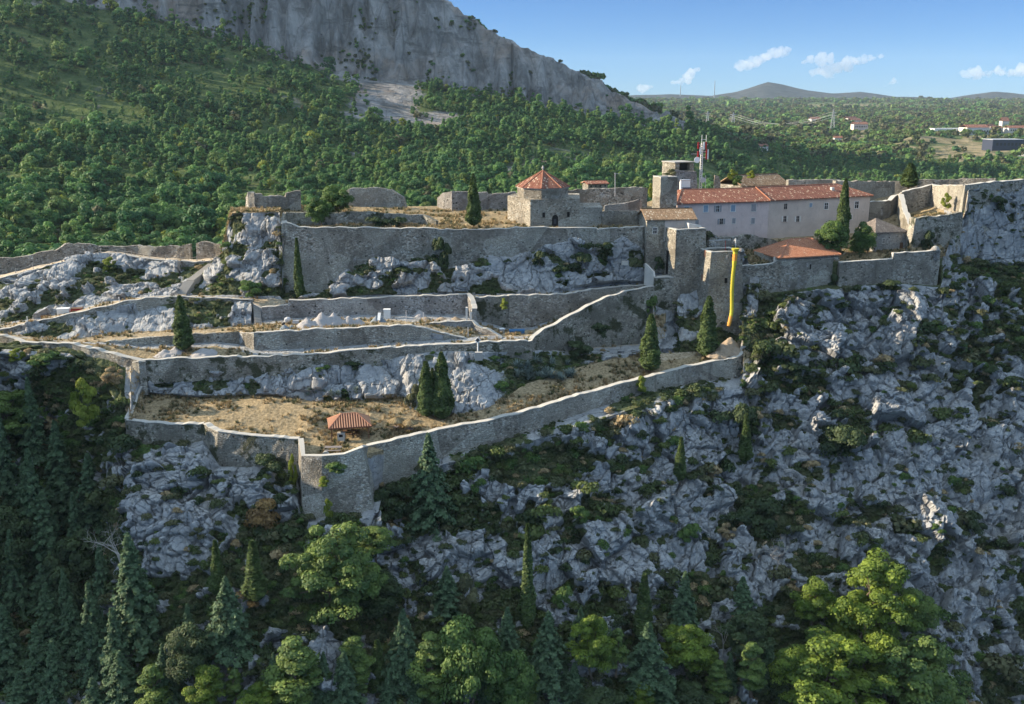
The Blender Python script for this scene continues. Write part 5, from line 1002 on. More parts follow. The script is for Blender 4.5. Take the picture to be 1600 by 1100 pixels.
heap('rubble_heap', 'warm rubble and broken rock at the foot of the chute tower', 'rubble heap', [(1128,548,185,2.6,1.6),(1140,540,186.5,2.6,2.4),(1150,552,184,2.0,1.0),(1120,558,182.6,2.0,.6)], 'gravel_warm', s=12, rough=.5)
heap('tarp_cover', 'pile under a grey and white tarpaulin beside the cube tank', 'tarpaulin', [(588,504,181.5,1.5,1.3),(596,504,181.6,1.3,1.1)], 'tarp_grey', s=4, rough=.08, n=30)
g = P(592, 502.5, 180.5); mb = MB(); mb.prism([(g[0] - .25, g[1] - .2), (g[0] + .25, g[1] - .2), (g[0] + .25, g[1] + 1.1), (g[0] - .25, g[1] + 1.1)], [g[2] + .2, g[2] + .2, g[2] + 1.25, g[2] + 1.25], [g[2] + .35, g[2] + .35, g[2] + 1.42, g[2] + 1.42]); tag(mb.build('plank', 'white_paint'), 'white board lying over the grey tarpaulin', 'board')
heap('tarp_cover', 'low blue-grey tarpaulin pile at the end of the gravel heap', 'tarpaulin', [(445,514,177,1.3,.8),(456,513,177.2,1.3,.7)], 'tarp_grey', s=6, rough=.08, n=30)
# scooter-like machinery: a small cement mixer
g = P(447, 508, 181.5); root = empty('cement_mixer', tuple(g), 'small dark cement mixer with a pale drum beside the gravel heap', 'cement mixer'); mb = MB(); mb.tube([g + np.array((-.2, 0, .75)), g + np.array((0, 0, .85)), g + np.array((.5, 0, 1.1)), g + np.array((.8, 0, 1.3))], [.25, .5, .5, .25], 12); mb.build('drum', 'steel', root, g)
mb = MB(); [mb.tube([g + np.array((x, y, -.2)), g + np.array((.2, 0, .9))], .05, 5) for x in (-.5, .8) for y in (-.4, .4)]; mb.build('stand', 'dark_steel', root, g)
for y in (-.45, .45): mb = MB(); mb.tube([g + np.array((-.5, y - .05, .2)), g + np.array((-.5, y + .05, .2))], [.25, .25], 12); mb.build('wheel', 'dark_steel', root, g)
g = P(462, 507, 181.8); root = empty('wheelbarrow', tuple(g), 'upturned pale wheelbarrow by the cement mixer', 'wheelbarrow'); mb = MB(); mb.prism([(g[0] - .5, g[1] - .35), (g[0] + .6, g[1] - .3), (g[0] + .6, g[1] + .3), (g[0] - .5, g[1] + .35)], [g[2] + .25] * 4, [g[2] + .7, g[2] + .8, g[2] + .8, g[2] + .7]); mb.build('tray', 'steel', root, g); mb = MB(); mb.tube([g + np.array((.75, -.06, .2)), g + np.array((.75, .06, .2))], [.22, .22], 12); mb.build('wheel', 'dark_steel', root, g); mb = MB(); [mb.tube([g + np.array((.75, y * .3, .2)), g + np.array((-1.1, y, .55))], .03, 5) for y in (-.3, .3)]; mb.build('handle', 'wood', root, g)
# white block and dark lean-to at the end of the holed wall
g = P(732.5, 498, 182.6); root = empty('doorway_block', tuple(g), 'white block doorway standing at the end of the holed wall', 'doorway', kind='thing'); mb = MB(); mb.box(g[0] - .55, g[0] - .2, g[1] - .3, g[1] + .5, g[2] - .6, g[2] + 2.1); mb.box(g[0] + .2, g[0] + .55, g[1] - .3, g[1] + .5, g[2] - .6, g[2] + 1.2); mb.build('jamb', 'plaster_white', root, g)
# wayside sign on the second terrace wall
g = P(746.5, 542.5, 170.8); root = empty('diamond_sign', tuple(g), 'white diamond-framed sign on a post against the terrace wall', 'sign', kind='thing'); mb = MB(); mb.tube([g - np.array((0, 0, .9)), g + np.array((0, 0, .85))], .12, 7); mb.build('post', 'white_paint', root, g)
cc = g + np.array((0, -.05, 1.25)); r_ = .48; mb = MB(); P4 = [cc + np.array((r_, 0, 0)), cc + np.array((0, 0, r_)), cc + np.array((-r_, 0, 0)), cc + np.array((0, 0, -r_))]; [mb.tube([P4[k], P4[(k + 1) % 4]], .075, 6) for k in range(4)]; fr = mb.build('frame', 'white_paint', root, g); mb = MB(); mb.add([tuple(p + np.array((0, t_, 0))) for t_ in (-.02, .02) for p in [cc + (q - cc) * .85 for q in P4]], [(0, 1, 2, 3), (7, 6, 5, 4), (0, 4, 5, 1), (1, 5, 6, 2), (2, 6, 7, 3), (3, 7, 4, 0)]); mb.build('plate', 'dark_steel', root, g)
g = P(748, 552, 170); mb = MB(); mb.box(g[0] - .65, g[0] + .65, g[1] - .4, g[1] + .5, g[2] - 1.2, g[2] + .2); tag(mb.build('sign_plinth', 'concrete'), 'rough pale plinth below the diamond sign', 'plinth', kind='thing')
g = P(976, 411, 197.2); mb = MB(); mb.box(g[0] - .62, g[0] + .62, g[1] - .35, g[1] + .4, g[2] - .36, g[2] + .36); root = mb.build('plaque', 'pale_stone'); tag(root, 'white rectangular plaque fixed to the rock below the curtain wall', 'plaque', kind='thing')
for u, v, Y in ((731.5, 527, 178), (662, 503, 181.5), (635, 500, 182)):
    p = P(u, v, Y); mb = MB(); mb.tube([p - np.array((0, 0, .3)), p + np.array((0, 0, 1.7))], .06, 6); mb.lathe([(.09, 1.7), (.09, 1.76), (.02, 1.8)], 6, tuple(p)); tag(mb.build('site_post', 'steel'), {731.5: 'thin bare post below the small retaining wall', 662: 'thin post in front of the dark half-round gravel heap', 635: 'thin post beside the cube tank and tarpaulin'}[u], 'post')
# flag-like bits on the chute tower
for u, c_, lb, top_ in ((1133.5, 'red_paint', 'slim red pole on the chute tower roof', 376), (1149.5, 'white_paint', 'white pole with a ragged windvane on the chute tower roof', 372)):
    p = P(u, 396, 195.5); mb = MB(); mb.tube([p, P(u, top_, 195.5)], .05, 6); o = mb.build('pole', c_); tag(o, lb, 'pole')
    if u > 1140: mb = MB(); q = P(u, 376, 195.5); [mb.tube([q, q + np.array((.4 * math.cos(a), .2, .4 * math.sin(a)))], .04, 4) for a in (0.3, 1.2, 2.3, 3.3, 4.4)]; mb.build('vane', 'white_paint', o)
# low wall on the keep side courtyard (railing)
p, q = P(1108, 375.5, 199), P(1142, 374.5, 201); mb = MB(); mb.tube([p + np.array((0, 0, 0)), q], .06, 5); [mb.tube([p + (q - p) * t_ - np.array((0, 0, 1.1)), p + (q - p) * t_], .04, 5) for t_ in np.linspace(0, 1, 7)]; tag(mb.build('railing', 'steel'), 'thin metal railing above the chute tower platform', 'railing')
stone_wall('rough courtyard retaining wall under the pink house', [(1110,372,204),(1150,370,206.5),(1166,368,208),(1190,372,209),(1215,376,212)], [402, 402, 400, 398, 396], th=1.0, bat=.05, mat='masonry_mossy', topjit=.4)
stone_wall('dark gap wall between the courtyard and the chute tower', [(1108,377,198.6),(1144,376,200.5)], [405, 405], th=.8, bat=.02, mat='masonry')
# ================================================================ vegetation: prototypes
def rdirs(r0, n):
    d = r0.normal(size=(n, 3)); return d / np.linalg.norm(d, axis=1, keepdims=True)
def leaf_quads(ctr, nrm, size, r0, stretch=1.0, up=None):
    n = len(ctr); a = np.cross(nrm, rdirs(r0, n) if up is None else up); a /= np.linalg.norm(a, axis=1, keepdims=True) + 1e-9; b = np.cross(nrm, a)
    size = np.broadcast_to(size, (n,))[:, None]; a = a * size * .5; b = b * size * .5 * stretch
    j = lambda: 1 + r0.uniform(-.35, .35, (n, 1))
    return np.stack([ctr - a * j() - b * j(), ctr + a * j() - b * j(), ctr + a * j() + b * j(), ctr - a * j() + b * j()], 1).reshape(-1, 3)
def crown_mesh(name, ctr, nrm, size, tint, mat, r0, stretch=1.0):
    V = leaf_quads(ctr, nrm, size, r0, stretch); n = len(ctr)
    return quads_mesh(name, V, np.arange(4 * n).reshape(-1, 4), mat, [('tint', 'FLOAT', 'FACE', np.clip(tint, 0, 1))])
def mb_mesh(mb, name, mat):
    o = mb.build(name, mat); me = o.data; bpy.data.objects.remove(o); return me
def trunk_mesh(h, r, bend=.2, limbs=(), seed=0, mat='bark'):
    r0 = np.random.default_rng(seed); mb = MB(); pts = [(bend * math.sin(k * 1.1 + seed), bend * math.cos(k * 1.7 + seed) - bend * math.cos(seed), h * k / 6 - (.8 if k == 0 else 0)) for k in range(7)]
    mb.tube(pts, [r * (1 - .13 * k) for k in range(7)], 7)
    for t_, q in limbs:
        k = min(5, int(t_ * 6)); p = Vector(pts[k]).lerp(Vector(pts[k + 1]), t_ * 6 - k); q = Vector(q); mid = p.lerp(q, .5) + Vector((0, 0, -.06 * (q - p).length)); mb.tube([p, mid, q], [r * .38, r * .26, r * .1], 5)
    return mb_mesh(mb, 'trunk', mat)
def p_cypress(seed, n=9500, h=10.0, w=.95, mat='leaf_cypress', leaf=.17, tip=.62, clear=.05):
    r0 = np.random.default_rng(seed); t = r0.random(n) ** .92; th = r0.random(n) * 6.283
    prof = np.minimum(1, ((t + .02) / .16) ** .55) * (1 - t) ** tip * 1.12
    lump = 1 + .34 * fbm(np.stack([np.cos(th) * 1.6, np.sin(th) * 1.6, t * 9 + seed], 1), 3, seed) * 2
    rr = w * prof * lump * (1 - r0.random(n) ** 3 * .5); c = np.stack([np.cos(th) * rr, np.sin(th) * rr, (clear + t * (1 - clear)) * h], 1)
    nr = np.stack([np.cos(th), np.sin(th), np.full(n, .25)], 1) + r0.normal(0, .45, (n, 3)); nr /= np.linalg.norm(nr, axis=1, keepdims=True)
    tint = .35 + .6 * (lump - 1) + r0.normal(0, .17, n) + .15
    return crown_mesh('crown', c, nr, r0.uniform(.6, 1.3, n) * leaf, tint, mat, r0, 1.5), trunk_mesh(h * .3, .16, .03, (), seed)
def p_fir(seed, n_br=250, h=12.0, w=3.0, mat='leaf_fir', leaf=.185):
    r0 = np.random.default_rng(seed); C, Nn, T = [], [], []
    for k in range(n_br):
        t = (k + r0.random()) / n_br; z = h * (.06 + .94 * t); L_ = w * (1 - t) ** .95 * r0.uniform(.5, 1.18) + .12; th = k * 2.399 + r0.normal(0, .3); m_ = int(22 + 74 * L_ / w)
        s_ = np.sqrt(r0.random(m_)); droop = -.32 * s_ ** 1.6 * L_ * r0.uniform(.6, 1.3) + .10 * L_ * s_
        lat = r0.normal(0, .20, m_) * L_ * (.25 + .55 * (1 - s_)) + r0.normal(0, .06, m_)
        c = np.stack([np.cos(th) * s_ * L_ - np.sin(th) * lat, np.sin(th) * s_ * L_ + np.cos(th) * lat, z + droop + r0.normal(0, .07, m_)], 1); C.append(c)
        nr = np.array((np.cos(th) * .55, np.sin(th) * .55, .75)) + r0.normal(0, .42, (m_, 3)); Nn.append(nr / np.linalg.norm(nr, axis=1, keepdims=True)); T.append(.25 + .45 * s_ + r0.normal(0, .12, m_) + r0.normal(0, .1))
    C = np.concatenate(C); Nn = np.concatenate(Nn); T = np.concatenate(T)
    return crown_mesh('crown', C, Nn, r0.uniform(.6, 1.3, len(C)) * leaf, T, mat, r0, 1.3), trunk_mesh(h * .93, .2, .05, (), seed)
def p_clump(seed, h=9.0, w=3.6, base=.28, nc=42, per=150, mat='leaf_pine', leaf=.26, flat=.62, cr=1.05, top=.35, bare=True, shell=.35):
    """rounded crown made of many leafy clumps carried by limbs"""
    r0 = np.random.default_rng(seed); cs = []
    while len(cs) < nc:
        d = rdirs(r0, 1)[0]; q = d * (r0.random() ** shell); z = (q[2] * .5 + .5)
        c = np.array((q[0] * w * (1 - top * z ** 2), q[1] * w * (1 - top * z ** 2), h * base + z * h * (1 - base) * .94)); c[:2] *= r0.uniform(.75, 1.1)
        cs.append(c)
    cs = np.array(cs); C, Nn, T = [], [], []
    for c in cs:
        m_ = int(per * 2.1 * r0.uniform(.6, 1.3)); d = rdirs(r0, m_); d[:, 2] = np.where(d[:, 2] < -.25, -d[:, 2], d[:, 2]); r_ = cr * r0.uniform(.65, 1.25); q = d * (r_ * (1 - .45 * r0.random(m_) ** 2))[:, None]; q[:, 2] *= flat
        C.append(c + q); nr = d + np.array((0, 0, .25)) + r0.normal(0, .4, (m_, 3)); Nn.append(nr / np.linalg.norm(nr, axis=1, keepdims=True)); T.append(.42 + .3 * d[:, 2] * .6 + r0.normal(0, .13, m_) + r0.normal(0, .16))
    C = np.concatenate(C); Nn = np.concatenate(Nn); T = np.concatenate(T); limbs = [(r0.uniform(.35, .95), tuple(c - np.array((0, 0, .2)))) for c in cs[::2]]
    return crown_mesh('crown', C, Nn, r0.uniform(.55, 1.3, len(C)) * leaf * .70, T, mat, r0), trunk_mesh(h * .8, .05 + h * .02, .25, limbs if bare else (), seed)
def p_dead(seed, h=7.0):
    r0 = np.random.default_rng(seed); mb = MB()
    def br(p, d, L_, r_, lv):
        q = p + d * L_ * .5 + Vector(r0.normal(0, .05 * L_, 3)); e = q + (d + Vector(r0.normal(0, .18, 3))).normalized() * L_ * .5; mb.tube([p, q, e], [r_, r_ * .75, r_ * .45], 5 if lv < 2 else 4)
        if lv >= 4: return
        for k in range(4 if lv == 0 else 3):
            a = q.lerp(e, r0.uniform(0, 1)) if k else e; nd = (d + Vector(r0.normal(0, .62, 3)) + Vector((0, 0, .1))).normalized(); br(a, nd, L_ * r0.uniform(.55, .78), r_ * .5, lv + 1)
    br(Vector((0, 0, -.5)), Vector((0, 0, 1)), h * .45, .12, 0); return mb_mesh(mb, 'branches', 'bark_pale')
PROTO = {}
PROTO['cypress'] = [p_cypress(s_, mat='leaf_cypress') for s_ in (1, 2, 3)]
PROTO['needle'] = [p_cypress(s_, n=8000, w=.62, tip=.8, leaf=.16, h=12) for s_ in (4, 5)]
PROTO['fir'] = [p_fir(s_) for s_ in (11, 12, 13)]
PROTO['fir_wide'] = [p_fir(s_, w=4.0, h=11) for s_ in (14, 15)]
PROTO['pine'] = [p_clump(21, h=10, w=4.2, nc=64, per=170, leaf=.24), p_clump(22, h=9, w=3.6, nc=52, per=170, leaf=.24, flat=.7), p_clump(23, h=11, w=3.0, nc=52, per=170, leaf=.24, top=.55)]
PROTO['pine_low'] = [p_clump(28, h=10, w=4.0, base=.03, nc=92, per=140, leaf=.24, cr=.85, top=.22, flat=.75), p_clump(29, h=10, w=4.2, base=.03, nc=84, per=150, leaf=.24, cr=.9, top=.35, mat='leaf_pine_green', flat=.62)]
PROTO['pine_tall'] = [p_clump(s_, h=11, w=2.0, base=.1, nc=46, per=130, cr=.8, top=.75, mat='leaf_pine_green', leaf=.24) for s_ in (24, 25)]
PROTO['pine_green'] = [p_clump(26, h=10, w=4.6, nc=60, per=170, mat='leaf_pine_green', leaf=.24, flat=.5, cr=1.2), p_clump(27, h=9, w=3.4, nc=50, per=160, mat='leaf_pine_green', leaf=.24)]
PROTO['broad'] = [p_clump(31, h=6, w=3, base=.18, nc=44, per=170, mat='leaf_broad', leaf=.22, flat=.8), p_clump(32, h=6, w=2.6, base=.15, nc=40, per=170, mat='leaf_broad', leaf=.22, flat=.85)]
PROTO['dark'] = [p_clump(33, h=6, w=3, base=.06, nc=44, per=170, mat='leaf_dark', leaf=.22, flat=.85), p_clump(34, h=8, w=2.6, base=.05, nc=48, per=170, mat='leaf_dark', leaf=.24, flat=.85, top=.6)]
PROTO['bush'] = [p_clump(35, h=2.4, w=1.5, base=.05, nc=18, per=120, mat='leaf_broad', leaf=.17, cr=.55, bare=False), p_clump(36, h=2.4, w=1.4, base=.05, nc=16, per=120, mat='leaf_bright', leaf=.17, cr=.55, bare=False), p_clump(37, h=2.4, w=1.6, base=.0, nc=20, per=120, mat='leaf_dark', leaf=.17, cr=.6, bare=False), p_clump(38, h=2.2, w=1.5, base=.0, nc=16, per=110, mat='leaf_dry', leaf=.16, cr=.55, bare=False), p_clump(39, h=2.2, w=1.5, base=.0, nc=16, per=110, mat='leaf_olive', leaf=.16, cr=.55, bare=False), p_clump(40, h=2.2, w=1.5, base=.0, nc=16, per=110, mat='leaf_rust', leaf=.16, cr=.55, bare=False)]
PH = {'cypress': 10, 'needle': 12, 'fir': 12, 'fir_wide': 11, 'pine': 10, 'pine_tall': 11, 'pine_green': 10, 'pine_low': 10, 'broad': 6, 'dark': 6.5, 'bush': 2.4}
PW = {'cypress': 1.0, 'needle': .66, 'fir': 3.0, 'fir_wide': 3.9, 'pine': 4.6, 'pine_tall': 2.3, 'pine_green': 4.7, 'pine_low': 4.4, 'broad': 3.4, 'dark': 3.3, 'bush': 1.8}
PARTS = {'bush': ('foliage', 'stem')}
def plant(name, kind, k, u, vt, vb, hw, label, cat='tree', group=None, Y=None, g=None):
    """stand a tree so that it spans photo rows vt..vb at column u, half width hw pixels"""
    p = ground(u, vb) if Y is None else P(u, vb, Y); ppm = F_PX / (p[1] * CP - p[2] * SP)
    H_ = (vb - vt) / ppm / math.cos(PITCH) * .985; sx = hw / ppm / PW[kind]; sz = H_ / PH[kind]
    root = empty(name, (p[0], p[1], p[2] - .25), label, cat, group, rz=random.random() * 6.28); root.scale = (sx, sx, sz)
    cm, tm = PROTO[kind][k % len(PROTO[kind])]; a, b = PARTS.get(kind, ('crown', 'trunk')); link(a, cm, root)
    if kind != 'bush': link(b, tm, root)
    return root
T_ = plant
# --- cypresses of the fortress
T_('cypress_tree', 'cypress', 0, 740, 272, 353, 11.5, 'tall cypress on the plateau beside the ruined wall', Y=198.5)
T_('cypress_tree', 'cypress', 1, 287, 460, 546, 15, 'lone cypress rising from pale rubble on the second terrace', Y=172.3)
T_('cypress_tree', 'cypress', 2, 691, 547, 655, 17, 'taller cypress of the pair on the grass terrace', Y=160.8)
T_('cypress_tree', 'cypress', 0, 667, 562, 650, 15, 'shorter cypress of the pair on the grass terrace', Y=160.9)
T_('cypress_tree', 'cypress', 1, 677, 572, 648, 10, 'slender cypress squeezed between the terrace pair', Y=162.3)
T_('cypress_tree', 'cypress', 2, 1015, 489, 579, 17, 'full cypress on the path below the keep', Y=177.4)
T_('cypress_tree', 'cypress', 0, 1104, 461, 558, 16, 'cypress at the foot of the chute tower', Y=184.2)
T_('cypress_tree', 'cypress', 1, 1314, 281, 385, 12, 'cypress standing before the pink house facade', Y=206)
T_('cypress_tree', 'needle', 0, 468, 371, 466, 8, 'thin cypress with a bare lower stem against the curtain wall', Y=190.2)
T_('cypress_tree', 'cypress', 0, 1420, 254, 292, 14, 'round-topped dark cypress by the far loopholed wall', Y=238)
# --- fortress trees and shrubs
T_('tree', 'broad', 0, 526, 291, 345, 30, 'yellow-green shrubby tree above the curtain wall', Y=204)
T_('tree', 'broad', 1, 500, 308, 354, 27, 'darker shrubby tree overhanging the curtain wall top', Y=198)
T_('tree', 'broad', 0, 1298, 344, 402, 29, 'leafy tree in the courtyard behind the hip roofed house', Y=204.5)
T_('tree', 'broad', 1, 1346, 347, 407, 26, 'dark leafy tree between the cypress and the cottage', Y=205.5)
T_('shrub', 'bush', 0, 392, 432, 464, 24, 'bright green shrub at the foot of the rock bastion', 'shrub', Y=189.6)
T_('shrub', 'bush', 1, 1000, 582, 616, 15, 'light green shrub on the outer face of the rampart', 'shrub', Y=172)
T_('shrub', 'bush', 0, 1018, 455, 500, 13, 'green climber hanging at the corner under the keep block', 'shrub', Y=193.2)
T_('shrub', 'bush', 1, 1477, 298, 328, 10, 'sunlit bush hanging on the bright bastion wall', 'shrub', Y=217)
T_('shrub', 'bush', 1, 173, 398, 424, 14, 'yellow-green shrub under the rising path', 'shrub', Y=205)
T_('shrub', 'bush', 0, 93, 428, 452, 18, 'dark green shrub in the cleft below the rising path', 'shrub', Y=203)
T_('shrub', 'bush', 4, 1048, 262, 278, 15, 'rounded olive bush behind the slim plastered tower', 'shrub', Y=234)
T_('shrub', 'bush', 1, 1143, 262, 285, 11, 'bright bush beside the broken gatepost wall', 'shrub', Y=238)
T_('shrub', 'bush', 0, 1154, 270, 291, 12, 'green bush before the old bumpy roof', 'shrub', Y=237)
T_('shrub', 'bush', 1, 1173, 264, 280, 10, 'small bright bush at the old roof ridge', 'shrub', Y=244)
T_('shrub', 'bush', 1, 1016, 283, 312, 9, 'green bush at the end of the long back wall', 'shrub', Y=221)
T_('shrub', 'bush', 2, 905, 528, 552, 26, 'dark ivy mass on the sloping parapet face', 'shrub', Y=181)
T_('shrub', 'bush', 2, 938, 498, 526, 16, 'dark ivy clump high on the sloping parapet face', 'shrub', Y=184.5)
T_('shrub', 'bush', 1, 788, 462, 484, 9, 'yellow-green weed tuft over the walkway wall joint', 'shrub', Y=186.2)
for u, vt, vb, hw, k, Y, lb in ((690,360,422,17,2,193.4,'dark ivy curtain hanging over the main wall notch'),(843,385,415,14,2,194.3,'dark ivy clump at the top of a rock buttress'),(905,385,428,24,2,196,'large ivy mass in the rock hollow under the chapel'),(878,408,436,20,2,194.4,'ivy clump over the round rock below the chapel'),(948,372,400,16,2,197,'ivy clump beside the plaque rock'),(630,413,425,17,2,191.2,'ivy band at the meeting of rock and curtain wall'),(1029,395,420,11,2,198.6,'ivy patch on the old house foundation wall'),(590,333,357,22,2,199.6,'ivy hanging over the low wall step, first sheet'),(622,333,357,17,2,199.6,'ivy hanging over the low wall step, second smaller sheet'),(1450,352,392,13,2,203.5,'ivy mass on the weedy terrace wall by the cottage'),(1560,300,330,14,2,209.5,'ivy mass on the great bastion wall'),
 (1300,420,455,10,2,199.6,'ivy tongue between the hip roofed house and the courtyard wall'),(1392,432,452,24,2,197.4,'dark shrub under the courtyard wall'),(1345,440,462,22,2,197.6,'dark shrub heap where the courtyard wall meets the hip house'),(1240,452,474,26,2,194,'dark shrub heap under the hip roofed house'),(1200,462,545,24,2,191.5,'large dark ivy slope beside the chute tower'),(1196,540,600,22,2,184.5,'dark shrub slope below the rampart end'),(780,590,618,22,0,167.6,'green shrub at the knoll beside the agaves'),(770,552,566,14,0,172.6,'small green shrub beneath the diamond sign'),(647,596,640,16,4,163.4,'grey-green bush beside the cypress pair'),(505,567,580,18,0,168.6,'green shrubs under the long pale-topped wall'),(552,560,575,15,2,169.8,'dark shrub tucked under the long pale-topped wall'),
 (230,690,722,26,0,154.6,'green shrub covering the low rampart foot'),(420,702,742,32,2,149.6,'dark green shrub in the rampart corner by the bastion'),(520,716,740,24,0,142.9,'hanging green weeds on the bastion face, upper patch'),(507,740,758,14,1,142.4,'yellow-green weeds on the bastion face, middle patch'),(512,772,812,11,1,141,'yellow-green weeds on the bastion foot'),(459,700,770,9,1,147.5,'sunlit creeper on the bastion corner edge'),(135,582,662,27,1,157.5,'tall bright shrub on the gully slope by the rampart corner'),(135,628,668,17,1,155.6,'yellow shrub below the tall bright gully shrub'),(176,565,600,20,3,164.5,'dry brown shrub under the second terrace corner'),(28,540,566,16,1,169,'bright green shrub under the low wall at the picture edge'),(75,545,572,30,0,168,'green bank of shrubs under the low wall'),
 (905,780,815,20,0,None,'bright green shrub among the rocks below the curving rampart'),(1082,810,852,22,0,None,'green shrub left of the dry pale bush on the slope'),(1135,808,842,17,3,None,'dry pale bush on the rocky slope'),(1315,648,716,44,2,None,'big round dark shrub on the rocks below the courtyard wall'),(1162,612,690,34,2,None,'dark tree-like shrub on the slope under the rampart end'),(1185,762,830,42,2,None,'broad dark shrub beside the dead white tree'),(1520,790,830,24,2,None,'dark shrub in the right-hand rocks near the picture edge'),(1540,560,590,24,2,None,'dark shrub patch high in the pale cliff'),(1385,556,580,18,2,None,'dark shrub in a cleft of the pale cliff'),(730,890,960,30,4,None,'olive shrub tree on the lower rocks'),(880,905,955,20,0,None,'pale green leafy bush beyond the tall thin cypress'),(415,765,830,44,5,None,'rust-coloured shrub bank left of the bastion foot'),(395,905,940,30,5,None,'rusty dry shrubs behind the small cypress'),(620,735,800,40,2,None,'dark ivy mass in the hollow beside the bastion'),(1240,560,590,24,2,None,'dark shrub beneath the first pale cliff buttress')):
    T_('shrub', 'bush', k, u, vt, vb, hw, lb, 'shrub', Y=Y)
# --- trees of the lower slope: (kind, proto, u, top, foot, half width, label)
LOW = [('fir',0,62,690,880,38,'dark fir behind the tallest gully fir'),('fir',1,84,755,925,46,'big fir with layered boughs in the dark gully'),('fir',2,215,818,1010,52,'big dark fir before the pale rock wall'),('fir',0,80,898,1010,36,'mid-sized fir below the gully firs'),('fir',1,122,922,1040,36,'shaded fir between two lit fir tops'),('fir',2,66,962,1090,38,'fir with a lit side at the lower edge'),
 ('fir',0,20,930,1060,36,'fir cut by the picture edge low in the gully'),('fir_wide',0,358,888,1012,48,'broad bluish fir below the two small cypresses'),('fir',1,195,1008,1115,42,'fir at the bottom edge under the big rock fir'),('fir',0,40,1040,1130,42,'leafy fir at the lower picture corner'),('pine_tall',0,245,1015,1125,36,'soft green pine between two bottom firs'),('pine',2,325,1028,1125,46,'yellow-green young pine at the bottom edge'),
 ('fir',2,153,1048,1125,32,'pale fir tip at the bottom edge'),('needle',0,344,835,930,12,'dark small cypress beside the lit one'),('needle',1,401,838,940,18,'lit small cypress on the rusty bank'),('pine_low',1,528,790,972,80,'wide spreading pine under the bastion'),('pine_green',1,590,806,880,40,'outer boughs of a pine touching the bastion shadow'),('pine_tall',1,466,970,1110,50,'tall soft pine left of the twin cypress spires'),('pine',1,408,1048,1125,42,'rounded bright pine at the bottom edge'),
 ('needle',0,592,988,1075,15,'cypress spire beside a yellow pine sprig'),('pine_tall',0,566,995,1090,20,'slim yellow-green pine sprig by the cypress spire'),('fir_wide',1,632,938,1075,46,'dark fir right of the cypress spire'),('pine_tall',1,676,965,1100,38,'yellow-lit pine with ragged tiers'),('broad',0,735,952,1110,62,'broad dark-green leafy tree near the bottom centre'),('fir',1,700,880,960,32,'small dark fir on the slope under the boulders'),('fir_wide',0,857,944,1075,50,'dark leafy fir below the tall thin cypress'),
 ('pine',0,925,950,1070,44,'dark pine with a yellow-lit crown top'),('needle',1,823,805,985,13,'very tall thin cypress alone on the rocks'),('needle',0,1004,889,1000,16,'thin cypress with a spreading skirt'),('fir_wide',1,1008,960,1060,46,'dark fir skirt below the thin cypress'),('fir',2,1068,886,990,30,'pale conifer behind the yellow pine'),('pine',1,1072,950,1060,58,'yellow pine leaning over the bottom slope'),('pine',2,1105,1000,1065,28,'small yellow pine low beside the leaning one'),
 ('fir',0,1160,893,970,32,'pale-tipped conifer with dark lower boughs'),('dark',1,1165,965,1030,46,'dark tree mass under the pale-tipped conifer'),('pine',2,1262,894,1000,46,'bright single pine left of the great yellow pine'),('pine_low',0,1362,846,1030,80,'great yellow pine crowning the lower right grove'),('pine_low',0,1342,925,1070,66,'yellow pine filling the heart of the right grove'),('pine_green',1,1425,890,1010,50,'green pine on the rock side of the right grove'),('pine',2,1238,1000,1120,56,'lit pine at the near foot of the right grove'),('pine_low',0,1290,970,1150,108,'broad yellow-green pine at the bottom of the right grove'),('pine_low',1,1405,965,1140,86,'shaded green pine of the right grove'),('pine_green',0,1440,1000,1150,70,'dark pine at the outer edge of the right grove'),
 ('pine',2,1003,1060,1130,34,'yellow pine tip at the bottom centre-right'),('pine_tall',0,1170,985,1080,28,'small soft pine in the shaded hollow'),('fir_wide',0,672,668,820,48,'dark fir growing against the curving rampart'),('needle',0,1062,676,748,10,'slim lit cypress on the rocky slope'),('needle',1,1162,640,720,11,'ivy-dark cypress on the slope below the rampart end'),('fir',2,480,1030,1120,36,'dark fir behind the bottom pines'),('fir',1,540,1010,1120,38,'shaded fir before the pale boulders'),
 ('broad',1,800,1010,1120,52,'dark leafy tree at the bottom beside the slope gap'),('dark',0,940,1062,1120,50,'dark leafy mass at the bottom centre'),('dark',1,1080,1070,1130,50,'dark leafy mass below the leaning yellow pine'),('dark',0,300,960,1060,50,'dark tree in shade between firs'),('dark',1,130,840,960,60,'dark tree mass in the gully shade'),('dark',0,20,780,900,60,'dark tree mass at the gully edge of the picture'),('fir',0,150,700,820,36,'shaded fir close under the rampart corner'),('dark',1,1222,1050,1100,34,'dark tree in the hollow left of the right grove'),('dark',0,600,880,960,50,'dark leafy tree behind the spreading pine'),('pine_green',0,20,600,700,46,'dull green tree on the gully rim at the picture edge')]
NM = {'pine_low': 'pine_tree', 'fir': 'fir_tree', 'fir_wide': 'fir_tree', 'pine': 'pine_tree', 'pine_tall': 'pine_tree', 'pine_green': 'pine_tree', 'needle': 'cypress_tree', 'broad': 'leafy_tree', 'dark': 'leafy_tree'}
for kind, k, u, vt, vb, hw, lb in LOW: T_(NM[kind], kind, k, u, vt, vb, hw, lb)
for s_, u, vt, vb, lb in ((3,1211,815,892,'dead white bare tree on the rocky slope'),(4,190,805,905,'dead grey twiggy tree before the pale rock wall'),(6,1130,965,1020,'bare grey twigs in the shaded hollow')):
    p = ground(u, vb); ppm = F_PX / (p[1] * CP - p[2] * SP); sc = (vb - vt) / ppm / 6.6; root = empty('dead_tree', tuple(p), lb, 'dead tree'); root.scale = (sc,) * 3; link('branches', p_dead(s_), root)
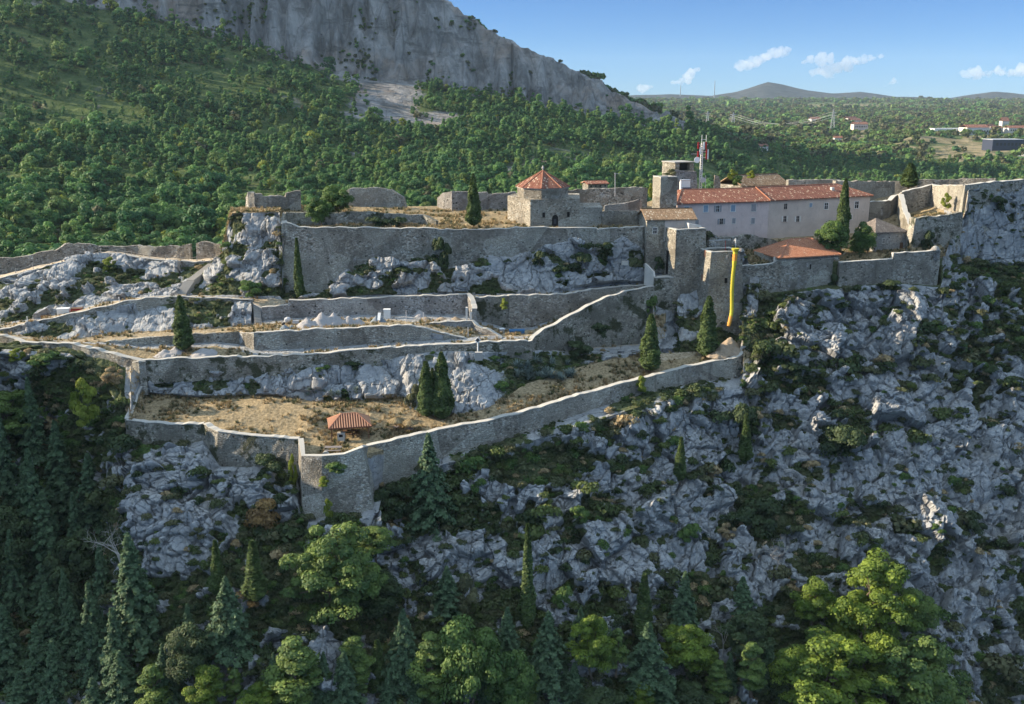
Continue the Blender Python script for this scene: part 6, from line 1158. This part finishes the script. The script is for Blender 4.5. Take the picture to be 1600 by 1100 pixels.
for k in range(12):
    u = (15, 48, 100, 128, 30, 110, 165, 8, 150, 60, 185, 95)[k]; v = (760, 830, 790, 880, 930, 980, 960, 1010, 1040, 700, 1060, 1090)[k]; hh = random.uniform(95, 150)
    T_('fir_tree', 'fir', k, u, v - hh, v + 20, random.uniform(26, 38), 'dark fir crowded into the shaded gully wood', group='dark firs of the gully wood')
for k in range(20):
    u = (262, 300, 372, 430, 510, 555, 610, 655, 695, 760, 790, 830, 895, 905, 965, 990, 1040, 1120, 1140, 1195)[k]; v = (1075, 1010, 1090, 1065, 1090, 1060, 1100, 1075, 1050, 1090, 1020, 1095, 1085, 1000, 1040, 1100, 1090, 1095, 1060, 1060)[k]; hh = random.uniform(45, 85)
    T_('conifer', ('fir_wide', 'fir', 'pine_tall')[k % 3], k, u, v - hh, v + 10, random.uniform(18, 32), 'small dark conifer crowded among the bigger trees of the lower slope', group='small conifers of the lower slope')
# --- agaves
def agave_mesh():
    r0 = np.random.default_rng(3); V = []; Q = []
    for k in range(34):
        a = k * 2.4; el = .25 + 1.1 * (k / 34); L_ = r0.uniform(.75, 1.05); d = np.array((math.cos(a) * math.cos(el), math.sin(a) * math.cos(el), math.sin(el))); s_ = np.array((-math.sin(a), math.cos(a), 0)) * .075
        b = len(V); V += [-s_ * .7, s_ * .7, d * L_ * .5 + s_, d * L_ * .5 - s_, d * L_ + np.array((0, 0, -.08)) + s_ * .1, d * L_ + np.array((0, 0, -.08)) - s_ * .1]; Q += [(b, b + 1, b + 2, b + 3), (b + 3, b + 2, b + 4, b + 5)]
    return quads_mesh('agave', np.array(V), Q, 'leaf_agave', [('tint', 'FLOAT', 'FACE', r0.random(len(Q)))])
AG = agave_mesh()
for k in range(44):
    a, r_ = random.random() * 6.28, math.sqrt(random.random()); u, v = 851 + math.cos(a) * r_ * 48, 578 + math.sin(a) * r_ * 17; p = ground(u, v)
    o = link('agave', AG); o.location = (p[0], p[1], p[2] - .05); o.scale = (random.uniform(1.1, 1.9),) * 3; o.rotation_euler = (0, 0, random.random() * 6); tag(o, 'grey-green agave in the clump below the sloping parapet', 'agave', 'agaves below the sloping parapet')
for k in range(14):
    p = ground(random.uniform(480, 560), random.uniform(607, 618)); o = link('agave', AG); o.location = tuple(p); o.scale = (random.uniform(.7, 1.1),) * 3; o.rotation_euler = (0, 0, random.random() * 6); tag(o, 'small dark agave in the row at the rock foot behind the terrace mound', 'agave', 'agaves along the rock foot')
# ================================================================ scattered growth (stuff)
def scatter(name, pts, rz, sc, idx, protos, label, cat):
    col = bpy.data.collections.new(name + '_kinds')
    for k, me in enumerate(protos):
        o = bpy.data.objects.new('%s_kind_%02d' % (name, k), me); col.objects.link(o)
    me = bpy.data.meshes.new(name); me.vertices.add(len(pts)); me.vertices.foreach_set('co', np.asarray(pts, np.float32).ravel())
    for nm, ty, arr in (('rz', 'FLOAT', rz), ('sc', 'FLOAT', sc), ('ix', 'INT', idx)):
        a = me.attributes.new(nm, ty, 'POINT'); a.data.foreach_set('value', np.asarray(arr, np.int32 if ty == 'INT' else np.float32))
    me.update(); o = link(name, me); tag(o, label, cat, kind='stuff')
    g = bpy.data.node_groups.new(name + '_scatter', 'GeometryNodeTree'); g.interface.new_socket('Geometry', in_out='INPUT', socket_type='NodeSocketGeometry'); g.interface.new_socket('Geometry', in_out='OUTPUT', socket_type='NodeSocketGeometry')
    n = g.nodes.new; i_, o_ = n('NodeGroupInput'), n('NodeGroupOutput'); ci = n('GeometryNodeCollectionInfo'); ci.inputs[0].default_value = col; ci.inputs[1].default_value = True; ci.inputs[2].default_value = True
    ip = n('GeometryNodeInstanceOnPoints'); ip.inputs['Pick Instance'].default_value = True
    def na(nm, ty): x = n('GeometryNodeInputNamedAttribute'); x.data_type = ty; x.inputs[0].default_value = nm; return x.outputs[0]
    cx = n('ShaderNodeCombineXYZ'); g.links.new(na('rz', 'FLOAT'), cx.inputs[2])
    g.links.new(i_.outputs[0], ip.inputs['Points']); g.links.new(ci.outputs[0], ip.inputs['Instance']); g.links.new(na('ix', 'INT'), ip.inputs['Instance Index']); g.links.new(cx.outputs[0], ip.inputs['Rotation']); g.links.new(na('sc', 'FLOAT'), ip.inputs['Scale']); g.links.new(ip.outputs[0], o_.inputs[0])
    md = o.modifiers.new('scatter', 'NODES'); md.node_group = g; return o
def sample_grid(Gd, wgt, n, r0):
    """n places on a grid surface, by area times a weight per cell"""
    a = Gd[:-1, :-1]; b = Gd[:-1, 1:]; c = Gd[1:, :-1]; d = Gd[1:, 1:]; ar = np.linalg.norm(np.cross(b - a, c - a), axis=-1); w_ = (ar * wgt[:-1, :-1]).ravel(); w_ /= w_.sum(); k = r0.choice(len(w_), n, p=w_); s_, t_ = r0.random((n, 1)), r0.random((n, 1))
    A, B_, C_, D = (x.reshape(-1, 3)[k] for x in (a, b, c, d)); return (A * (1 - s_) + B_ * s_) * (1 - t_) + (C_ * (1 - s_) + D * s_) * t_, k
r0 = np.random.default_rng(99)
def sm_bush(seed, n, w_, h, leaf, mat):
    r1 = np.random.default_rng(seed); C, Nn, T = [], [], []
    for k in range(6):
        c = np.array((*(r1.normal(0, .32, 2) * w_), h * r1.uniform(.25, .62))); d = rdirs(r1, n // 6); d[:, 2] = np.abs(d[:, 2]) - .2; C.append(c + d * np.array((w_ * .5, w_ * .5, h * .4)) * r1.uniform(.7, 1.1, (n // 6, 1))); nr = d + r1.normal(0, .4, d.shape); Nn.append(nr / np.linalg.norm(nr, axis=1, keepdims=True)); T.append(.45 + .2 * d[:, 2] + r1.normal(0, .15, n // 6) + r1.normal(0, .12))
    return crown_mesh('bush', np.concatenate(C), np.concatenate(Nn), r1.uniform(.6, 1.3, len(C) * (n // 6)) * leaf, np.concatenate(T), mat, r1)
SC = [sm_bush(s_, 420, 1.0, 1.1, .15, m_) for s_, m_ in ((1, 'leaf_scrub'), (2, 'leaf_scrub'), (3, 'leaf_dark'), (4, 'leaf_dark'), (5, 'leaf_broad'), (6, 'leaf_olive'), (7, 'leaf_dry'))]
wg = np.where(slope_zone & (ucols > -120)[None] & (ucols < 1760)[None], np.clip(vegA - .35, 0, 1) + .05, 0) * (rockw > .05)
wg += np.where(~slope_zone & (lidx < KI['ptop']), np.clip(vegA - .25, 0, 1), 0)
pts, k = sample_grid(H, wg, 15000, r0)
ix = r0.choice(7, len(pts), p=(.25, .24, .10, .08, .11, .16, .06)); scl = r0.lognormal(-.22, .45, len(pts)) * .95; pts[:, 2] -= .18 * scl
inn = lidx[:-1, :-1].ravel()[k] > KI['base'] ; scl = np.where(inn, scl * .6, scl)
scatter('undergrowth', pts, r0.random(len(pts)) * 6.283, scl, ix, SC, 'low dark scrub growing over the rocky castle slope', 'scrub')
def tuft(seed, mat):
    r1 = np.random.default_rng(seed); n = 26; a = r1.random(n) * 6.283; t_ = r1.uniform(.1, .7, n); d = np.stack([np.cos(a) * t_, np.sin(a) * t_, np.ones(n)], 1) * r1.uniform(.2, .5, (n, 1)); s_ = np.stack([-np.sin(a), np.cos(a), 0 * a], 1) * .05; b = np.stack([np.cos(a), np.sin(a), 0 * a], 1) * r1.uniform(0, .25, (n, 1))
    return quads_mesh('tuft', np.stack([b - s_, b + s_, b + d + s_ * .3, b + d - s_ * .3], 1).reshape(-1, 3), np.arange(4 * n).reshape(-1, 4), mat, [('tint', 'FLOAT', 'FACE', r1.random(n))])
GT = [tuft(1, 'leaf_dry'), tuft(2, 'leaf_dry'), tuft(3, 'leaf_olive')]
wg = np.where((lidx > KI['front']) & (lidx < KI['pback']) & (rockw < .3) & (ucols > -40)[None] & (ucols < 1640)[None], np.clip(tan - pth * .9, 0, 1) * np.clip(.4 + fbm(H.reshape(-1, 3) * .25, 3, 91).reshape(NR, NC) * 2.2, .02, 1), 0)
pts, k = sample_grid(H, wg, 9000, r0); scatter('dry_grass', pts, r0.random(len(pts)) * 6.283, r0.uniform(.5, 1.3, len(pts)), r0.choice(3, len(pts), p=(.38, .30, .32)), GT, 'dry straw-coloured grass tufts on the terraces', 'grass')
# --- woods behind the fortress
def far_tree(seed, n, w_, h, leaf, mat, conic=0.0):
    r1 = np.random.default_rng(seed); C, Nn, T = [], [], []; m_ = 11
    for k in range(m_):
        z = r1.uniform(.2, .95); rr = w_ * (1 - conic * z) * math.sqrt(max(.05, 1 - ((z - .5) / .62) ** 2)) * r1.uniform(.3, .8); a = r1.random() * 6.283; c = np.array((math.cos(a) * rr, math.sin(a) * rr, z * h * .9)); d = rdirs(r1, n // m_); d[:, 2] = np.where(d[:, 2] < -.3, -d[:, 2], d[:, 2]); r_ = w_ * .48 * (1 - .5 * conic * z) * r1.uniform(.75, 1.2)
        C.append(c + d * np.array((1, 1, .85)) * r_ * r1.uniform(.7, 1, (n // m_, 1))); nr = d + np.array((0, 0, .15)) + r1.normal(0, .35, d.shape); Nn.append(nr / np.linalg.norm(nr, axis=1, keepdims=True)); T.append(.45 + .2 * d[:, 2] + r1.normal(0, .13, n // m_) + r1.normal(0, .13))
    C = np.concatenate(C); return crown_mesh('crown', C, np.concatenate(Nn), r1.uniform(.6, 1.3, len(C)) * leaf, np.concatenate(T), mat, r1)
FT = [far_tree(50 + k, 1250, 3.0, 6.2, .36, 'leaf_wood') for k in range(4)] + [far_tree(60 + k, 1000, 2.2, 8.4, .35, 'leaf_wood', .75) for k in range(3)] + [far_tree(70, 700, 2.6, 4.0, .4, 'leaf_olive'), far_tree(71, 700, 2.6, 4.4, .4, 'leaf_bright')]
clear = np.clip(.7 + fbm(B3 * np.array((.018, .03, .0)), 4, 101).reshape(bl.shape) * 2.2, .18, 1)
terr = np.where((bl > 1) & (bl < 2.6) & (np.abs((B[..., 1] / 46 + fbm(B3 * .004, 2, 9).reshape(bl.shape) * 1.5) % 1 - .5) < .07) & (UB < 420), .08, 1.0)
wf = np.where((bl > .6) & (bl < 4.12) & (UB > -260) & (UB < 1800), gr * clear * terr, 0) * np.where(UB < 180, np.interp(bl, [0, 2.9, 3.4, 4.2], [1, 1, .45, .35]), 1.0)
pts, k = sample_grid(B, wf, 21000, r0); bb = bl[:-1, :-1].ravel()[k]; uu = UB[:-1, :-1].ravel()[k]
ix = np.where(r0.random(len(pts)) < np.clip((bb - 1.5) * .45, .06, .72), 4 + r0.integers(0, 3, len(pts)), np.where(r0.random(len(pts)) < .24, 7 + r0.integers(0, 2, len(pts)), r0.integers(0, 4, len(pts)))); scl = r0.lognormal(-.16, .38, len(pts)); pts[:, 2] -= .3
SKYL = np.array(L((-100,410,0),(0,405,0),(109,381,0),(215,384,0),(346,384,0),(352,350,0),(365,332,0),(384,306,0),(470,300,0),(500,300,0),(536,296,0),(612,298,0),(632,326,0),(682,326,0),(692,300,0),(806,300,0),(848,270,0),(885,296,0),(1012,293,0),(1022,277,0),(1061,277,0),(1086,252,0),(1120,278,0),(1160,290,0),(1231,282,0),(1312,282,0),(1394,284,0),(1500,280,0),(1600,279,0),(1800,278,0)))
pu, pv = pix(pts + np.array((0, 0, 3.5))); vis = (pv < np.interp(pu, SKYL[:, 0], SKYL[:, 1])) & (pu > -20) & (pu < 1620)
order = np.argsort(np.where(vis, pts[:, 1], 1e9)); near = []
for lo_, hi_, cnt in ((-20, 360, 130), (360, 1050, 75), (1050, 1620, 75)):
    sel_ = [j for j in order if vis[j] and lo_ <= pu[j] < hi_][:cnt]; near += [(j, lo_) for j in sel_]
NL = {-20: ('leafy green tree in the valley wood beside the rising path', 'trees in the valley wood beside the rising path'), 360: ('leafy green tree on the wooded slope behind the ruins and the chapel', 'trees on the slope behind the chapel'), 1050: ('leafy green tree in the valley wood beyond the pink house and bastion wall', 'trees beyond the pink house')}
for j, lo_ in near:
    o = link('tree', FT[ix[j]]); o.location = tuple(pts[j]); o.scale = (scl[j],) * 3; o.rotation_euler = (0, 0, r0.random() * 6.28); tag(o, NL[lo_][0], 'tree', NL[lo_][1])
keep = np.ones(len(pts), bool); keep[[j for j, _ in near]] = False
scatter('forest', pts[keep], r0.random(keep.sum()) * 6.283, scl[keep], ix[keep], FT, 'dense green wood covering the valley and the slope under the mountain cliff', 'forest')
FB = [far_tree(80 + k, 66, 3.4, 4.6, 1.9, m_) for k, m_ in enumerate(('leaf_wood', 'leaf_scrub', 'leaf_olive', 'leaf_broad'))]
wf = np.where((bl > 4.12) & (bl < 9.6) & (UB > 900) & (UB < 1750) & (cliff < .2), gr * np.clip(1.05 - tn * 1.3, .04, 1) * (1 - .8 * np.clip(bush * 1.6, 0, 1)) * np.interp(bl, [4, 6, 7, 8, 9.6], [1, 1, .5, .22, .10]), 0)
pts, k = sample_grid(B, wf, 15000, r0); bb = bl[:-1, :-1].ravel()[k]
scatter('far_forest', pts, r0.random(len(pts)) * 6.283, r0.lognormal(0, .3, len(pts)) * np.interp(bb, [4, 6.5, 8, 9.6], [1.1, 1.0, 1.5, 2.4]), r0.integers(0, 4, len(pts)), FB, 'distant scrub wood spread over the plateau', 'forest')
wf = np.where((bl > 3.9) & (bl < 5.3) & (UB > 0) & (UB < 1120), np.clip(fbm(B3 * .03, 3, 111).reshape(bl.shape) - .12, 0, 1), 0)
pts, k = sample_grid(B, wf, 900, r0); scatter('cliff_shrubbery', pts, r0.random(len(pts)) * 6.283, r0.uniform(.3, .7, len(pts)), r0.integers(0, 4, len(pts)), FB, 'small dark shrubs clinging to the mountain cliff', 'shrubs')
# ================================================================ far houses, pylons, clouds, haze
def far_house(label, u, v, Y, w_, d_, h_, rot, wall='plaster_white', roof='roof_tile_red', flat=False, group=None):
    p = far_ground(u, v) if Y > 350 else P(u, v, Y); k_ = p[1] / Y * (1.0 if Y < 700 else 1.35); w_, d_, h_ = w_ * k_, d_ * k_, h_ * k_; p[2] += 0 if Y < 700 else 1.5; p[0] -= w_ / 2; p[2] += .3; root = empty('house', tuple(p), label, 'house', group, 'thing'); q = quad_plan(p, w_, d_, rot); mb = MB(); mb.prism(q, p[2] - 2.5, p[2] + h_); mb.build('wall', wall, root, p)
    if flat: mb = MB(); c = np.mean(q, 0); mb.prism([c + (k - c) * 1.04 for k in q], p[2] + h_ + .01, p[2] + h_ + .5); mb.build('roof', roof, root, p)
    else: gable(root, q, p[2] + h_, h_ * .45, roof, .4)
    for s_ in np.arange(.15, .9, .24 if w_ < 14 else .12):
        c, e_, n_ = on_face(q, 0, s_, p[2] + h_ * .35); mb = MB(); slab(mb, c, e_, n_, w_ * .07, h_ * .32, -.05, .06); mb.build('window', 'dark_glass', root, p)
    return root
for a in (('small red roofed house on the rim of the scree below the far slope', 1198, 236, 900, 6.5, 5, 2.6, 25), ('red roofed house amid trees beyond the bastion wall', 1530, 208.5, 1440, 26, 14, 6, 12), ('small red roofed house behind the long back wall', 935, 296, 300, 6, 5, 1.2, 15, 'masonry', 'roof_tile_red'),
          ('tiny white house with a red roof on the plateau centre', 1343, 195, 1900, 16, 10, 6, 20), ('pink-walled house on the plateau beside the pylon', 1345, 201.5, 1750, 18, 10, 6, 5, 'plaster_pink'), ('white farmhouse farther along the plateau', 1275, 192, 2000, 14, 9, 6, 10), ('pale house pair element nearer the plateau edge', 1338, 190, 2300, 22, 10, 6, 30),
          ('white gabled house by the sheds', 1554, 206, 1600, 12, 9, 6, 35), ('small house with a red roof beside the white gabled one', 1562, 206.5, 1590, 10, 8, 5, 10), ('tall white house near the picture edge', 1572, 203, 1640, 8, 8, 9, 0), ('long pale house at the picture edge', 1588, 207, 1500, 20, 10, 5, 8), ('small white hut in the dark wood', 1310, 222.5, 1250, 7, 5, 3.5, 0), ('red roofed cottage peeping over the loopholed wall', 1375, 279, 560, 6, 5, 2, 10)):
    far_house(*a)
for a in (('very long white shed on the plateau rim', 1487, 208.5, 1560, 36, 12, 5, 3, 'white_paint', 'dish_white', True), ('white shed with a grey end on the plateau rim', 1529, 209, 1500, 24, 14, 5, 4, 'white_paint', 'steel', True), ('dark blue-fronted industrial hall by the white embankment', 1576, 232, 1120, 26, 16, 7, 4, 'navy', 'steel', True)):
    far_house(*a)
p = far_ground(1585, 241); q = quad_plan(p, 24, 10, -20); mb = MB(); mb.prism(q, p[2] - 10, p[2] + 2.5); tag(mb.build('retaining_wall', 'white_paint'), 'white concrete embankment wall below the industrial hall', 'wall', kind='thing')
def pylon(label, u, vb, vt, Y, wd):
    p = far_ground(u, vb) if vb > 160 else P(u, vb, Y); Y = float(p[1]); t_ = float(zof(vt, Y)); root = empty('pylon', tuple(p), label, 'pylon', 'lattice pylons and masts on the plateau', 'thing'); mb = MB(); h_ = t_ - p[2]; r_ = max(.12, Y * .00016)
    f = lambda z: wd * (1 - .85 * z)
    for sx, sy in ((-1, -1), (1, -1), (1, 1), (-1, 1)): mb.tube([(p[0] + sx * f(z) / 2, p[1] + sy * f(z) / 2, p[2] - 2 * (z == 0) + h_ * z) for z in (0, .5, 1)], r_, 4)
    for k in range(9):
        z0, z1 = k / 9, (k + 1) / 9
        for a, b in (((-1, -1), (1, -1)), ((1, -1), (1, 1)), ((1, 1), (-1, 1)), ((-1, 1), (-1, -1))): mb.tube([(p[0] + a[0] * f(z0) / 2, p[1] + a[1] * f(z0) / 2, p[2] + h_ * z0), (p[0] + b[0] * f(z1) / 2, p[1] + b[1] * f(z1) / 2, p[2] + h_ * z1)], r_ * .7, 4)
    mb.build('lattice', 'steel', root, p)
    if wd > 4:
        for z in (.72, .86): mb = MB(); mb.tube([(p[0] - wd * .9, p[1], p[2] + h_ * z), (p[0] + wd * .9, p[1], p[2] + h_ * z)], r_, 4); mb.build('crossarm', 'steel', root, p)
    return p, h_, wd
a1 = pylon('tall pylon standing over the plateau houses', 1302, 203, 171, 1750, 7)
a2 = pylon('pylon on the plateau slope above the pink roof', 1146, 197, 176, 2300, 7)
pylon('faint pylon far left on the plateau slope', 1103, 194, 174, 2500, 6); pylon('thin mast on the horizon beside the tallest hill', 1116, 152, 126, 5200, 3.4); pylon('fainter mast on the horizon behind the mountain foot', 1063, 150, 132, 5600, 3)
b_ = P(1560, 266, 900)
for k, (dx, z) in enumerate(((-.9, .72), (.9, .72), (-.9, .86), (.9, .86))):
    s_ = a1[0] + np.array((dx * a1[2], 0, a1[1] * z)); e_ = a2[0] + np.array((dx * a2[2], 0, a2[1] * z)); mb = MB(); mb.tube([s_ + (e_ - s_) * t_ - np.array((0, 0, 30 * math.sin(math.pi * t_) * .6)) for t_ in np.linspace(0, 1, 17)], .16, 4); tag(mb.build('power_line', 'steel'), 'thin power line sagging between the two plateau pylons', 'power line', 'power lines between the pylons')
# clouds: puffs of thin white vapour beyond the hills
def cloud(label, puffs, dens=.012, s=0):
    Yc = 9500.0; C_ = [(P(u, v, Yc), r_ * Yc / F_PX) for u, v, r_ in puffs]; V, Q = [], []
    import bmesh
    bm = bmesh.new()
    for c, r_ in C_:
        m_ = bmesh.ops.create_icosphere(bm, subdivisions=4, radius=r_)
        for vv in m_['verts']: vv.co = Vector((vv.co.x * 1.15, vv.co.y * .9, vv.co.z * .85)) + Vector(c)
    me = bpy.data.meshes.new('cloud'); bm.to_mesh(me); bm.free(); o = link('cloud', me); rm = o.modifiers.new('r', 'REMESH'); rm.mode = 'VOXEL'; rm.voxel_size = 9.0
    dg = bpy.context.evaluated_depsgraph_get(); me2 = bpy.data.meshes.new_from_object(o.evaluated_get(dg)); o.modifiers.clear(); o.data = me2
    n = len(me2.vertices); c = np.empty(n * 3, np.float32); me2.vertices.foreach_get('co', c); c = c.reshape(-1, 3).astype(float); nn = np.empty(n * 3, np.float32); me2.vertex_normals.foreach_get('vector', nn); nn = nn.reshape(-1, 3)
    d_ = fbm(c * .012, 4, s) * 58 + fbm(c * .04, 4, s + 5) * 34; c += nn * d_[:, None]; me2.vertices.foreach_set('co', c.astype(np.float32).ravel()); me2.update(); me2.materials.clear(); me2.materials.append(M['cloud']); return tag(o, label, 'cloud', kind='thing')
t = NT('cloud'); v_ = t.n('ShaderNodeVolumePrincipled'); v_.inputs['Color'].default_value = (.97, .97, .98, 1); v_.inputs['Density'].default_value = .0065; v_.inputs['Anisotropy'].default_value = .1; t.l(v_.outputs[0], t.out.inputs['Volume'])
cloud('white puffy cloud over the highest hill', [(1154,104,9),(1163,99,8),(1172,102,7),(1185,98,8),(1197,91,8),(1210,86,9),(1222,81,8),(1232,77,5),(1175,93,4)], s=1)
cloud('small pale cloudlet right of the highest hill', [(1256,96,6),(1264,92,5),(1284,92,8),(1296,93,6)], s=2)
cloud('long white cloud right of the hill gap', [(1275,113,6),(1290,112,8),(1306,106,9),(1322,100,9),(1336,95,8),(1348,93,7),(1362,90,7),(1374,87,6)], s=3)
cloud('flat white cloud at the picture edge', [(1505,114,7),(1517,112,7),(1530,114,8),(1545,112,7),(1562,111,9),(1578,112,7),(1594,109,8),(1608,108,9),(1625,110,8)], s=4)
cloud('tiny cloud wisp above the low saddle', [(1381,135,3.5),(1390,132,4),(1398,128,5),(1404,129,3)], s=5)
cloud('thin leaning cloud behind the horizon mast', [(1054,131,4.5),(1064,127,6),(1074,122,7),(1080,114,6),(1089,109,5)], s=6)
cloud('little cloud at the mountain foot', [(999,139,3.5),(1008,138,5),(1016,136,3.5)], s=7)
# haze: pale even air round everything
t = NT('haze'); v_ = t.n('ShaderNodeVolumePrincipled'); v_.inputs['Color'].default_value = (.62, .80, 1.0, 1); v_.inputs['Density'].default_value = .000034; v_.inputs['Anisotropy'].default_value = .0; t.l(v_.outputs[0], t.out.inputs['Volume'])
zl = min(float(H[..., 2].min()), float(B[..., 2].min()), float(Hh[..., 2].min())) - 1.0; zh = max(float(B[..., 2].max()) + 12, 30.0)
mb = MB(); mb.box(-4200, 4200, -60, 8600, zl, zh); hz = mb.build('haze', 'haze'); tag(hz, 'pale blue air haze over the valley', 'haze', kind='stuff')
